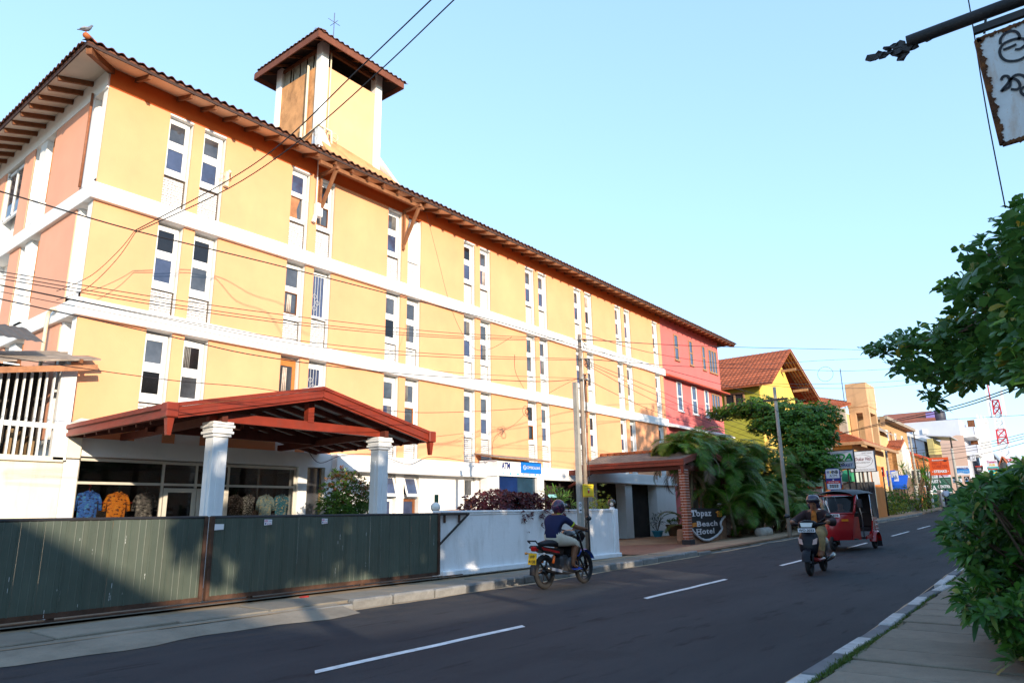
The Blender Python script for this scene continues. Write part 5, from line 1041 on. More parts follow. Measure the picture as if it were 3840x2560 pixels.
# --- lower white house in front of it
X = 112; lw = thing('white_garage_house', 'white house with a grey slanted roof in front of the far white building', 'house', (X, 19, 1.3)); y0, y1, z0, z1 = face(*cB(1020, 735), *cB(1235, 940), X)
q = MB(); q.prism([(X, y1, 1.2), (X, y0, 1.2), (X, y0, z1 - 1), (X, y1, z1)], (8, 0, 0)); q.build('wall', m_wfar, lw); q = MB(); q.prism([(X - .4, y1, z1 + .1), (X - .4, y0 - .5, z1 - 1.2), (X + 8, y0 - .5, z1 - 1.2), (X + 8, y1, z1 + .1)], (0, 0, .4)); q.build('roof', m_whi, lw)
y0, y1, z0, z1 = face(*cB(1240, 770), *cB(1330, 970), X - 1); q = MB(); q.box(X - 1, X + 6, y0, y1, 1.2, z1); q.build('garage', M('olive tan wall', (.45, .38, .16), .85), lw); q = MB(); q.box(X - 1.1, X - 1.02, y0 + .6, y1 - 1.5, z0 + .2, z1 - 2.2); q.build('garage_opening', m_slat, lw)
q = MB(); q.prism([(X - 1.2, y1, z1 + .35), (X - 1.2, y0 - 2.2, z1 + .0), (X + 6, y0 - 2.2, z1 + .0), (X + 6, y1, z1 + .35)], (0, 0, .14)); q.build('carport_roof', M('grey carport roof', (.35, .36, .38), .7), lw); q = MB(); q.tube([(X - 1.0, y0 - 2.1, z1), (X - 1.0, y0 - 2.1, 1.2)], .1, 6); q.build('carport_post', m_dark, lw)
# --- distant roofs on the right
for nm, lab, px0, py0, px1, py1, X, wm, rm in (('far_house', 'small grey gabled house right of the far white building', 1825, 915, 1960, 1010, 150, m_wfar, M('blue grey roof', (.28, .33, .40), .7)), ('far_house', 'red roofed house with cream gable in the far distance', 1935, 955, 2050, 1060, 140, m_cream, m_rtile), ('far_house', 'grey roofed house at the far right above the hedge', 2030, 950, 2230, 1050, 145, m_wfar, M('pale grey roof', (.35, .37, .40), .7))):
    y0, y1, z0, z1 = face(*cB(px0, py0), *cB(px1, py1), X); t = thing(nm, lab, 'house', (X, (y0 + y1) / 2, 1.3)); ym = (y0 + y1) / 2; zm = z0 + (z1 - z0) * .3
    q = MB(); q.prism([(X, y1 - .3, 1.2), (X, y0 + .3, 1.2), (X, y0 + .3, zm), (X, ym, z1 - .3), (X, y1 - .3, zm)], (10, 0, 0)); q.build('wall', wm, t)
    q = MB()
    q.prism([(X - .6, y1, zm - .2), (X - .6, ym, z1), (X + 10, ym, z1), (X + 10, y1, zm - .2)], (0, 0, .3)); q.build('roof', rm, t); q = MB(); q.prism([(X - .6, y0, zm - .2), (X - .6, ym, z1), (X + 10, ym, z1), (X + 10, y0, zm - .2)], (0, 0, .3)); q.build('roof', rm, t); q = MB(); q.box(X - .1, X + .02, ym - .8, ym + .8, zm - 1.5, zm + .4); q.build('window', m_glass, t)
# --- red and white lattice mast
X = 210; base = P(*cB(2020, 975), X=X); tip = P(*cB(1930, 390), X=X); mz0, mz1 = 1.3, tip.z; yb = base.y - .6
ms = thing('lattice_mast', 'red and white steel lattice mast far down the street', 'mast', (X, yb, 1.3)); m_mr = M('red mast paint', (.60, .06, .07), .6); m_mw = M('white mast paint', (.72, .72, .74), .6)
def mw(z): return 1.5 - .85 * (z - mz0) / (mz1 - mz0)
nseg = 14; ymast = lambda z: base.y + (tip.y - base.y) * 0
for k in range(nseg):
    za_, zb_ = mz0 + (mz1 - mz0) * k / nseg, mz0 + (mz1 - mz0) * (k + 1) / nseg; wa, wb_ = mw(za_) , mw(zb_); q = MB()
    ca = [(X + sx * wa, base.y + sy * wa, za_) for sx, sy in ((-1, -1), (1, -1), (1, 1), (-1, 1))]; cb = [(X + sx * wb_, base.y + sy * wb_, zb_) for sx, sy in ((-1, -1), (1, -1), (1, 1), (-1, 1))]
    for i in range(4):
        j = (i + 1) % 4; q.obox(ca[i], cb[i], .26, .26); q.obox(ca[i], cb[j], .15, .15); q.obox(ca[j], cb[i], .15, .15); q.obox(cb[i], cb[j], .16, .16)
    q.build('mast_section', m_mr if (k // 2) % 2 == 0 else m_mw, ms)
q = MB()
for i, (sx, sy) in enumerate(((-1, -1), (1, -1), (1, 1), (-1, 1))): q.box(X + sx * 1.5 - .2, X + sx * 1.5 + .2, base.y + sy * 1.5 - .2, base.y + sy * 1.5 + .2, mz1 - 4, mz1 + 1.5 + i % 2)
q.build('panel_antenna', m_mw, ms)['kind'] = 'stuff'; q = MB(); q.tube([(X, base.y + 1.0, mz1), (X, base.y + 1.0, mz1 + 6.5)], .15, 6); q.build('spike', m_mr, ms)
# ================================================================ street signs (boards across the street, facing the viewer)
UX, UY = (0, -1, 0), (0, 0, 1)
def col(name, c, r=.5): return M(name, c, r, .04, 2)
m_black = col('black sign paint', (.02, .02, .025)); m_green = col('green sign letters', (.01, .32, .07)); m_swhite = col('white sign paint', (.66, .70, .76)); m_sred = col('red sign paint', (.55, .04, .03)); m_sor = col('orange red sign paint', (.62, .09, .02)); m_syel = col('yellow sign paint', (.80, .58, .02)); m_dgreen = col('dark green sign paint', (.02, .09, .06)); m_sblue = col('sky blue sign paint', (.04, .25, .62)); m_teal = col('teal sign paint', (.04, .42, .40)); m_sgrey = col('grey print', (.22, .20, .20)); m_hnb = col('deep blue border', (.02, .03, .22))
class Board:
    def __init__(s, name, label, x0, y0, x1, y1, X, mat, frame=None, posts=None, th=.06, rnd_=0, poly=None):
        s.X = X; s.y0, s.y1, s.z0, s.z1 = face(*cB(x0, y0), *cB(x1, y1), X); s.w = s.y1 - s.y0; s.h = s.z1 - s.z0
        s.t = thing(name, label, 'sign', (X, (s.y0 + s.y1) / 2, zg(X)))
        q = MB()
        if poly: q.prism([(X, s.y1 - u * s.w, s.z0 + v * s.h) for u, v in poly], (th, 0, 0))
        elif rnd_: q.prism([(X, s.y1 - u, s.z0 + v) for u, v in s.rr(0, 0, s.w, s.h, rnd_)], (th, 0, 0))
        else: q.box(X, X + th, s.y0, s.y1, s.z0, s.z1)
        s.b = q.build('board', mat, s.t)
        if frame:
            q = MB(); f = .05
            for a, b, c, d in ((s.y0 - f, s.y1 + f, s.z1, s.z1 + f), (s.y0 - f, s.y1 + f, s.z0 - f, s.z0), (s.y0 - f, s.y0, s.z0, s.z1), (s.y1, s.y1 + f, s.z0, s.z1)): q.box(X - .02, X + th + .02, a, b, c, d)
            q.build('frame', frame, s.t)
        for u in posts or []:
            y = s.y1 - u * s.w; q = MB(); q.tube([(X + th + .06, y, zg(X)), (X + th + .06, y, s.z1)], .05, 8); q.build('post', m_iron, s.t)
    def rr(s, x, y, w, h, r): return [(x + (r if i in (0, 3) else w - r) + r * math.cos(a), y + (r if i < 2 else h - r) + r * math.sin(a)) for i in range(4) for a in [math.pi * (1 + i / 2) + math.pi / 2 * k / 4 for k in range(5)]]
    def pt(s, u, v, d=.0): return (s.X - d, s.y1 - u * s.w, s.z0 + v * s.h)
    def txt(s, body, u, v, w, h, mat, bold=.0, shear=0, d=.012): return text('lettering', body, mat, s.t, s.pt(u, v), UX, UY, h * s.h, w * s.w, d, bold, shear)
    def rect(s, u0, v0, u1, v1, mat, name='printed_field', d=.006):
        q = MB(); a = s.pt(u0, v0); b = s.pt(u1, v1); q.box(s.X - d, s.X - .001, b[1], a[1], a[2], b[2]); return q.build(name, mat, s.t)
    def oval(s, u, v, ru, rv, mat, ring=0, d=.006, name='oval'):
        q = MB(); n = 28
        out = [s.pt(u + ru * math.cos(6.2832 * i / n), v + rv * math.sin(6.2832 * i / n), d) for i in range(n)]
        if ring:
            inn = [s.pt(u + ru * (1 - ring) * math.cos(6.2832 * i / n), v + rv * (1 - ring) * math.sin(6.2832 * i / n), d) for i in range(n)]; q.add(out + inn, [(i, (i + 1) % n, n + (i + 1) % n, n + i) for i in range(n)])
        else: q.add(out, [tuple(range(n))])
        return q.build(name, mat, s.t)
    def wave(s, u0, u1, v, amp, th, mat, per=2, d=.008):
        q = MB(); n = 20; vs_ = []
        for i in range(n + 1): u = u0 + (u1 - u0) * i / n; vv = v + amp * math.sin(per * 3.1416 * i / n); vs_ += [s.pt(u, vv - th / 2, d), s.pt(u, vv + th / 2, d)]
        q.add(vs_, [(2 * i, 2 * i + 2, 2 * i + 3, 2 * i + 1) for i in range(n)]); return q.build('wave_print', mat, s.t)
b = Board('shop_sign', 'white supermarket sign with big green letters behind the bank sign', 215, 898, 540, 1056, 46, m_swhite, m_iron, (.75, .95)); b.txt('ASDA', .02, .46, .94, .36, m_green, .03, .25); b.txt('SUPER MARKET', .05, .10, .90, .17, m_hnb, .015, .2); b.rect(.08, .40, .95, .43, m_green)
b = Board('shop_sign', 'white oval-lettered coffee shop sign right of the supermarket sign', 475, 900, 748, 1082, 50, m_swhite, m_iron, (.3, .42, .62)); b.oval(.48, .52, .44, .32, m_sgrey, .04); b.txt('Dolce Vita', .22, .54, .62, .16, M('dark red script', (.22, .03, .02), .6), .0, .3); b.txt('PASTRY & COFFEE SHOP', .18, .40, .62, .07, m_sgrey); b.txt('GUEST HOUSE', .52, .88, .4, .06, m_sgrey); b.txt('27, Poruthota Road, Ettukala, Negombo', .04, .06, .9, .07, m_sgrey)
b = Board('bank_sign', 'tall rounded blue and white bank machine sign above the rickshaw', 240, 1062, 413, 1270, 34, m_hnb, None, (.5,), rnd_=.16)
b.rect(.06, .55, .94, .96, m_swhite); b.rect(.06, .04, .94, .38, m_swhite); b.rect(.04, .41, .96, .53, m_hnb, d=.009); b.rect(.05, .305, .95, .42, m_sred, d=.010)
b.txt('HNB', .33, .76, .55, .14, m_black, .04); b.rect(.33, .755, .39, .90, m_syel, d=.014); b.oval(.2, .83, .10, .075, m_hnb, .22, .009); b.oval(.2, .83, .05, .035, m_hnb, 0, .009); b.txt('ATM', .28, .60, .5, .12, m_black); b.txt('AT HOTEL TOPAZ', .16, .335, .68, .055, m_swhite, .015)
b.oval(.5, .465, .05, .03, m_swhite, 0, .012)
for k in range(4): b.rect(.22 + k * .15, .20, .34 + k * .15, .255, (m_black, m_hnb, m_sblue, m_hnb)[k], 'card_mark'); b.rect(.22 + k * .15, .12, .34 + k * .15, .185, (m_sblue, m_sor, m_sblue, m_sor)[k], 'card_mark')
b = Board('shop_sign', 'yellow sign strip behind the left edge of the supermarket sign', 188, 970, 232, 1120, 48, m_syel, None, (.5,)); b.rect(.25, .12, .8, .35, m_sblue)
b = Board('shop_sign', 'black sign with a cream oval and red print below the coffee sign', 705, 1056, 822, 1130, 58, m_black, m_sred, (.9,)); b.oval(.48, .6, .44, .3, m_cream); b.txt('The Pizza', .25, .62, .46, .14, m_sred, .02, .2); b.txt('Family', .3, .42, .4, .14, m_sred, .02); b.oval(.5, .14, .4, .06, m_sred)
b = Board('guest_house_sign', 'white guest house sign under the coffee shop sign', 655, 1150, 780, 1232, 55, m_swhite, None, (.1, .9)); b.txt('Sands', .38, .58, .58, .22, m_sred, .0, .2); b.txt('Tourist Guest House', .12, .40, .76, .10, m_sgrey); b.rect(.1, .15, .9, .19, m_sgrey)
b = Board('restaurant_sign', 'large orange red steaks sign on a dark post down the street', 1255, 958, 1478, 1120, 80, m_sor, None, (.36,)); b.txt('Restaurant', .18, .82, .58, .09, m_swhite, .01); b.txt('FISH &', .14, .60, .52, .14, col('dark orange letters', (.42, .05, .015)), .03, .2); b.txt('LOBSTER', .16, .40, .78, .16, MATS['dark orange letters'], .04); b.txt('STEAKS', .18, .14, .66, .14, m_swhite, .05); b.oval(.82, .80, .10, .05, m_black); b.oval(.12, .2, .02, .025, m_swhite); b.oval(.9, .2, .02, .025, m_swhite)
q = MB(); q.obox((b.X + .1, b.y0 + .8, b.z0), (b.X + .1, b.y1 - 2.6, b.z0 - 3), .08, .08); q.build('brace', m_iron, b.t)
b = Board('tea_shop_hoarding', 'dark green tea centre hoarding with white lettering', 1215, 1155, 1502, 1305, 88, m_dgreen, None, None); b.txt('MOUSTA', .10, .68, .52, .18, m_swhite, .04); b.txt('TEA', -.06, .18, .50, .34, m_swhite, .02); b.txt('CENTRE', .47, .36, .46, .17, m_swhite, .03); b.wave(.0, .97, .06, .02, .05, m_swhite, 9); b.wave(.22, .58, .93, .03, .03, m_swhite, 1)
for k in range(4): b.wave(.66 + k * .03, .97, .85 - k * .08, .05, .012, M('pale green print', (.3, .45, .4), .5), 1)
q = MB(); q.box(88, 88.3, b.y0, b.y1, 1.1, b.z0 - .02); q.build('wall_below', M('green painted wall', (.012, .10, .055), .7, .15, 1), b.t)
b2 = Board('shop_sign', 'pale sign strip right above the tea centre hoarding', 1215, 1090, 1478, 1150, 90, m_swhite, None, None); b2.txt('Leather', .55, .2, .4, .4, m_pink, .0, .3); b2.txt('Fashions', .1, .2, .35, .25, m_sgrey)
b = Board('shop_sign', 'blue and white sign with wavy edge behind the thin pole', 1526, 1038, 1672, 1122, 98, m_swhite, None, (.2,)); b.rect(.03, .15, .97, .75, m_sblue); b.wave(.03, .97, .76, .06, .12, m_swhite, 2); b.txt('SERENDIB', .05, .62, .85, .2, m_hnb, .03); b.txt('Travel & Tours', .1, .34, .8, .12, m_swhite); b.wave(.03, .97, .14, .05, .12, m_swhite, 2)
b = Board('shop_sign', 'small green and white tea sign right of the hoarding', 1490, 1142, 1592, 1200, 92, m_swhite, None, (.85,)); b.rect(0, .7, 1, 1, m_dgreen); b.txt('TEA', .2, .22, .65, .42, m_dgreen, .03); b.rect(0, 0, 1, .12, m_dgreen)
b = Board('pub_sign', 'white pub sign with coloured letters in the distance', 1822, 978, 1940, 1040, 105, m_swhite, None, (.1, .9)); b.txt("Tusten's", .06, .55, .88, .3, m_pink, .03); b.txt('PUB', .25, .12, .5, .28, m_syel, .03)
b = Board('crest_sign', 'black rounded pub crest hanging left of the teal sign', 1708, 1032, 1804, 1105, 100, m_black, None, (.5,), poly=[(0, 1), (0, .6), (.15, .25), (.5, 0), (.85, .25), (1, .6), (1, 1), (.5, .9)]); b.oval(.5, .5, .3, .28, m_sgrey, .2); b.txt('PUB', .3, .42, .4, .2, m_swhite, .03); b.rect(.1, .82, .9, .95, m_sred)
b = Board('banana_sign', 'teal half-round sign with a yellow curve above the hedge', 1830, 1046, 1962, 1130, 102, m_teal, None, (.5,), poly=[(0, 1), (.04, .6), (.2, .2), (.5, 0), (.8, .2), (.96, .6), (1, 1)]); b.txt('Bananas', .1, .68, .8, .2, m_sred, .03); b.wave(.2, .8, .45, -.14, .09, m_syel, 1)
b = Board('shop_sign', 'black and white dial sign beside the red round sign', 1604, 1138, 1668, 1212, 95, m_black, None, (.9,)); b.oval(.45, .55, .34, .34, m_swhite, .2); b.rect(.3, .3, .7, .45, m_sblue)
b = Board('round_sign', 'small red round sign at the edge of the near hedge', 1672, 1192, 1722, 1236, 96, m_sred, None, (.5,), poly=[(.5 + .5 * math.cos(k * .4), .5 + .5 * math.sin(k * .4)) for k in range(16)]); b.oval(.5, .5, .3, .3, m_swhite, .3)
b = Board('shop_sign', 'long white sign with a blue crescent at the far right', 2028, 1003, 2150, 1050, 108, m_swhite, None, (.5,)); b.oval(.14, .5, .12, .4, m_sblue, .35); b.rect(.35, .45, .9, .6, m_sblue)
b = Board('balcony_sign', 'white sign with dark pattern hanging under the far balcony', 1660, 912, 1728, 985, 112, m_swhite, None, None); b.oval(.6, .5, .2, .3, m_sgrey, .25); b.rect(.2, .15, .8, .22, m_sgrey)
b = Board('cafe_banner', 'white printed banner above the blue awning', 890, 1090, 970, 1190, 71, m_swhite, None, None)
for k in range(7): b.rect(.2 + .09 * k, .2 + .06 * (k % 3), .26 + .09 * k, .7 - .07 * (k % 4), m_sblue if k % 2 else m_sgrey)
# yellow notice on its own post by the hotel wall
ys = thing('yellow_notice', 'small yellow printed notice on a thin post beside the concrete pole', 'sign', (16.2, 10.3, zg(16))); p0 = P(2185, 1814, Y=10.3); p1 = P(2226, 1863, Y=10.3)
q = MB(); q.box(p0.x, p1.x, 10.29, 10.305, p1.z, p0.z); q.build('board', m_syel, ys); q = MB(); q.tube([(P(2202, 1840, Y=10.33).x, 10.33, .1), (P(2202, 1840, Y=10.33).x, 10.33, p0.z)], .02, 8); q.build('post', m_iron, ys)
w2 = p1.x - p0.x; h2_ = p0.z - p1.z
text('lettering', 'Prepaid 60/= Reload', m_dgreen, ys, (p0.x + .05 * w2, 10.29, p0.z - .16 * h2_), (1, 0, 0), UY, .08 * h2_, .85 * w2, .003, .02); text('lettering', '60 day', m_dgreen, ys, (p0.x + .35 * w2, 10.29, p0.z - .33 * h2_), (1, 0, 0), UY, .09 * h2_, .35 * w2, .003, .02)
q = MB(); q.prism([(p0.x + .42 * w2, 10.286, p1.z + .28 * h2_), (p0.x + .60 * w2, 10.286, p1.z + .32 * h2_), (p0.x + .58 * w2, 10.286, p1.z + .58 * h2_), (p0.x + .42 * w2, 10.286, p1.z + .55 * h2_)], (0, .003, 0)); q.build('phone_picture', m_sred, ys); q = MB(); q.box(p0.x + .46 * w2, p0.x + .56 * w2, 10.284, 10.287, p1.z + .52 * h2_, p1.z + .62 * h2_); q.build('phone_picture', m_swhite, ys)
q = MB(); q.box(p0.x + .05 * w2, p0.x + .95 * w2, 10.287, 10.289, p1.z + .05 * h2_, p1.z + .09 * h2_); q.build('print_line', m_sor, ys)

# ================================================================ poles
m_conc = M('weathered pole concrete', (.34, .32, .28), .9, .18, 2.5, .5, 25, streak=.5, dirt=(.14, .12, .10), dscale=(9, 9, .8), speck=.3); m_pole = M('grey timber pole', (.28, .22, .17), .9, .25, 3, .5, 20, streak=.5, dirt=(.09, .06, .04), dscale=(12, 12, .7))
m_cable = M('black cable', (.018, .016, .018), .6, .1)
up = thing('utility_pole', 'old timber pole with tangled cables strapped to a concrete post by the wall', 'pole', (16.2, 10.4, zg(16)))
cx = P(2168, 1700, Y=10.4).x; q = MB(); tz_ = P(2168, 1435, Y=10.4).z; q.prism([(cx - .095, 10.33, .05), (cx + .085, 10.33, .05), (cx + .045, 10.35, tz_), (cx - .055, 10.35, tz_)], (0, .12, 0)); q.build('concrete_post', m_conc, up)
tx = P(2182, 1500, Y=10.58).x; q = MB(); q.tube([(tx + .02, 10.58, .05), (tx, 10.58, 3.2), (tx + .0, 10.58, P(2180, 1257, Y=10.58).z)], [.07, .06, .05], 10); q.build('timber_pole', m_pole, up)
for zpy in (1274, 1345, 1420): z = P(2180, zpy, Y=10.5).z; q = MB(); q.tube([(tx - .16, 10.46, z), (tx + .16, 10.46, z)], .02, 6); [q.lathe((tx + s * .14, 10.46, z), [(.035, -.03), (.045, .0), (.03, .05)], 10) for s in (-1, 1)]; q.build('insulator', m_conc, up)
random.seed(21); q = MB()
for k in range(9):
    z = P(2180, random.choice((1300, 1360, 1375, 1420)), Y=10.5).z; q.ring((tx + random.uniform(-.05, .22), 10.44, z + random.uniform(-.1, .1)), random.uniform(.06, .16), .008, 'y', 16, 4)
for k in range(7):
    z0 = P(2180, 1400, Y=10.5).z; dx = random.uniform(-.06, .10); pts = [(tx + dx + random.uniform(-.02, .02), 10.47, z0 - j * .42) for j in range(random.randint(4, 8))]; q.tube(smooth_pts(pts, 3), .008, 4)
q.build('cable_tangle', m_cable, up)['kind'] = 'stuff'
q = MB(); p = P(2176, 1905, Y=10.32); q.box(p.x - .06, p.x + .06, 10.315, 10.325, p.z - .12, p.z + .17); q.build('paper_notice', m_stk, up); q = MB(); q.ring((p.x, 10.312, p.z + .08), .035, .008, 'y', 12, 4); q.box(p.x - .045, p.x + .045, 10.308, 10.313, p.z - .06, p.z - .03); q.build('notice_print', m_ink, up)
def pole(label, bx_, by_, px, py, r=.12, arm=None):
    """pole standing at bx_, by_ with its top at the height seen at px, py"""
    z = P(px, py, X=bx_).z; t = thing('street_pole', label, 'pole', (bx_, by_, zg(bx_)), group='poles along the far side of the street'); q = MB(); q.tube([(bx_, by_, zg(bx_)), (bx_, by_, z)], [r, r * .75], 10); q.build('shaft', m_conc, t)
    if arm: q = MB(); q.obox((bx_ - .05, by_ - .5, z - arm), (bx_ - .05, by_ + .5, z - arm), .06, .08); q.build('crossarm', m_iron, t)
    return t
def pole_at(label, pxb, pyb, pxt, pyt, dist_X, **k): y = P((pxb), (pyb), X=dist_X).y; return pole(label, dist_X, y, pxt, pyt, **k)
pole_at('pale concrete pole rising out of the palm clump', 2935, 1750, 2893, 1452, 30, r=.09, arm=.55)
pole_at('left one of two poles beside the supermarket sign', *cB(272, 900), *cB(250, 690), 47, r=.11); pole_at('right one of two poles beside the supermarket sign', *cB(310, 900), *cB(290, 735), 49, r=.11)
pole_at('slim pole in front of the blue awning', *cB(885, 1200), *cB(848, 878), 69, r=.13); pole_at('tall pole above the spiky bush', *cB(1115, 1000), *cB(1070, 745), 80, r=.13, arm=1.2); pole_at('pole right of the steaks sign', *cB(1525, 1100), *cB(1494, 862), 92, r=.17)
pole_at('short pale post in front of the spiky bush', *cB(1150, 1350), *cB(1130, 1230), 70, r=.16)
q = MB(); a = PG(3150, 1998, .1); tag(MB().tube([(PG(2800, 2035).x + 3.2, 10.6, .45), (PG(2800, 2035).x + 4.1, 10.5, .47)], .2, 12).build('concrete_pipe', m_conc), 'short concrete pipe lying by the pole at the foot of the palms', 'pipe')
for k, (px, lab) in enumerate(((1308, 'thin white bollard left of the cyclist'), (1410, 'white bollard next to the cyclist'))): p = P(*cB(px, 1440), X=78); q = MB(); q.lathe((78, p.y, 1.05), [(.12, 0), (.12, 1.7), (.08, 1.85)], 10); tag(q.build('bollard', m_whi), lab, 'bollard')
p = P(*cB(1390, 1270), X=80); q = MB(); q.bbox(80, 80.5, p.y - .45, p.y + .45, p.z - 1.6, p.z, .05); q.box(80.1, 80.4, p.y - .25, p.y - .1, 1.05, p.z - 1.6); q.box(80.1, 80.4, p.y + .1, p.y + .25, 1.05, p.z - 1.6); tag(q.build('roadside_cabinet', m_sgrey), 'grey cabinet on legs behind the cyclist', 'cabinet')

# ================================================================ overhead cables
def cable(label, pts, r=.008, group=None, name='overhead_cable'):
    q = MB(); q.tube(smooth_pts(pts, 6), r, 5); return tag(q.build(name, m_cable), label, 'cable', group)
def pY(*l): return [P(x, y, Y=Y) for x, y, Y in l]
def pX(*l): return [P(x, y, X=X) for x, y, X in l]
cable('thick black cable crossing the sky to the hotel corner, upper of the pair', pY((1760, -140, 6.2), (1617, 0, 7), (1330, 275, 9.5), (1053, 540, 12), (833, 690, 14.5), (506, 865, 16.4)), .013)
cable('thick black cable crossing the sky to the hotel corner, lower of the pair', pY((1830, -120, 6.2), (1703, 0, 7), (1420, 270, 9.5), (1127, 525, 12), (860, 705, 14.5), (506, 872, 16.4)), .013)
cable('twisted cable drop from the crossing to the bracket on the hotel corner', pY((506, 865, 16.4), (450, 935, 16.8), (360, 1020, 17.3), (290, 1060, 17.6), (212, 1092, 17.8)), .008)
cable('second cable drop to the bracket on the hotel corner', pY((508, 872, 16.4), (440, 970, 16.8), (340, 1070, 17.3), (260, 1110, 17.6), (212, 1125, 17.8)), .008)
cable('single long cable above the wire bundle along the hotel front', pY((-300, 640, 10.4), (0, 718, 10.4), (506, 865, 10.4), (1000, 985, 10.4), (1500, 1112, 10.4), (1900, 1215, 10.4), (2175, 1300, 10.4), (2500, 1385, 10.4), (2900, 1495, 10.3)), .011)
for k, (y0, y1, y2, y3, lab) in enumerate(((1018, 1122, 1185, 1272, 'topmost wire of the bundle running along the hotel front'), (1032, 1140, 1205, 1275, 'second wire of the bundle along the hotel front'), (1045, 1152, 1215, 1279, 'third wire of the bundle along the hotel front'), (1068, 1195, 1275, 1345, 'fourth wire of the bundle along the hotel front'), (1070, 1200, 1290, 1350, 'lowest wire of the bundle along the hotel front'))):
    cable(lab, pY((-300, y0 - 45, 10.4), (0, y0, 10.4), (640, y1, 10.4), (1200, y2 + 12, 10.4), (1700, (y2 + y3) / 2 + 20, 10.4), (2172, y3, 10.4)), .0065, 'wires along the hotel front')
cable('sagging black cable below the wire bundle', pY((-300, 1055, 10.4), (0, 1121, 10.4), (640, 1262, 10.4), (1000, 1339, 10.4), (1500, 1400, 10.4), (2000, 1430, 10.4), (2172, 1420, 10.4)), .009)
cable('thin grey cable just above the sagging black one', pY((-300, 1030, 10.6), (0, 1093, 10.6), (640, 1218, 10.6), (1280, 1345, 10.6), (1750, 1400, 10.6), (2172, 1418, 10.6)), .005)
cable('low slack cable from the lean-to roof to the hanging coil', pY((-100, 1322, 15), (0, 1337, 15), (640, 1425, 15), (1000, 1460, 15), (1450, 1538, 15.5), (1700, 1545, 15.8), (1978, 1530, 16)), .009)
q = MB()
for k in range(7): p = P(1978 + random.uniform(-8, 8), 1540 + random.uniform(-12, 25), Y=16); q.ring((p.x, 16, p.z), random.uniform(.08, .2), .009, 'y', 16, 4)
q.tube(smooth_pts(pY((1930, 1330, 10.4), (1935, 1400, 12), (1975, 1480, 15), (1978, 1540, 16)), 5), .006, 4); tag(q.build('cable_coil', m_cable), 'tangled coil of cable hanging in front of the hotel', 'cable')
cable('thin wire drooping down from the eaves across the hotel front', pY((1599, 800, 17.5), (1640, 960, 16), (1690, 1150, 13), (1760, 1290, 11.5), (1830, 1310, 11), (1920, 1262, 10.5)), .005)
cable('wire from the coil slanting down to the bank machine roof', pY((1978, 1540, 16), (1930, 1590, 16.3), (1855, 1640, 16.8), (1848, 1720, 17)), .006)
cable('wire rising from the coil to the utility pole', pY((1978, 1540, 16), (2050, 1480, 13.5), (2120, 1440, 11.5), (2165, 1420, 10.5)), .006)
cable('slack wire looped along the white band above the ground floor', pY((1155, 1690, 17.5), (1200, 1735, 17.4), (1290, 1705, 17.5), (1420, 1705, 17.5), (1530, 1740, 17.5), (1620, 1712, 17.5), (1780, 1732, 17.5), (1860, 1730, 17.5)), .010)
cable('power line running from the pole top to the near tree', pX((2185, 1272, 16.6), (2500, 1292, 25), (2750, 1301, 32), (3220, 1311, 48), (3600, 1318, 75)), .014)
cable('upper line from the pole past the pink building into the sky', pX((2185, 1250, 16.6), (2480, 1330, 24), (2800, 1367, 33), (3100, 1350, 44), (3350, 1340, 58)), .010)
cable('middle sky line right of the gable roof', pX((2190, 1345, 16.6), (2600, 1375, 28), (2990, 1386, 40), (3200, 1390, 50), (3420, 1378, 64)), .012)
cable('lower pair line right of the gable roof', pX((2850, 1436, 36), (3050, 1440, 45), (3300, 1432, 56), (3500, 1418, 70)), .013)
cable('lowest faint line right of the gable roof', pX((2850, 1442, 36), (3050, 1455, 45), (3300, 1452, 56), (3500, 1432, 70)), .013)
q = MB(); p = P(3095, 1402, X=45); q.ring((45, p.y, p.z), .45, .010, 'x', 22, 4); tag(q.build('wire_loop', m_cable), 'small loop of wire hanging in the sky right of the gable roof', 'cable')
for k, (ya, yb, yc_, yd, lab) in enumerate(((1290, 1395, 1470, 1545, 'highest of the lines slanting down across the pink building'), (1350, 1455, 1560, 1640, 'second of the lines slanting down across the pink building'), (1356, 1475, 1580, 1660, 'third of the lines slanting down across the pink building'), (1362, 1500, 1600, 1680, 'fourth of the lines slanting down across the pink building'), (1418, 1540, 1620, 1700, 'lowest of the lines slanting down across the pink building'))):
    cable(lab, pX((2190, ya, 16.6), (2450, yb, 22), (2700, yc_, 28), (2930, yd, 30)), .008, 'lines from the pole across the pink building')
for k, (a, lab) in enumerate((((3145, 1627, 3329, 1580, 3574, 1525, 3840, 1437), 'upper thick line climbing to the right edge over the water tower'), ((3145, 1629, 3329, 1586, 3574, 1535, 3840, 1448), 'lower thick line climbing to the right edge over the water tower'))):
    cable(lab, pX((a[0], a[1], 47), (a[2], a[3], 36), (a[4], a[5], 27), (a[6], a[7], 19), (4100, a[7] - 95, 15)), .016)
for k, (a, b_, lab) in enumerate(((1690, 1622, 'highest of the far lines crossing the mast'), (1700, 1632, 'second of the far lines crossing the mast'), (1712, 1640, 'third of the far lines crossing the mast'), (1735, 1655, 'lowest of the far lines crossing the mast'))): cable(lab, pX((3420, a, 80), (3560, a - 12, 70), (3700, (a + b_) / 2 + 2, 60), (3900, b_ - 12, 50)), .018, 'far lines at the right')
cable('faint level line behind the far mast', pX((3330, 1585, 120), (3600, 1570, 120), (3900, 1552, 120)), .03)
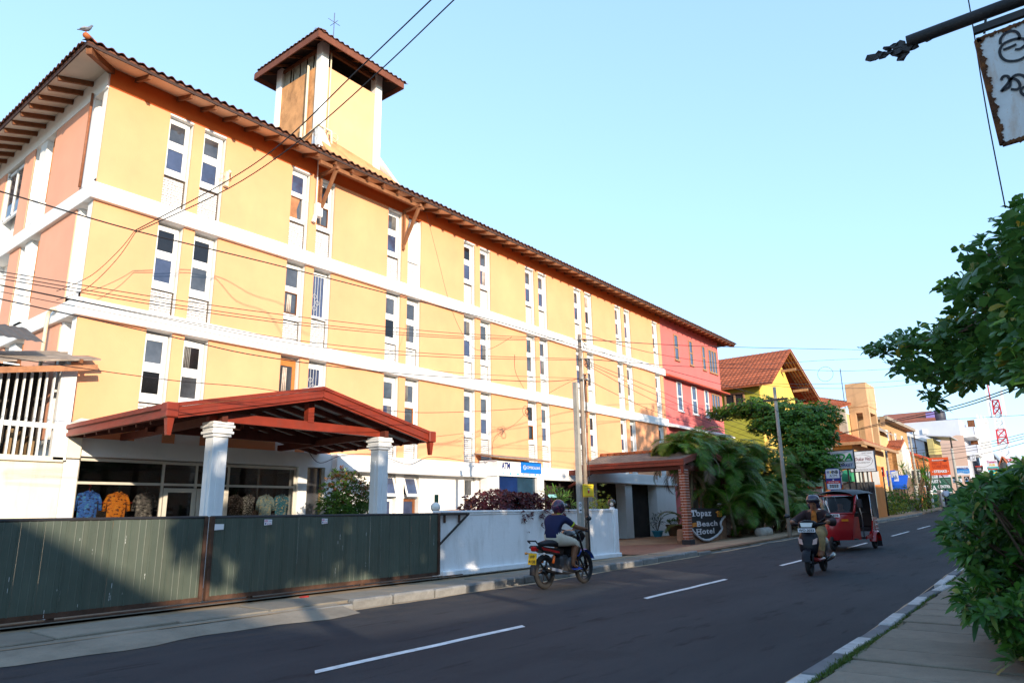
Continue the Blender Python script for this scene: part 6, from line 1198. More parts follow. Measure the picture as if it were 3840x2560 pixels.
# ================================================================ rusty hanging sign on a pipe arm at the top right
XS = 4.6; hs = thing('hanging_sign', 'rusty white enamel sign with black curly script hanging from a pipe arm', 'sign', P(3800, 340, X=XS)); m_enam = M('white enamel with rust', (.62, .62, .62), .5, .08, 3, .2, 20, streak=.75, dirt=(.45, .20, .04), dscale=(9, 9, 3), speck=.3); m_rusty = M('flaking rust', (.09, .035, .015), .9, .5, 12, .8, 40, streak=.7, dirt=(.35, .12, .02), dscale=(14, 14, 14))
cD = lambda x, y: P(3140 + x / 2.613, y / 2.613, X=XS)
TL, BL = cD(1362, 392), cD(1615, 1412); TR = TL + Vector((0, -.62, .02)); BR = BL + Vector((0, -.62, .02)); q = MB(); q.prism([TL, TR, BR, BL], (.012, 0, 0)); q.build('enamel_panel', m_enam, hs)
random.seed(31)
def ragged(a, b, wd, n=90):
    q = MB(); vs_ = []; inw = (TR - TL).normalized() if abs((b - a).z) > .3 else Vector((0, 0, -1))
    for i in range(n + 1):
        p = a.lerp(b, i / n) + Vector((-.006, 0, 0)); vs_ += [p - inw * random.uniform(.003, .012), p + inw * wd * (.45 + .35 * math.sin(i * .55) * math.sin(i * .21 + 1) + random.uniform(-.25, .3))]
    q.add(vs_, [(2 * i, 2 * i + 2, 2 * i + 3, 2 * i + 1) for i in range(n)]); return q
for a, b_ in ((TL, BL), (TL, TR), (BR, BL)):
    ragged(a, b_, .034).build('rust_edge', m_rusty, hs); q = MB(); q.tube([a + Vector((.012, 0, 0)), b_ + Vector((.012, 0, 0))], .014, 6); q.build('frame_bar', m_rusty, hs)
q = MB(); inv = lambda x, y: (cD(x, y).y, cD(x, y).z)
def st2(pts, wd=.015):
    q2 = MB(); P2 = [Vector(inv(*p)) for p in pts]; P2 = smooth_pts([Vector((p[0], p[1], 0)) for p in P2], 5); stroke(q2, [(-p.x, p.y) for p in P2], wd, (-1, 0, 0), (XS - .002, 0, 0), (0, -1, 0), (0, 0, 1)); q2.build('script_stroke', m_ink, hs)
st2([(1598, 440), (1600, 390), (1640, 335), (1700, 310), (1755, 320), (1785, 360), (1775, 400)]); st2([(1625, 495), (1690, 470), (1755, 440)]); st2([(1740, 492), (1800, 480), (1850, 430), (1830, 390), (1760, 385), (1690, 405), (1625, 440), (1592, 500), (1605, 560), (1650, 598), (1720, 605), (1790, 590), (1850, 555)])
st2([(1605, 792), (1625, 755), (1665, 752), (1688, 785), (1665, 830), (1625, 875), (1605, 905)]); st2([(1612, 898), (1660, 870), (1690, 850), (1700, 790), (1740, 745), (1800, 740), (1860, 775)]); st2([(1700, 880), (1760, 882), (1790, 850), (1770, 800), (1720, 775), (1690, 790)]); st2([(1860, 850), (1810, 870), (1800, 910), (1840, 945)])
arm = thing('pipe_arm', 'dark iron pipe arm reaching in at the top right with a rusted broken end', 'pipe', P(3600, 80, X=XS)); a0 = P(3335, 183, X=XS); a1 = a0 + Vector((0, -2.6, 0)); q = MB(); r_ = .038
q.tube([a0 + Vector((0, -.10, 0)), a1], r_, 14); q.build('pipe', M('blackened iron pipe', (.02, .018, .02), .5, .3, 6, .3, streak=.4, dirt=(.06, .03, .02), dscale=(6, 6, 6)), arm)
b0 = cD(1330, 310); q = MB(); q.box(XS - .015, XS + .015, b0.y - 1.3, b0.y, b0.z - .022, b0.z + .022); q.build('hanger_bar', m_iron, arm)
q = MB(); q.obox(cD(1455, 180), cD(1440, 330), .012, .012); q.build('tie', m_iron, arm)
random.seed(33); q = MB()                                              # flakes of the rotted end
for (x, y, s) in ((345, 560, .05), (400, 550, .05), (450, 540, .045), (500, 520, .03), (545, 500, .03), (590, 500, .045), (630, 520, .05), (630, 565, .035), (680, 470, .05), (730, 450, .05), (760, 420, .03), (600, 440, .05), (540, 450, .035), (820, 385, .04), (900, 375, .035), (490, 470, .03)):
    p = cD(x, y); vs_ = [p + Vector((random.uniform(-.015, .015), math.cos(k * .9) * s * random.uniform(.6, 1.1), math.sin(k * .9) * s * .6 * random.uniform(.6, 1.1))) for k in range(7)]; q.prism(vs_, (.012, 0, 0))
q.build('rotted_end', m_iron, arm)['kind'] = 'stuff'
cable('thin plumb wire beside the hanging sign at the top right', [P(3620, -60, X=XS + .3), P(3645, 80, X=XS + .3), P(3700, 420, X=XS + .3), P(3770, 780, X=XS + .3)], .004)
# ================================================================ plants
def PD(px, py, dep): return CP + (CD + CR * ((px - 1920) / CF) - CU * ((py - 1280) / CF)) * dep
def rv(): 
    while True:
        v = Vector((random.uniform(-1, 1), random.uniform(-1, 1), random.uniform(-1, 1)))
        if .05 < v.length < 1: return v.normalized()
def leaf(mb, p, d, nrm, L, Wd, droop=.25, shape=0):
    """one leaf from p along d; shape 0 lance-shaped, 1 broad towards the tip"""
    d = d.normalized(); s = d.cross(nrm)
    if s.length < .01: s = d.cross(Vector((.3, .9, .1)))
    s.normalize(); n = s.cross(d); g = Vector((0, 0, -1)) * droop * L
    ws = (.62, .95, .55) if shape == 0 else (.35, .85, .9)
    a = [p]
    for t, w_ in zip((.3, .6, .85), ws):
        c = p + d * L * t + g * t * t; a += [c - s * Wd * w_ / 2 + n * Wd * .12 * w_, c + s * Wd * w_ / 2 + n * Wd * .12 * w_]
    a.append(p + d * L + g)
    mb.add(a, [(0, 2, 1), (1, 2, 4, 3), (3, 4, 6, 5), (5, 6, 7)], True)
def rosette(mb, p, axis, n, L, Wd, spread=.9, droop=.25, shape=0):
    axis = axis.normalized(); a = axis.cross(Vector((.2, .5, .83))).normalized(); b = axis.cross(a)
    for i in range(n):
        t = 6.2832 * i / n + random.uniform(-.4, .4); sp = spread * random.uniform(.5, 1.25); d = axis * math.cos(sp) + (a * math.cos(t) + b * math.sin(t)) * math.sin(sp)
        l = L * random.uniform(.65, 1.15); leaf(mb, p + d * .01, d, axis, l, Wd * l / L, droop, shape)
def in_poly(x, y, poly):
    c = False; n = len(poly)
    for i in range(n):
        x0, y0 = poly[i]; x1, y1 = poly[(i + 1) % n]
        if (y0 > y) != (y1 > y) and x < (x1 - x0) * (y - y0) / (y1 - y0) + x0: c = not c
    return c
def bush(name, label, c, r, n, L, Wd, mat, cat='bush', axis_up=.5, k=6, spread=.9, base=True, tip=None, shape=0, group=None, zmin=None, lump=.25):
    c = Vector(c); t = thing(name, label, cat, (c.x, c.y, (c.z - r[2]) if zmin is None else zmin), group=group); mb = MB(); mt = MB(); lumps = [(rv(), random.uniform(.3, .7)) for _ in range(9)]
    for i in range(n):
        v = rv(); rr = random.random() ** .28; s = 1 + sum(lump * max(0, v.dot(l) - q_) * 2 for l, q_ in lumps) - lump * .4
        p = c + Vector((v.x * r[0], v.y * r[1], v.z * r[2])) * rr * s
        if zmin is not None and p.z < zmin: continue
        use = mt if (tip and v.z > .45 and random.random() < .35) else mb
        rosette(use, p, v + Vector((0, 0, axis_up)), k, L, Wd, spread, .3, shape)
    mb.build('foliage', mat, t)
    if tip: mt.build('shoot_tips', tip, t)['kind'] = 'stuff'
    if base:
        st_ = MB()
        for i in range(5): st_.tube([(c.x + random.uniform(-.1, .1), c.y + random.uniform(-.1, .1), c.z - r[2]), c + Vector((random.uniform(-.5, .5) * r[0], random.uniform(-.5, .5) * r[1], random.uniform(0, .5) * r[2]))], [.03, .012], 5)
        st_.build('stem', m_bark, t)
    return t
m_bark = M('brown bark', (.09, .06, .04), .9, .3, 8, .6, 25)
lf_almond = leafmat('almond tree leaves', (.025, .09, .018), (.085, .20, .035), .40, .35); lf_almond2 = leafmat('yellowing leaves', (.30, .22, .01), (.16, .20, .02), .45, .35)
lf_hedge = leafmat('hedge leaves', (.014, .07, .009), (.07, .18, .02), .38, .25); lf_green = leafmat('glossy green leaves', (.03, .09, .015), (.10, .20, .03), .4, .25); lf_red = leafmat('purple red leaves', (.045, .008, .012), (.12, .018, .022), .45, .2); lf_rtip = leafmat('reddish young leaves', (.16, .05, .02), (.25, .12, .03), .45, .2)
lf_palm = leafmat('palm leaflets', (.028, .11, .008), (.11, .22, .015), .42, .25); lf_palmy = leafmat('yellow palm leaflets', (.20, .17, .02), (.13, .16, .025), .45, .25); lf_dead = leafmat('dead palm leaflets', (.16, .11, .08), (.28, .21, .16), .7, .1)
lf_dark = leafmat('dark shrub leaves', (.018, .03, .015), (.04, .055, .025), .5, .15); lf_yg = leafmat('yellow green leaves', (.16, .22, .02), (.26, .30, .04), .45, .3); lf_mid = leafmat('mid green leaves', (.035, .12, .012), (.10, .23, .02), .42, .25)
# --- overhanging tree at the right edge
random.seed(41); cE = lambda x, y: (3140 + x / 1.844, 700 + y / 1.844)
poly = [cE(*p) for p in [(120, 1130), (300, 1065), (480, 1000), (600, 935), (740, 880), (850, 830), (740, 780), (690, 710), (730, 650), (880, 600), (740, 500), (850, 440), (960, 390), (1070, 300), (1130, 290), (1080, 200), (1080, 150), (1320, 80), (1500, 60), (1560, 1400), (1320, 1430), (1240, 1330), (1130, 1370), (960, 1330), (900, 1400), (830, 1310), (760, 1420), (660, 1510), (580, 1450), (610, 1350), (530, 1340), (380, 1360), (410, 1260), (220, 1190)]]
nt_ = thing('almond_tree', 'broad-leaved tree hanging into the picture from the right edge', 'tree', (9.3, -1.6, .1)); mb = MB(); my = MB(); tips = []
n = 0; tries = 0; cc = []
while len(cc) < 135:
    a, b = random.uniform(3190, 4000), random.uniform(720, 1540)
    if in_poly(a, b, poly): cc.append((a, b, random.uniform(16, 38), random.uniform(-1, 1)))
while n < 900 and tries < 90000:
    tries += 1; k_ = random.choice(cc); px, py = random.gauss(k_[0], k_[2] * 1.3), random.gauss(k_[1], k_[2] * .75)
    if not in_poly(px, py, poly) or (py < 1130 and random.random() < .5): continue
    u = min(1, max(0, (px - 3210) / 640)); dep = 13.5 - 6.6 * u + k_[3] * 1.1 + random.uniform(-.3, .3)
    if py < 1050: dep = min(dep, 8.2 + random.uniform(-.9, .9))
    p = PD(px, py, dep); tips.append(p); ax = Vector((random.uniform(-.5, .5), random.uniform(-.5, .5), random.uniform(.2, .9)))
    rosette(my if random.random() < .025 else mb, p, ax, random.randint(5, 7), random.uniform(.15, .23), .10, 1.15, .35, 1); n += 1
mb.build('crown', lf_almond, nt_); my.build('yellow_leaves', lf_almond2, nt_)
q = MB(); q.tube([(9.3, -1.6, 0), (9.35, -1.5, 2), (9.5, -1.3, 3.6), (9.6, -1.1, 5.2)], [.22, .19, .16, .08], 10); q.build('trunk', m_bark, nt_); q = MB(); random.shuffle(tips)
for p in tips[:60]: a = Vector((9.5, -1.3, 3.2 + random.uniform(-.3, .8))); m_ = (a + p) / 2 + Vector((0, 0, .15)); q.tube(smooth_pts([a, m_, p], 4), [.035, .032, .028, .025, .022, .018, .014, .010, .006], 5)
q.build('branches', m_bark, nt_)
# --- hedge bush in the right foreground
random.seed(42); cF = lambda x, y: (2800 + x / 1.823, 1700 + y / 1.823)
poly = [cF(*p) for p in [(1990, 40), (1860, 90), (1700, 150), (1560, 195), (1440, 255), (1400, 330), (1340, 480), (1300, 555), (1390, 640), (1470, 700), (1500, 790), (1545, 870), (1460, 900), (1430, 970), (1415, 1040), (1480, 1110), (1520, 1150), (1580, 1090), (1660, 1060), (1660, 1200), (1730, 1320), (1770, 1430), (1860, 1470), (2100, 1480)]]
hb = thing('foreground_bush', 'large dark green leafy bush filling the lower right corner', 'bush', (7.6, .1, .1)); mb = MB(); st_ = MB(); n = 0
while n < 900:
    px, py = random.uniform(3490, 3960), random.uniform(1700, 2520)
    if not in_poly(px - 28, py, poly): continue
    dep = 5.9 + random.uniform(0, 1.9) - (.5 if py > 2200 else 0)
    p = PD(px, py, dep)
    if p.z < .12: continue
    ax = Vector((-.35 + random.uniform(-.5, .5), .25 + random.uniform(-.5, .5), .55 + random.uniform(-.35, .35))); rosette(mb, p, ax, random.randint(8, 11), random.uniform(.12, .19), .042, 1.0, .35, 0); n += 1
    if n % 9 == 0: b0 = Vector((7.9 + random.uniform(-.5, .5), .0 + random.uniform(-.5, .4), .1)); st_.tube(smooth_pts([b0, (b0 + p) / 2 + Vector((0, 0, .1)), p], 3), [.02, .018, .016, .014, .012, .009, .006], 5)
mb.build('foliage', lf_hedge, hb); st_.build('stems', m_bark, hb)
# --- palm clump beside the name stone
def frond(mb, ms, base, az, el, L, droop, lf=.50, n=28):
    d = Vector((math.cos(az), math.sin(az), 0)); pts = []; p = Vector(base); e = el
    for i in range(13):
        pts.append(p.copy()); p = p + (d * math.cos(e) + Vector((0, 0, math.sin(e)))) * L / 12; e -= droop / 12 * (1 + i * .12)
    ms.tube(pts, [.022 - .0015 * i for i in range(13)], 4)
    side = d.cross(Vector((0, 0, 1)))
    for i in range(2, n * 2):
        u = i / (n * 2) * 12; k = min(11, int(u)); q_ = pts[k].lerp(pts[k + 1], u - k); dr = (pts[k + 1] - pts[k]).normalized(); s = side * (1 if i % 2 else -1); t = u / 12
        ln = lf * (math.sin(math.pi * min(1, t * .93 + .12)) ** .6) * random.uniform(.85, 1.1); dd = (s * .85 + dr * .62 + Vector((0, 0, .18))).normalized(); w_ = .045
        nn = dr.cross(dd).normalized(); a = dd.cross(nn) * w_ / 2; m1 = q_ + dd * ln * .5 + Vector((0, 0, -.04 * ln)); e1 = q_ + dd * ln + Vector((0, 0, -.32 * ln))
        mb.add([q_ - a * .5, q_ + a * .5, m1 + a, m1 - a, e1], [(0, 1, 2, 3), (3, 2, 4)], True)
random.seed(43)
def palm(label, cx, cy, h, nf, spread, dead=0, lean=0, zb=None, low=True):
    zb = zg(cx) + .08 if zb is None else zb; t = thing('areca_palm', label, 'palm', (cx, cy, zb), group='palms beside the hotel entrance'); mb, my, md, ms, sm_ = MB(), MB(), MB(), MB(), MB()
    stems = [(cx + random.gauss(0, spread), cy + random.gauss(0, spread * .6), h * (random.uniform(.35, .8) if low else random.uniform(.62, .85))) for _ in range(9)]
    for sx, sy, sh in stems:
        top = Vector((sx + random.uniform(-.5, .5), sy + random.uniform(-.4, .3), zb + sh)); sm_.tube([(cx + (sx - cx) * .6, cy + (sy - cy) * .6, zb), top], [.07, .045], 8)
        for k in range(nf):
            az = random.uniform(0, 6.28); el = random.uniform(.5, 1.35); L = random.uniform(1.7, 2.6) * (1 if low else .8); r_ = random.random(); frond(md if r_ < dead else (my if r_ < dead + .08 else mb), ms, top - Vector((0, 0, random.uniform(0, .4))), az, el if r_ >= dead else random.uniform(-.2, .5), L, random.uniform(1.2, 2.0))
    for k in range(10 if low else 0): frond(mb, ms, Vector((cx + random.gauss(0, spread), cy + random.gauss(0, spread * .5), zb + random.uniform(.1, .8))), random.uniform(0, 6.28), random.uniform(.6, 1.3), random.uniform(1.3, 2.0), 1.3)
    mb.build('fronds', lf_palm, t); my.build('yellowing_fronds', lf_palmy, t); ms.build('frond_ribs', M('yellow green rib', (.16, .17, .05), .6), t)['kind'] = 'stuff'; sm_.build('stems', M('ringed palm stem', (.16, .15, .09), .8, .3, 8), t)
    if md.v: md.build('dead_fronds', lf_dead, t)
palm('areca palm with dried brown fronds right behind the name stone', 29.5, 13.1, 4.7, 14, .75, .14, low=False)
palm('tall areca palm in the middle of the clump', 32.2, 12.9, 4.8, 15, 1.0, .03)
palm('areca palm at the right end of the clump by the pole', 36.2, 12.8, 4.7, 14, 1.1, .05)
palm('low areca palm in front of the clump beside the pavement', 34.8, 11.9, 2.2, 13, 1.1, .02)
palm('low areca palm right of the name stone reaching the pavement', 32.3, 12.0, 2.4, 13, .8, .04)
palm('low areca palm under the right end of the clump', 37.0, 12.0, 2.4, 12, 1.0, .04)
palm('areca palm filling the rear of the clump', 34.0, 14.2, 5.6, 14, 1.3, .0)
# --- broad tree behind the palms
random.seed(44)
def layered_tree(label, base, layers, mat, L=.24, name='almond_tree'):
    t = thing(name, label, 'tree', base); mb = MB(); br = MB(); base = Vector(base); tops = max(l[2] for l in layers); br.tube([base, base + Vector((.2, .1, (tops - base.z) * .5)), Vector((base.x + .3, base.y, tops - .4))], [.22, .16, .06], 9)
    for cx, cy, cz, rx, ry, rz, n in layers:
        br.tube(smooth_pts([Vector((base.x + .2, base.y, cz - .9)), Vector(((cx + base.x) / 2, (cy + base.y) / 2, cz - .35)), Vector((cx, cy, cz))], 4), [.08, .075, .07, .06, .05, .045, .04, .03, .02], 6)
        for i in range(n):
            v = rv(); k = random.random() ** .35; p = Vector((cx + v.x * rx * k, cy + v.y * ry * k, cz + v.z * rz * k * (1 + .25 * math.sin(v.x * 5 + v.y * 7)))); rosette(mb, p, Vector((v.x * .6, v.y * .6, .6)), 6, L, .14, 1.1, .3, 1)
    mb.build('crown', mat, t); br.build('trunk', m_bark, t); return t
def at44(px, py, X): v = P(px, py, X=X); return v
L_ = []
for px, py, X, rx, ry, rz, n in ((2740, 1548, 43, 1.2, 1.5, .28, 110), (2850, 1535, 43, 1.6, 1.7, .42, 200), (2960, 1560, 43, 1.7, 1.8, .5, 240), (3060, 1568, 43, 1.5, 1.4, .55, 220), (3000, 1640, 42, 1.6, 1.6, .5, 200), (3080, 1640, 42, 1.1, .9, .45, 120), (2900, 1600, 42, 1.4, 1.4, .4, 150), (3000, 1720, 41, 1.5, 1.5, .6, 190), (3080, 1740, 41, 1.2, 1.0, .55, 130), (2980, 1790, 41, 1.3, 1.3, .5, 120)):
    c = at44(px, py, X); L_.append((c.x, c.y, c.z, rx * 1.05, ry * 1.05, rz * 1.65, int(n * 2.1)))
c = at44(2985, 1900, 42); layered_tree('layered broad-leaved tree in front of the yellow gable house', (42, c.y, zg(42)), L_, lf_mid)
# --- shrubs and small plants
random.seed(45)
bush('round_shrub', 'round green shrub with reddish tips beside the portico column', (12.1, 15.0, 1.35), (.70, .55, .92), 1300, .14, .042, lf_green, tip=lf_rtip, k=7, zmin=.2)
bush('red_shrub', 'dark red leafed shrub spilling over the white wall', (15.0, 11.85, 1.52), (1.3, .36, .50), 1700, .11, .04, lf_red, k=6, zmin=.3, lump=.5)
bush('red_shrub_spray', 'trailing dark red spray hanging over the wall front', (16.25, 11.12, 1.46), (.26, .10, .16), 55, .085, .03, lf_red, k=5, base=False)
bush('spiky_plant', 'bright green spiky plant behind the wall next to the motorcyclist', P(2118, 1888, Y=11.9), (.32, .25, .25), 22, .36, .03, lf_green, k=9, spread=.7, cat='plant', base=False)
bush('spiky_plant', 'green spiky plant behind the helmet of the motorcyclist', P(2080, 1890, Y=12.0), (.25, .22, .3), 18, .34, .03, lf_mid, k=9, spread=.7, cat='plant', base=False)
bush('wall_shrub', 'yellow green shrub behind the right end of the white wall', P(2262, 1887, Y=11.8), (.42, .3, .2), 80, .10, .04, lf_yg, k=5, cat='plant', base=False, lump=.6)
bush('dark_shrub', 'dark leafed shrub between the palms and the rickshaw', P(3000, 1935, X=38), (.8, 1.1, .55), 300, .10, .04, lf_dark, k=6)
for px, py, X, r, n, lab, mt in ((3300, 1875, 62, (1.0, 1.3, .8), 240, 'bushy green hedge left of the slim pole', lf_mid), (3385, 1868, 66, (1.0, 1.5, .9), 260, 'bright green hedge right of the slim pole', lf_green), (3440, 1880, 68, (1.0, 1.5, .7), 240, 'yellowish hedge at the foot of the short pale post', lf_yg), (3320, 1905, 60, (.8, 1.3, .45), 160, 'low olive hedge on the kerb behind the rickshaw', lf_yg)):
    bush('hedge', lab, P(px, py, X=X), r, n, .16, .08, mt, 'hedge', k=6)
# spiky screw pine
def pandanus(label, px, py, X, h, n):
    c = P(px, py, X=X); t = thing('screw_pine', label, 'palm', (X, c.y, zg(X))); mb = MB(); tr2 = MB()
    for j in range(6):
        top = c + Vector((random.uniform(-.6, .6), random.uniform(-1.0, 1.0), random.uniform(-.9, .7))); tr2.tube([(X, c.y + random.uniform(-.4, .4), zg(X)), top], [.09, .06], 6)
        for i in range(n): v = rv(); v.z = v.z * .8 + .35; leaf(mb, top, v, Vector((0, 0, 1)), random.uniform(.8, 1.3), .07, .25)
    mb.build('leaves', lf_mid, t); tr2.build('stems', m_bark, t)
pandanus('spiky screw pine in front of the tall pole', *cB(1110, 1130), 76, 4, 60); pandanus('slim spiky tree beside the steaks sign', *cB(1205, 1010), 82, 6, 14)
# potted plants in the porch
def pot(label, x, y, r, h, mat, plant, n, L, W2, kk=8): 
    t = thing('potted_plant', label, 'potted plant', (x, y, .11)); q = MB(); q.lathe((x, y, .11), [(r * .62, 0), (r * .72, h * .3), (r * .95, h * .85), (r * 1.05, h * .86), (r * 1.05, h), (r * .9, h), (r * .88, h * .9)], 16); q.build('pot', mat, t); mb = MB(); ms = MB()
    for i in range(n): top = Vector((x + random.gauss(0, r * .7), y + random.gauss(0, r * .6), .11 + h + random.uniform(.15, .9) * L * 2)); ms.tube([(x, y, .1 + h * .8), top], .01, 4); rosette(mb, top, Vector((random.uniform(-.5, .5), random.uniform(-.5, .5), .7)), kk, L, W2, 1.0, .4)
    mb.build('leaves', plant, t); ms.build('stems', m_bark, t)
p = P(2466, 2010, Z=.11); s_ = 16.6 / p.y; pot('palm-like plant in a sky blue pot inside the porch', P(2466, 1990, Y=16.6).x, 16.6, .28, .34, M('sky blue pot', (.05, .32, .48), .5), lf_dark, 9, .42, .05, 7)
pot('leafy plant in a wide brown pot by the lobby pier', P(2530, 1990, Y=16.2).x, 16.2, .42, .62, M('brown clay pot', (.16, .10, .06), .8), lf_mid, 16, .16, .06)
# ================================================================ people
def rot(v, rz): c, s = math.cos(rz), math.sin(rz); return Vector((v[0] * c - v[1] * s, v[0] * s + v[1] * c, v[2]))
def person_body(parent, J, bones, R, zones, mats, fingers=()):
    """J: joints, bones: pairs, R: radius per joint, zones: joint -> material index; one continuous skinned surface"""
    names = list(J); me = bpy.data.meshes.new('body'); me.from_pydata([J[n_] for n_ in names], [(names.index(a), names.index(b)) for a, b in bones], [])
    o = bpy.data.objects.new('tmp', me); COL.objects.link(o); o.modifiers.new('s', 'SKIN'); sd_ = o.modifiers.new('u', 'SUBSURF'); sd_.levels = 2; sd_.render_levels = 2
    for i, n_ in enumerate(names): me.skin_vertices[0].data[i].radius = (R[n_] if isinstance(R[n_], tuple) else (R[n_], R[n_])); me.skin_vertices[0].data[i].use_root = (n_ == 'pelvis')
    dg = bpy.context.evaluated_depsgraph_get(); dg.update(); m2 = bpy.data.meshes.new_from_object(o.evaluated_get(dg)); bpy.data.objects.remove(o)
    bm = bmesh.new(); bm.from_mesh(m2); V = [(Vector(J[a]), Vector(J[b]), zones.get((a, b), zones.get(b, 0))) for a, b in bones]
    m2.materials.clear()
    for m_ in mats: m2.materials.append(m_)
    for f in bm.faces:
        c = f.calc_center_median(); best = (9, 0)
        for a, b, z in V:
            t = max(0, min(1, (c - a).dot(b - a) / max(1e-6, (b - a).length_squared))); d = (c - a.lerp(b, t)).length
            if d < best[0]: best = (d, z if not isinstance(z, tuple) else (z[1] if t < z[0] else z[2]))
        f.material_index = best[1]; f.smooth = True
    k = MB()
    for pts in fingers: k.tube(pts, [.011, .010, .009, .007][:len(pts)], 6)
    for vs_, in ((k,),):
        idx = [bm.verts.new(v) for v in vs_.v]; bm.verts.ensure_lookup_table()
        for f in vs_.f:
            try: nf = bm.faces.new([idx[i] for i in f]); nf.material_index = 0; nf.smooth = True
            except ValueError: pass
    bm.to_mesh(m2); bm.free(); m2.name = 'body'; ob = bpy.data.objects.new('body', m2); COL.objects.link(ob); ob.parent = parent; return ob
def grip(h, fwd, s, out):                                       # four fingers and a thumb closed round a bar through h; bar along out
    h = Vector(h); fwd = Vector(fwd).normalized(); out = Vector(out).normalized(); dn = Vector((0, 0, -1)); res = []
    for k in range(4):
        b = h + out * (-.03 + k * .022) + Vector((0, 0, .012)); ln = (.028, .032, .030, .024)[k]
        res.append([b - fwd * .02, b + fwd * ln, b + fwd * ln + dn * .03, b + fwd * .008 + dn * .045])
    b = h + out * -.045; res.append([b - fwd * .03 + dn * .005, b + fwd * .0 + dn * .03, b + fwd * .025 + dn * .036]); return res
m_skin = M('brown skin', (.20, .085, .042), .55, .08, 8); m_skin2 = M('dark brown skin', (.24, .11, .06), .55, .08, 8)
# ================================================================ motorcycle
m_tyre = M('black tyre rubber', (.018, .018, .019), .8, .2, 10); m_mblk = M('gloss black bike paint', (.012, .012, .014), .25, .1, spec=.5); m_chrome = M('dull chrome', (.5, .5, .52), .25, .1, metal=.9); m_mred = M('red bike paint', (.35, .01, .012), .25); m_mblue = M('blue bike paint', (.02, .08, .45), .3); m_plate_y = M('yellow number plate', (.80, .42, .01), .5); m_eng = M('engine grey metal', (.06, .06, .065), .5, .2, metal=.5); m_lamp = M('red lamp lens', (.45, .01, .01), .2); m_orsp = M('orange shock spring', (.6, .12, .02), .4)
def wheel(parent, c, R, r, spokes=6, hub=True, w_=None):
    c = Vector(c); q = MB(); q.ring(c, R - r, r, 'y', 28, 10); t = q.build('wheel', m_tyre, parent)
    q = MB(); q.ring(c, R - 2 * r - .005, .018, 'y', 28, 6); q.lathe(c, [(.05, -.06), (.06, -.03), (.06, .03), (.05, .06)], 12, 'y')
    for k in range(spokes): a = 6.2832 * k / spokes; q.obox(c + Vector((math.cos(a) * .04, 0, math.sin(a) * .04)), c + Vector((math.cos(a + .12) * (R - 2 * r), 0, math.sin(a + .12) * (R - 2 * r))), .03, .025, (0, 1, 0))
    q.build('rim', m_mblk, t); return t
rearp = Vector((11.34, 8.16, 0)); mhead = rad(-1)
mo = thing('motorcycle', 'black motorcycle with blue front mudguard and yellow rear plate', 'motorcycle', rearp, rz=mhead, local=True, scale=1.06)
wheel(mo, (0, 0, .30), .30, .045); wheel(mo, (1.27, 0, .295), .295, .038)
q = MB(); q.tube([(-.10, 0, .78), (.1, 0, .80), (.35, 0, .77), (.55, 0, .79), (.72, 0, .80)], [.07, .11, .12, .11, .05], 10)
for i in range(len(q.v)): v = q.v[i]; q.v[i] = (v[0], v[1] * 1.05, .77 + (v[2] - .77) * .55)
q.build('seat', m_ink, mo)
q = MB(); q.tube([(.58, 0, .80), (.70, 0, .86), (.86, 0, .87), (1.0, 0, .82)], [.08, .14, .14, .06], 12); q.build('fuel_tank', m_mblk, mo)
q = MB(); q.prism([(-.28, -.09, .76), (.5, -.10, .66), (.45, -.10, .56), (-.05, -.09, .62), (-.30, -.06, .72)], (0, .18, 0)); q.build('tail_panel', m_mblk, mo); q = MB(); q.prism([(-.20, -.098, .735), (.35, -.105, .63), (.33, -.105, .60), (-.15, -.098, .68)], (0, .006, 0)); q.build('stripe', m_mred, mo)
q = MB(); q.bbox(-.33, -.22, -.06, .06, .66, .745, .02); q.build('tail_lamp', m_lamp, mo)
q = MB(); q.tube([(-.3, -.08, .80), (-.36, -.09, .84), (-.36, .09, .84), (-.3, .08, .80)], .014, 6); q.build('grab_rail', m_ink, mo)
q = MB(); q.prism([(-.33, -.09, .63), (-.36, -.09, .44), (-.36, .09, .44), (-.33, .09, .63)], (-.006, 0, -.001)); pl = q.build('number_plate', m_plate_y, mo)
text('lettering', 'WP', m_ink, mo, (-.348, .06, .545), (0, -1, 0), (.15, 0, 1), .05, .11, .006, .01); text('lettering', '4138', m_ink, mo, (-.362, .07, .465), (0, -1, 0), (.15, 0, 1), .05, .14, .006, .01)
for s in (-1, 1):
    q = MB(); q.tube([(-.25, s * .08, .62), (-.27, s * .18, .62)], .012, 6); q.ball((-.27, s * .20, .62), .024, 8, (1, 1.3, 1)); q.build('indicator', M('amber lens', (.6, .25, .05), .2) if s > 0 else M('pale lens', (.5, .45, .42), .2), mo)
q = MB(); q.tube([(-.25, 0, .46), (-.32, 0, .40), (-.36, 0, .26)], [.03, .06, .05], 8); q.build('rear_mudguard', m_ink, mo)
q = MB(); q.bbox(.35, .85, -.14, .14, .24, .56, .05); q.lathe((.62, 0, .40), [(.12, -.18), (.13, -.14), (.13, .14), (.12, .18)], 14, 'y'); q.build('engine', m_eng, mo)
q = MB(); q.tube([(.95, -.08, .45), (.9, -.16, .28), (.5, -.17, .25), (.1, -.18, .30), (-.20, -.19, .38)], [.022, .022, .028, .05, .052], 10); ex = q.build('exhaust', m_mblk, mo); q = MB(); q.obox((.22, -.235, .30), (-.10, -.235, .36), .006, .05, (0, 0, 1)); q.build('heat_shield', M('bluish steel', (.35, .42, .55), .3, metal=.7), ex)
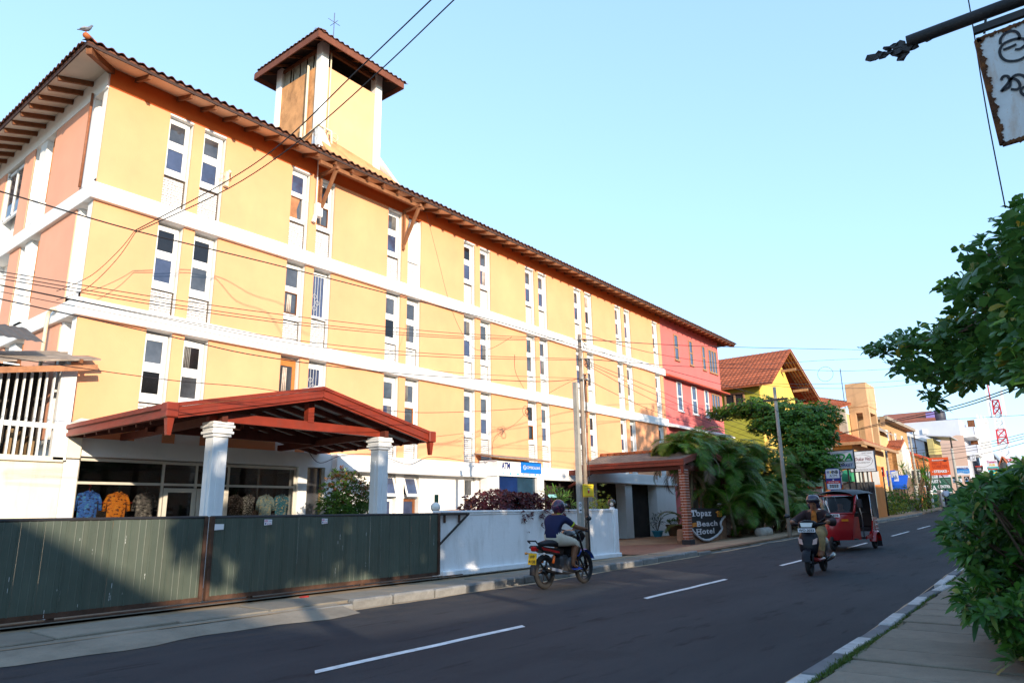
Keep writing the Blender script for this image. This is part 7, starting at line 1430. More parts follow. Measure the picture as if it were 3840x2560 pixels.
for s in (-1, 1):
    q = MB(); q.obox((.0, s * .10, .30), (.48, s * .10, .36), .03, .05); q.build('swingarm', m_mblk, mo); q = MB(); q.tube([(.10, s * .12, .44), (.15, s * .12, .56)], .022, 10); q.build('shock_spring', m_orsp, mo); q = MB(); q.tube([(1.27, s * .085, .29), (1.05, s * .085, .80), (1.0, s * .085, .93)], .022, 8); q.build('fork', m_mblk, mo)
    q = MB(); q.tube([(.98, s * .1, .96), (.93, s * .25, 1.0), (.86, s * .37, .98)], .014, 8); q.tube([(.875, s * .33, .985), (.84, s * .42, .975)], .02, 8); q.build('handlebar', m_ink, mo); q = MB(); q.tube([(.92, s * .27, 1.0), (.97, s * .34, 1.17)], .008, 6); q.ball((.975, s * .35, 1.21), .055, 10, (.35, 1.2, .85)); q.build('mirror', m_mblk, mo); q = MB(); q.obox((.55, s * .1, .30), (.58, s * .24, .30), .03, .02); q.build('foot_peg', m_ink, mo)
q = MB(); n = 9; vs_ = []
for i in range(n): a = rad(25 + 115 * i / (n - 1)); vs_ += [(1.27 + .33 * math.cos(a), -.065, .295 + .33 * math.sin(a)), (1.27 + .345 * math.cos(a), 0, .295 + .345 * math.sin(a)), (1.27 + .33 * math.cos(a), .065, .295 + .33 * math.sin(a))]
q.add(vs_, [f for i in range(n - 1) for f in ((3 * i, 3 * i + 1, 3 * i + 4, 3 * i + 3), (3 * i + 1, 3 * i + 2, 3 * i + 5, 3 * i + 4))], True); q.build('front_mudguard', m_mblue, mo)
q = MB(); q.tube([(1.0, 0, .95), (1.12, 0, .93), (1.18, 0, .86), (1.16, 0, .78)], [.09, .12, .11, .06], 12); q.build('headlamp_cowl', m_mblk, mo)
q = MB(); q.prism([(.55, -.15, .48), (.9, -.15, .55), (1.0, -.15, .68), (.65, -.15, .72)], (0, .3, 0)); q.build('side_cover', m_mblk, mo)
# rider
m_polo = M('navy polo shirt', (.010, .014, .055), .85, .15, 6); m_short = M('beige shorts', (.62, .55, .44), .85, .12, 6); m_trim = M('yellow green trim', (.45, .5, .02), .7)
r1 = thing('person', 'motorcycle rider in navy polo, beige shorts and dark patterned helmet', 'person', rearp, rz=mhead, local=True, scale=1.06)
J = {'pelvis': (.28, 0, .85), 'spine': (.30, 0, .99), 'chest': (.36, 0, 1.14), 'neck': (.43, 0, 1.29), 'head': (.48, 0, 1.38), 'headt': (.50, 0, 1.46)}
RR = {'pelvis': (.15, .13), 'spine': (.15, .125), 'chest': (.17, .13), 'neck': .06, 'head': .085, 'headt': .08}
B = [('pelvis', 'spine'), ('spine', 'chest'), ('chest', 'neck'), ('neck', 'head'), ('head', 'headt')]; Z = {('pelvis', 'spine'): (.25, 2, 1), ('spine', 'chest'): 1, ('chest', 'neck'): (.8, 1, 0), 'head': 0, 'headt': 0}
for s, n_ in ((-1, 'r'), (1, 'l')):
    J.update({'sh' + n_: (.40, s * .20, 1.215), 'el' + n_: (.58, s * .31, 1.06), 'wr' + n_: (.80, s * .335, 1.025), 'ha' + n_: (.855, s * .345, 1.01), 'hi' + n_: (.34, s * .11, .83), 'kn' + n_: (.74, s * .20, .78), 'an' + n_: (.62, s * .19, .38), 'to' + n_: (.78, s * .20, .335)})
    RR.update({'sh' + n_: .072, 'el' + n_: .048, 'wr' + n_: .034, 'ha' + n_: .038, 'hi' + n_: .12, 'kn' + n_: .088, 'an' + n_: .042, 'to' + n_: (.045, .022)})
    B += [('chest', 'sh' + n_), ('sh' + n_, 'el' + n_), ('el' + n_, 'wr' + n_), ('wr' + n_, 'ha' + n_), ('pelvis', 'hi' + n_), ('hi' + n_, 'kn' + n_), ('kn' + n_, 'an' + n_), ('an' + n_, 'to' + n_)]
    Z.update({('chest', 'sh' + n_): 1, ('sh' + n_, 'el' + n_): (.78, 1, 0), ('pelvis', 'hi' + n_): 2, ('hi' + n_, 'kn' + n_): (1.1, 2, 2), ('kn' + n_, 'an' + n_): (.16, 2, 0)})
fg = grip((.855, -.345, 1.01), (1, 0, 0), -1, (0, -1, 0)) + grip((.855, .345, 1.01), (1, 0, 0), 1, (0, 1, 0))
person_body(r1, J, B, RR, Z, [m_skin, m_polo, m_short], fg)
q = MB(); q.ball((.49, 0, 1.43), .14, 16, (1.08, .88, .98)); q.build('helmet', None or M('patterned dark helmet', (.03, .02, .05), .2, .3, 6, streak=1.0, dirt=(.55, .06, .12), dscale=(9, 9, 12), spec=.5), r1)
q = MB(); q.tube([(.615, -.09, 1.45), (.635, 0, 1.45), (.615, .09, 1.45)], .04, 8); q.build('visor', m_glass, r1)
for s in (-1, 1): q = MB(); a = Vector(J['sh' + ('r' if s < 0 else 'l')]); b = Vector(J['el' + ('r' if s < 0 else 'l')]); c_ = a.lerp(b, .72); d_ = (b - a).normalized(); q.tube([c_ - d_ * .012, c_ + d_ * .012], .058, 14); q.build('sleeve_trim', m_trim, r1)
q = MB(); q.tube([(.38, -.05, 1.295), (.46, -.07, 1.285), (.49, 0, 1.27), (.46, .07, 1.285), (.38, .05, 1.295)], .015, 6); q.build('collar', m_trim, r1)
for s in (-1, 1): q = MB(); q.bbox(.60, .86, s * .20 - .05, s * .20 + .05, .295, .315, .008); q.tube([(.76, s * .15, .315), (.72, s * .20, .37), (.76, s * .25, .315)], .012, 6); q.build('sandal', M('blue rubber sandal', (.02, .05, .35), .6), r1)
# ================================================================ scooter coming towards the viewer
m_sblk = M('gloss black scooter paint', (.006, .007, .012), .4, .1, spec=.22); m_lens = M('clear lamp lens', (.62, .64, .62), .12, .05, spec=.6); m_sdr = M('dark red panel', (.20, .012, .012), .35); m_plate = M('white number plate', (.66, .68, .72), .5)
fp = Vector((16.18, 4.66, zg(16.2))); shd_ = rad(180 + 3)                                    # front wheel contact; local x forward
sco = thing('scooter', 'black scooter ridden towards the viewer with white front plate', 'scooter', fp + rot((-1.25, 0, 0), shd_), rz=shd_, local=True, scale=1.05)
wheel(sco, (1.25, 0, .235), .235, .05, 5); wheel(sco, (.03, 0, .235), .235, .05, 5)
def loft(mb, secs, smooth=True):                                # secs: list of closed rings with equal point counts
    n = len(secs[0]); vs_ = [p for s in secs for p in s]; fs = [(i * n + j, i * n + (j + 1) % n, (i + 1) * n + (j + 1) % n, (i + 1) * n + j) for i in range(len(secs) - 1) for j in range(n)]
    fs += [tuple(range(n - 1, -1, -1)), tuple((len(secs) - 1) * n + j for j in range(n))]; return mb.add(vs_, fs, smooth)
def ringx(x, z, wy, hz, n=14, flat=1.0, tilt=0): return [Vector((x + math.sin(6.2832 * j / n) * hz * tilt, math.cos(6.2832 * j / n) * wy, z + math.sin(6.2832 * j / n) * hz * flat)) for j in range(n)]
def ringz(x, z, wx, wy, n=14): return [Vector((x + math.cos(6.2832 * j / n) * wx, math.sin(6.2832 * j / n) * wy, z)) for j in range(n)]
q = MB(); loft(q, [ringz(1.12, .36, .05, .10), ringz(1.15, .48, .08, .17), ringz(1.12, .62, .09, .205), ringz(1.07, .76, .08, .19), ringz(1.02, .88, .06, .13)]); q.build('front_apron', m_sblk, sco)
q = MB(); loft(q, [ringx(1.02, .99, .06, .05), ringx(1.10, .99, .15, .085), ringx(1.02, 1.0, .20, .09), ringx(.90, .99, .15, .06)]); q.build('handlebar_cowl', m_sblk, sco)
q = MB(); q.prism([(1.155, -.125, 1.035), (1.155, .125, 1.035), (1.175, .10, .95), (1.175, -.10, .95)], (-.05, 0, 0)); q.build('headlamp', m_lens, sco)
for s in (-1, 1): q = MB(); q.prism([(1.175, s * .19, .74), (1.20, s * .11, .70), (1.215, s * .09, .60), (1.185, s * .17, .62)], (-.05, 0, 0)); q.build('indicator', M('pinkish lens', (.6, .42, .38), .15), sco)
q = MB(); q.bbox(1.185, 1.195, -.17, .17, .845, .925, .004); q.build('number_plate', m_plate, sco); text('lettering', 'WO-3032', m_ink, sco, (1.196, -.15, .862), (0, 1, 0), (0, 0, 1), .048, .30, .004, .02)
q = MB(); n = 9; vs_ = []
for i in range(n): a = rad(10 + 120 * i / (n - 1)); vs_ += [(1.25 + .27 * math.cos(a), -.08, .235 + .27 * math.sin(a)), (1.25 + .295 * math.cos(a), 0, .235 + .295 * math.sin(a)), (1.25 + .27 * math.cos(a), .08, .235 + .27 * math.sin(a))]
q.add(vs_, [f for i in range(n - 1) for f in ((3 * i, 3 * i + 1, 3 * i + 4, 3 * i + 3), (3 * i + 1, 3 * i + 2, 3 * i + 5, 3 * i + 4))], True); q.build('front_mudguard', m_sblk, sco)
q = MB(); q.bbox(.45, 1.05, -.16, .16, .26, .33, .03); q.build('footboard', m_sdr, sco)
q = MB(); loft(q, [ringx(-.28, .66, .06, .05), ringx(-.1, .62, .14, .13), ringx(.2, .55, .17, .20), ringx(.45, .50, .15, .22), ringx(.5, .48, .12, .18)]); q.build('rear_body', m_sblk, sco)
q = MB(); loft(q, [ringx(-.25, .76, .10, .03), ringx(0, .76, .15, .05), ringx(.45, .73, .14, .05), ringx(.55, .70, .08, .03)]); q.build('seat', m_ink, sco)
q = MB(); q.bbox(-.05, .35, -.18, -.06, .16, .38, .04); q.build('engine', m_eng, sco); q = MB(); q.tube([(.3, .14, .25), (-.15, .16, .30), (-.3, .16, .34)], [.03, .055, .05], 8); q.build('exhaust', m_mblk, sco)
for s in (-1, 1):
    q = MB(); q.tube([(.98, s * .12, 1.0), (.92, s * .34, 1.02)], .017, 8); q.build('handlebar', m_ink, sco); q = MB(); q.tube([(1.0, s * .18, 1.03), (.99, s * .36, 1.14)], .008, 6); q.ball((.99, s * .41, 1.17), .06, 10, (.35, 1.1, .75)); q.build('mirror', m_mblk, sco); q = MB(); q.tube([(1.25, s * .07, .235), (1.1, s * .07, .62)], .02, 6); q.build('fork', m_eng, sco)
m_jack = M('dark brown jacket', (.030, .014, .016), .8, .2, 5); m_blou = M('orange patterned blouse', (.42, .13, .02), .8, .2, 6, streak=1.0, dirt=(.03, .02, .02), dscale=(16, 16, 16)); m_skirt = M('gold brown patterned skirt', (.34, .24, .11), .75, .35, 5, .3, 12, streak=.8, dirt=(.10, .11, .06), dscale=(7, 7, 7))
r2_ = thing('person', 'scooter rider in dark jacket, orange blouse and gold patterned skirt with helmet', 'person', sco.location.copy(), rz=shd_, local=True, scale=1.05)
J = {'pelvis': (.18, 0, .84), 'spine': (.20, 0, .98), 'chest': (.26, 0, 1.13), 'neck': (.31, 0, 1.28), 'head': (.34, 0, 1.37), 'headt': (.34, 0, 1.49)}; RR = {'pelvis': (.17, .15), 'spine': (.16, .13), 'chest': (.18, .135), 'neck': .055, 'head': (.075, .085), 'headt': .08}
B = [('pelvis', 'spine'), ('spine', 'chest'), ('chest', 'neck'), ('neck', 'head'), ('head', 'headt')]; Z = {('pelvis', 'spine'): (.3, 2, 1), ('spine', 'chest'): 1, ('chest', 'neck'): (.75, 1, 0), 'head': 0, 'headt': 0}
for s, n_ in ((-1, 'r'), (1, 'l')):
    J.update({'sh' + n_: (.28, s * .21, 1.20), 'el' + n_: (.50, s * .40, 1.02), 'wr' + n_: (.82, s * .35, 1.045), 'ha' + n_: (.895, s * .335, 1.035), 'hi' + n_: (.24, s * .11, .83), 'kn' + n_: (.66, s * .14, .80), 'an' + n_: (.70, s * .13, .42), 'to' + n_: (.84, s * .13, .355)})
    RR.update({'sh' + n_: .095, 'el' + n_: .10, 'wr' + n_: .05, 'ha' + n_: .036, 'hi' + n_: .14, 'kn' + n_: .12, 'an' + n_: .08, 'to' + n_: (.042, .024)})
    B += [('chest', 'sh' + n_), ('sh' + n_, 'el' + n_), ('el' + n_, 'wr' + n_), ('wr' + n_, 'ha' + n_), ('pelvis', 'hi' + n_), ('hi' + n_, 'kn' + n_), ('kn' + n_, 'an' + n_), ('an' + n_, 'to' + n_)]
    Z.update({('chest', 'sh' + n_): 1, ('sh' + n_, 'el' + n_): 1, ('el' + n_, 'wr' + n_): (.92, 1, 0), ('pelvis', 'hi' + n_): 2, ('hi' + n_, 'kn' + n_): 2, ('kn' + n_, 'an' + n_): (.95, 2, 0)})
fg = grip((.895, -.335, 1.035), (1, 0, 0), -1, (0, -1, 0)) + grip((.895, .335, 1.035), (1, 0, 0), 1, (0, 1, 0)); person_body(r2_, J, B, RR, Z, [m_skin2, m_jack, m_skirt], fg)
q = MB(); loft(q, [ringx(.385, 1.02, .055, .11), ringx(.41, 1.10, .06, .10), ringx(.365, 1.24, .05, .05)]); q.build('blouse_front', m_blou, r2_)
q = MB(); loft(q, [ringz(.62, .80, .16, .13), ringz(.66, .62, .15, .15), ringz(.62, .45, .16, .17), ringz(.60, .36, .15, .18)]); q.build('skirt_drape', m_skirt, r2_)
q = MB(); loft(q, [ringz(.34, 1.455, .145, .135), ringz(.33, 1.515, .148, .138), ringz(.32, 1.575, .12, .115), ringz(.32, 1.61, .06, .06)]); loft(q, [ringz(.27, 1.315, .07, .115), ringz(.28, 1.395, .09, .13), ringz(.30, 1.46, .11, .134)]); q.build('helmet', M('dark glossy helmet', (.03, .03, .06), .15, .2, 4, spec=.6, streak=.6, dirt=(.4, .1, .06), dscale=(7, 7, 7)), r2_)
q = MB(); loft(q, [ringz(.40, 1.48, .10, .12), ringz(.41, 1.525, .095, .118)]); q.build('visor', m_glass, r2_)
q = MB(); q.tube([(.42, 0, 1.405), (.435, 0, 1.375), (.42, 0, 1.36)], [.008, .015, .010], 6); q.build('nose', m_skin2, r2_)
for s in (-1, 1): q = MB(); q.ball((.412, s * .03, 1.41), .011, 6); q.build('eye', m_ink, r2_)
q = MB(); q.tube([(.405, -.025, 1.33), (.415, 0, 1.328), (.405, .025, 1.33)], .007, 5); q.build('mouth', M('lips', (.16, .04, .03), .5), r2_)
# ================================================================ three-wheeled rickshaw
m_tred = M('deep red rickshaw paint', (.30, .008, .012), .25, .08, 2, spec=.5, coat=.3); m_canv = M('black canopy canvas', (.022, .024, .032), .55, .15, 4, .2, 30); m_tint = clear_glass('windscreen glass', (.42, .46, .55), 1.35)
tk = thing('auto_rickshaw', 'red three-wheeled rickshaw with black canopy coming up the road', 'rickshaw', (25.2, 5.80, zg(25.2)), rz=rad(180 - 4), local=True, scale=1.04)
wheel(tk, (1.95, 0, .21), .21, .05, 5); [wheel(tk, (0, s * .58, .21), .21, .05, 5) for s in (-1, 1)]
def plan(x, wy, bul, z, n=13): return [Vector((x + bul * (1 - (2 * j / (n - 1) - 1) ** 2), wy * (1 - 2 * j / (n - 1)), z)) for j in range(n)]
q = MB(); secs = [plan(1.62, .40, .36, .30), plan(1.60, .48, .44, .50), plan(1.58, .52, .46, .75), plan(1.52, .54, .44, .98), plan(1.46, .55, .42, 1.06)]; n = 13; vs_ = [p for s in secs for p in s]; q.add(vs_, [(i * n + j, i * n + j + 1, (i + 1) * n + j + 1, (i + 1) * n + j) for i in range(4) for j in range(n - 1)], True)
q.prism([(1.62, .40, .32), (1.62, -.40, .32), (1.2, -.5, .32), (1.2, .5, .32)], (0, 0, .03)); cw = q.build('front_cowl', m_tred, tk)
q = MB(); secs = [plan(1.47, .55, .42, 1.055), plan(1.28, .55, .34, 1.35), plan(1.12, .53, .26, 1.56)]; vs_ = [p for s in secs for p in s]; q.add(vs_, [(i * n + j, i * n + j + 1, (i + 1) * n + j + 1, (i + 1) * n + j) for i in range(2) for j in range(1, n - 2)], True); q.build('windscreen', m_tint, tk)
q = MB()
for s in (-1, 1): q.tube([(1.50, s * .54, 1.05), (1.30, s * .545, 1.35), (1.14, s * .53, 1.58)], .035, 8)
q.tube(plan(1.12, .53, .26, 1.57), .03, 6); q.tube(plan(1.48, .55, .42, 1.05), .025, 6); q.build('windscreen_frame', m_tred, tk)
q = MB(); q.tube(plan(1.16, .52, .29, 1.545), .012, 5); q.tube([Vector(p) + Vector((.02, 0, 0)) for p in plan(1.55, .53, .46, .95)[7:]], .014, 5); q.build('chrome_trim', m_chrome, tk)
q = MB(); q.prism([(1.955, -.10, .95), (1.955, -.10, 1.045), (1.965, .28, 1.045), (1.965, .28, .95)], (.006, 0, 0)); q.build('number_plate', m_plate, tk); text('lettering', 'T- 1878', m_ink, tk, (1.968, -.08, .972), (.02, 1, 0), (0, 0, 1), .055, .33, .006, .02)
q = MB(); secs = [[Vector((x, wy * (1 - 2 * j / 12), z + .13 * math.sin(math.pi * j / 12) ** .5)) for j in range(13)] for x, wy, z in ((1.34, .52, 1.56), (1.1, .58, 1.60), (.6, .62, 1.63), (.1, .63, 1.64), (-.35, .62, 1.62), (-.55, .58, 1.55), (-.62, .56, 1.35), (-.64, .56, .95))]; vs_ = [p for s in secs for p in s]; q.add(vs_, [(i * n + j, i * n + j + 1, (i + 1) * n + j + 1, (i + 1) * n + j) for i in range(7) for j in range(n - 1)], True); q.build('canopy', m_canv, tk)
for s in (-1, 1):
    q = MB(); q.prism([(.10, s * .625, 1.64), (-.5, s * .62, 1.58), (-.62, s * .57, .92), (-.05, s * .635, .92), (.02, s * .635, 1.3)], (0, -s * .015, 0)); q.build('side_curtain', m_canv, tk)
    q = MB(); q.prism([(-.62, s * .56, .95), (-.62, s * .56, .40), (-.25, s * .62, .40), (-.22, s * .62, .52), (.20, s * .64, .52), (.3, s * .64, .34), (.85, s * .62, .30), (.85, s * .62, .38), (.32, s * .64, .45), (.05, s * .64, .95)], (0, -s * .03, 0)); q.build('side_panel', m_tred, tk)
    q = MB(); q.prism([(1.55, s * .50, .95), (1.2, s * .56, .95), (1.15, s * .56, .30), (1.55, s * .44, .30)], (0, -s * .03, 0)); q.build('front_side_panel', m_tred, tk)
    q = MB(); q.tube([(1.12, s * .56, 1.58), (.95, s * .58, .95), (.95, s * .58, .35)], .018, 6); q.tube([(.12, s * .62, 1.6), (.10, s * .63, .95), (.12, s * .63, .40), (.3, s * .63, .34)], .018, 6); q.build('door_rail', m_chrome, tk)
    q = MB(); m_ = 8; vs_ = []
    for i in range(m_): a = rad(-5 + 190 * i / (m_ - 1)); vs_ += [(.29 * math.cos(a), s * .52, .24 + .29 * math.sin(a)), (.29 * math.cos(a), s * .70, .24 + .29 * math.sin(a)), (.26 * math.cos(a), s * .72, .24 + .26 * math.sin(a))]
    q.add(vs_, [f for i in range(m_ - 1) for f in ((3 * i, 3 * i + 1, 3 * i + 4, 3 * i + 3), (3 * i + 1, 3 * i + 2, 3 * i + 5, 3 * i + 4))], True); q.build('rear_mudguard', m_tred, tk)
    q = MB(); q.prism([(-.30, s * .54, .30), (-.30, s * .70, .30), (-.34, s * .70, .06), (-.34, s * .54, .06)], (-.012, 0, 0)); q.build('mud_flap', m_canv, tk)
    q = MB(); q.obox((1.86, s * .28, .86), (1.80, s * .45, .86), .03, .06); q.build('indicator', M('amber lamp', (.55, .16, .01), .2), tk)
    q = MB(); q.tube([(1.38, s * .54, 1.30), (1.42, s * .68, 1.32)], .012, 6); q.bbox(1.39, 1.44, s * .70 - .07, s * .70 + .07, 1.2, 1.45, .02); q.build('mirror', m_ink, tk)
    for k in range(3): q = MB(); q.tube([(.02 - .0 * k, s * .645, .82 - k * .12), (-.58, s * .58, .82 - k * .12)], .006, 4); q.build('pinstripe', m_chrome, tk)
q = MB(); q.bbox(-.55, .0, -.55, .55, .5, .62, .03); q.bbox(-.6, -.48, -.55, .55, .62, 1.05, .03); q.bbox(.75, 1.0, -.3, .3, .5, .6, .03); q.bbox(.68, .76, -.3, .3, .6, .95, .03); q.build('seats', m_ink, tk)
q = MB(); q.box(-.6, 1.5, -.52, .52, .30, .34); q.build('floor', m_ink, tk)
q = MB(); q.tube([(1.965, .02, 1.08), (1.80, -.10, 1.30)], .012, 5); q.ball((1.75, -.13, 1.36), .05, 8, (.3, .7, 1.5)); q.build('wiper', m_lens, tk); q = MB(); q.lathe((1.83, -.32, 1.15), [(.055, 0), (.055, .006)], 14, 'x'); q.build('permit_disc', m_plate, tk)
# driver behind the glass
r3 = thing('person', 'rickshaw driver in a dark shirt behind the windscreen', 'person', tk.location.copy(), rz=tk.rotation_euler.z, local=True, scale=1.04)
J = {'pelvis': (.88, 0, .66), 'spine': (.88, 0, .80), 'chest': (.90, 0, .98), 'neck': (.92, 0, 1.14), 'head': (.94, 0, 1.24), 'headt': (.94, 0, 1.36)}; RR = {'pelvis': .14, 'spine': .14, 'chest': (.16, .12), 'neck': .055, 'head': .08, 'headt': .085}
B = [('pelvis', 'spine'), ('spine', 'chest'), ('chest', 'neck'), ('neck', 'head'), ('head', 'headt')]; Z = {('pelvis', 'spine'): 1, ('spine', 'chest'): 1, ('chest', 'neck'): (.8, 1, 0), 'head': 0, 'headt': (.6, 0, 2)}
for s, n_ in ((-1, 'r'), (1, 'l')):
    J.update({'sh' + n_: (.92, s * .19, 1.06), 'el' + n_: (1.10, s * .27, .88), 'ha' + n_: (1.36, s * .24, .92), 'hi' + n_: (.92, s * .1, .63), 'kn' + n_: (1.28, s * .14, .66), 'an' + n_: (1.34, s * .14, .40)}); RR.update({'sh' + n_: .07, 'el' + n_: .05, 'ha' + n_: .04, 'hi' + n_: .11, 'kn' + n_: .08, 'an' + n_: .045})
    B += [('chest', 'sh' + n_), ('sh' + n_, 'el' + n_), ('el' + n_, 'ha' + n_), ('pelvis', 'hi' + n_), ('hi' + n_, 'kn' + n_), ('kn' + n_, 'an' + n_)]; Z.update({('chest', 'sh' + n_): 1, ('sh' + n_, 'el' + n_): 1, ('pelvis', 'hi' + n_): 1, ('hi' + n_, 'kn' + n_): 1, ('kn' + n_, 'an' + n_): 1})
person_body(r3, J, B, RR, Z, [m_skin2, M('dark shirt', (.04, .03, .03), .8), m_ink], grip((1.37, -.24, .92), (1, 0, 0), -1, (0, -1, 0)) + grip((1.37, .24, .92), (1, 0, 0), 1, (0, 1, 0)))
# ================================================================ cyclist far up the road
cp_ = Vector((70, P(*cB(1450, 1440), X=70).y, P(*cB(1450, 1458), X=70).z)); ch = rad(4); by = thing('bicycle', 'dark bicycle ridden away far up the road', 'bicycle', cp_, rz=ch, local=True)
for x in (0, 1.05): q = MB(); q.ring((x, 0, .34), .32, .022, 'y', 24, 6); q.lathe((x, 0, .34), [(.03, -.04), (.03, .04)], 8, 'y'); q.build('wheel', m_tyre, by)
q = MB(); [q.tube([a, b], .02, 6) for a, b in (((0, 0, .34), (.42, 0, .32)), ((0, 0, .34), (.35, 0, .8)), ((.42, 0, .32), (.33, 0, .92)), ((.42, 0, .32), (.92, 0, .75)), ((.34, 0, .84), (.90, 0, .86)), ((.88, 0, .98), (1.05, 0, .34)))]; q.build('frame', m_ink, by)
q = MB(); q.tube([(.88, -.28, 1.02), (.86, 0, 1.0), (.88, .28, 1.02)], .016, 6); q.build('handlebar', m_iron, by); q = MB(); q.tube([(.2, 0, .95), (.45, 0, .96)], [.09, .04], 8); q.build('saddle', m_ink, by)
r4_ = thing('person', 'cyclist in a pale blue shirt riding away far up the road', 'person', cp_, rz=ch, local=True); J = {'pelvis': (.30, 0, 1.0), 'spine': (.36, 0, 1.16), 'chest': (.46, 0, 1.34), 'neck': (.54, 0, 1.5), 'head': (.58, 0, 1.6), 'headt': (.60, 0, 1.7)}; RR = {'pelvis': .14, 'spine': .15, 'chest': (.17, .13), 'neck': .055, 'head': .08, 'headt': .08}
B = [('pelvis', 'spine'), ('spine', 'chest'), ('chest', 'neck'), ('neck', 'head'), ('head', 'headt')]; Z = {('pelvis', 'spine'): 1, ('spine', 'chest'): 1, ('chest', 'neck'): (.8, 1, 0), 'head': 2, 'headt': 2}
for s, n_ in ((-1, 'r'), (1, 'l')):
    k = .12 * s; J.update({'sh' + n_: (.50, s * .19, 1.42), 'el' + n_: (.66, s * .28, 1.2), 'ha' + n_: (.87, s * .27, 1.04), 'hi' + n_: (.33, s * .1, .97), 'kn' + n_: (.60, s * .12, .66 + k), 'an' + n_: (.42, s * .13, .24 + k)}); RR.update({'sh' + n_: .07, 'el' + n_: .048, 'ha' + n_: .04, 'hi' + n_: .11, 'kn' + n_: .075, 'an' + n_: .045})
    B += [('chest', 'sh' + n_), ('sh' + n_, 'el' + n_), ('el' + n_, 'ha' + n_), ('pelvis', 'hi' + n_), ('hi' + n_, 'kn' + n_), ('kn' + n_, 'an' + n_)]; Z.update({('chest', 'sh' + n_): 1, ('sh' + n_, 'el' + n_): (.8, 1, 0), ('el' + n_, 'ha' + n_): 0, ('pelvis', 'hi' + n_): 3, ('hi' + n_, 'kn' + n_): 3, ('kn' + n_, 'an' + n_): 3})
person_body(r4_, J, B, RR, Z, [m_skin2, M('pale blue shirt', (.42, .47, .55), .8), m_ink, M('dark blue trousers', (.02, .03, .06), .8)], grip((.87, -.27, 1.03), (1, 0, 0), -1, (0, -1, 0)) + grip((.87, .27, 1.03), (1, 0, 0), 1, (0, 1, 0)))
# ================================================================ car parked behind the white wall (only its roof shows)
cx_ = P(1765, 1915, Y=13.6).x; zr = P(1765, 1906, Y=13.6).z; car = thing('parked_car', 'pale car parked behind the white wall with only its roof showing', 'car', (cx_, 13.6, .09), local=True)
m_car = M('pale silver car paint', (.52, .50, .45), .25, .05, metal=.4, coat=.5); zr -= .09
def carsec(pts): return pts
q = MB(); prof = [(-1.9, .35), (-1.95, .75), (-1.75, .95), (-1.2, 1.0), (-.75, zr - .04), (-.1, zr), (.55, zr - .06), (1.15, .98), (1.75, .86), (1.95, .6), (1.9, .32)]; secs = []
for y, k in ((-.82, .0), (-.8, .55), (-.62, 1), (0, 1.03), (.62, 1), (.8, .55), (.82, .0)): secs.append([(x, y, z if z < 1.0 else .98 + (z - .98) * k) for x, z in prof])
n = len(prof); q.add([p for s in secs for p in s], [(i * n + j, i * n + (j + 1) % n, (i + 1) * n + (j + 1) % n, (i + 1) * n + j) for i in range(6) for j in range(n)] + [tuple(range(n)), tuple(6 * n + j for j in range(n))], True); q.build('body', m_car, car)
for x in (-1.25, 1.25):
    for s in (-1, 1): q = MB(); q.ring((x, s * .72, .3), .22, .08, 'y', 20, 8); wq = q.build('wheel', m_tyre, car); q = MB(); q.lathe((x, s * .72, .3), [(.16, -.07), (.16, .07)], 14, 'y'); q.build('rim', m_chrome, wq)
for s in (-1, 1): q = MB(); q.prism([(-1.05, s * .76, 1.0), (-.7, s * .70, zr - .12), (.5, s * .70, zr - .14), (.95, s * .76, 1.0)], (0, s * .02, 0)); q.build('side_window', m_glass, car)
for x in (-1.9, 1.9):
    for s in (-1, 1): q = MB(); q.ball((x, s * .6, .66), .1, 8, (.5, 1.3, .8)); q.build('headlight' if x > 0 else 'tail_light', m_lens if x > 0 else m_lamp, car)
# ================================================================ near side of the street behind the viewer (unseen, sized to keep the low sun off the road)
m_bk = M('cream back street plaster', (.55, .48, .38), .9, .08, 1)
def shade_house(label, x0, x1, y0, y1, h, ridge, along='x', zb=0.0):
    t = thing('opposite_house', label, 'house', ((x0 + x1) / 2, y1, zb), group='unseen shading houses on the near side of the street'); q = MB(); q.box(x0, x1, y0, y1, zb, h); q.build('wall', m_bk, t); e = .6
    q = MB()
    if along == 'y':
        xm = (x0 + x1) / 2; q.prism([(x0 - e, y0, h - .2), (xm, y0, ridge), (x1 + e, y0, h - .2)], (0, y1 - y0 + e, 0))
    else:
        ym = (y0 + y1) / 2; q.prism([(x0, y0 - e, h - .2), (x0, ym, ridge), (x0, y1 + e, h - .2)], (x1 - x0, 0, 0))
    q.build('roof', m_rtile, t)
    for k in range(2): xx = x0 + (x1 - x0) * (k + .7) / 2.6; q = MB(); q.box(xx, xx + 1.1, y1 - .02, y1 + .04, zb + .9, zb + 2.1); q.build('window', m_glass, t)
    q = MB(); xx = (x0 + x1) / 2; q.box(xx - .45, xx + .45, y1 - .02, y1 + .04, zb, zb + 2.1); q.build('door', m_wood, t)
shade_house('tiled house behind the viewer whose gable edge shades the gate', -9.2, -3.0, -16, -6, 5.0, 7.2, 'y')
shade_house('low tiled house just right of the viewer', -2.2, 7.5, -18, -8, 4.0, 5.2, 'x')
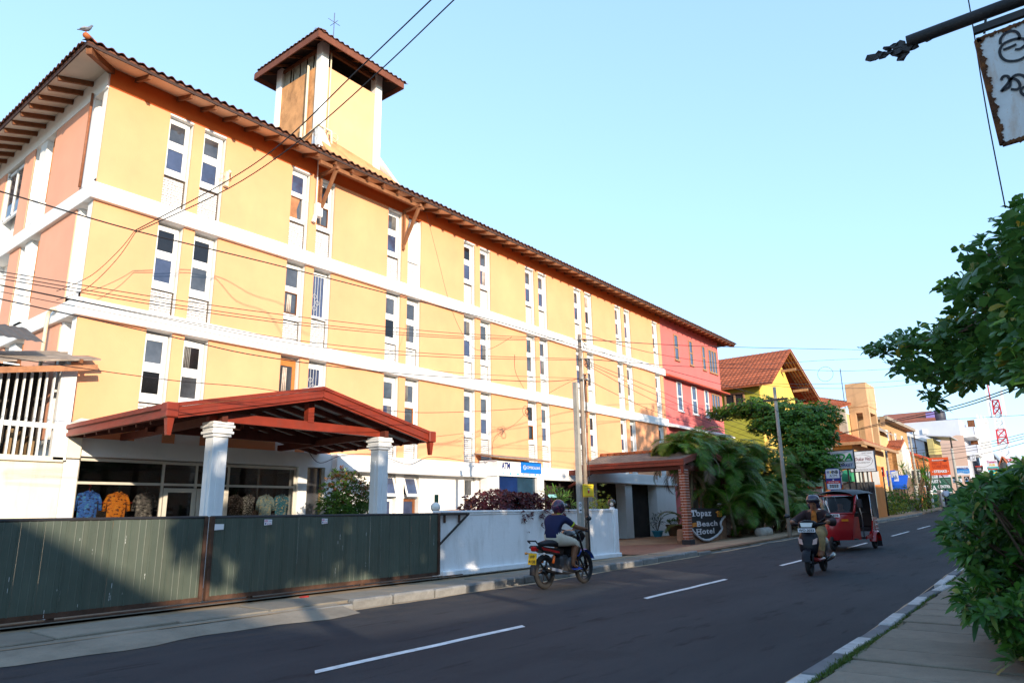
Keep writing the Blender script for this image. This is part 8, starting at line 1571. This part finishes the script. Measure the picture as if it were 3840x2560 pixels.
for i, (a, b, h, r) in enumerate(((8.5, 12.3, 6.2, 7.6), (12.6, 18.0, 9.4, 11.0), (18.4, 25.5, 10.0, 11.6), (25.8, 31.6, 12.6, 14.2), (36, 46, 8, 9.4), (47.5, 57, 8.2, 10), (58, 68, 7.6, 9.2), (69, 79, 7.8, 9.4), (80, 91, 8.2, 10), (92, 103, 8, 9.6), (104, 116, 8, 9.6))):  # unseen row, heights set for the shade it casts
    shade_house(('first', 'second', 'third', 'fourth', 'fifth', 'sixth', 'seventh', 'eighth', 'ninth', 'tenth', 'eleventh')[i] + ' house of the row along the near side, outside the picture', a, b, -20, -9, h, r, 'x')
shade_house('two-storey house behind the viewer on the left', -32, -10, -20, -7, 6.2, 7.4, 'x')
# street trees on the near side; their crowns break the sunlight on the wall and on the hotel
random.seed(51); lf_shade = leafmat('street tree leaves', (.03, .09, .02), (.07, .15, .03))
def street_tree(label, x, y, h, r, n, L=.42):
    t = thing('street_tree', label, 'tree', (x, y, .1), group='trees on the near side of the street'); q = MB(); q.tube([(x, y, 0), (x + .1, y, h * .5), (x, y + .1, h)], [.2, .16, .06], 8); mb = MB()
    for i in range(n): v = rv(); k = random.random() ** .4; rosette(mb, Vector((x + v.x * r[0] * k, y + v.y * r[1] * k, h + v.z * r[2] * k)), v, 6, L, .2, 1.0, .3, 1)
    for i in range(6): v = rv(); q.tube([(x, y, h * .65), (x + v.x * r[0] * .7, y + v.y * r[1] * .7, h + v.z * r[2] * .5)], [.07, .02], 6)
    q.build('trunk', m_bark, t); mb.build('crown', lf_shade, t)
for x, y, h, r, n, lab in ((.3, -5.0, 6.3, (2.0, 1.4, 1.7), 420, 'small tree close behind the viewer'), (3.6, -5.6, 6.3, (2.2, 1.5, 1.8), 480, 'round tree right behind the viewer'), (7.6, -5.6, 5.3, (2.5, 1.5, 1.4), 430, 'street tree on the near side by the leafy bush'), (12.5, -6, 5.6, (2.9, 1.7, 1.7), 430, 'bigger street tree further along the near side'), (18.5, -6, 7.4, (3.6, 2.0, 2.9), 520, 'tall street tree opposite the hotel porch'), (25.5, -6.5, 10.2, (3.8, 2.2, 3.8), 700, 'tallest street tree opposite the pink building'), (31, -6.5, 10.8, (3.6, 2.2, 3.6), 650, 'tall street tree opposite the palms'), (38, -6.5, 8, (3.4, 2.2, 3.0), 420, 'street tree opposite the yellow gable house')):
    street_tree(lab, x, y, h, r, n)
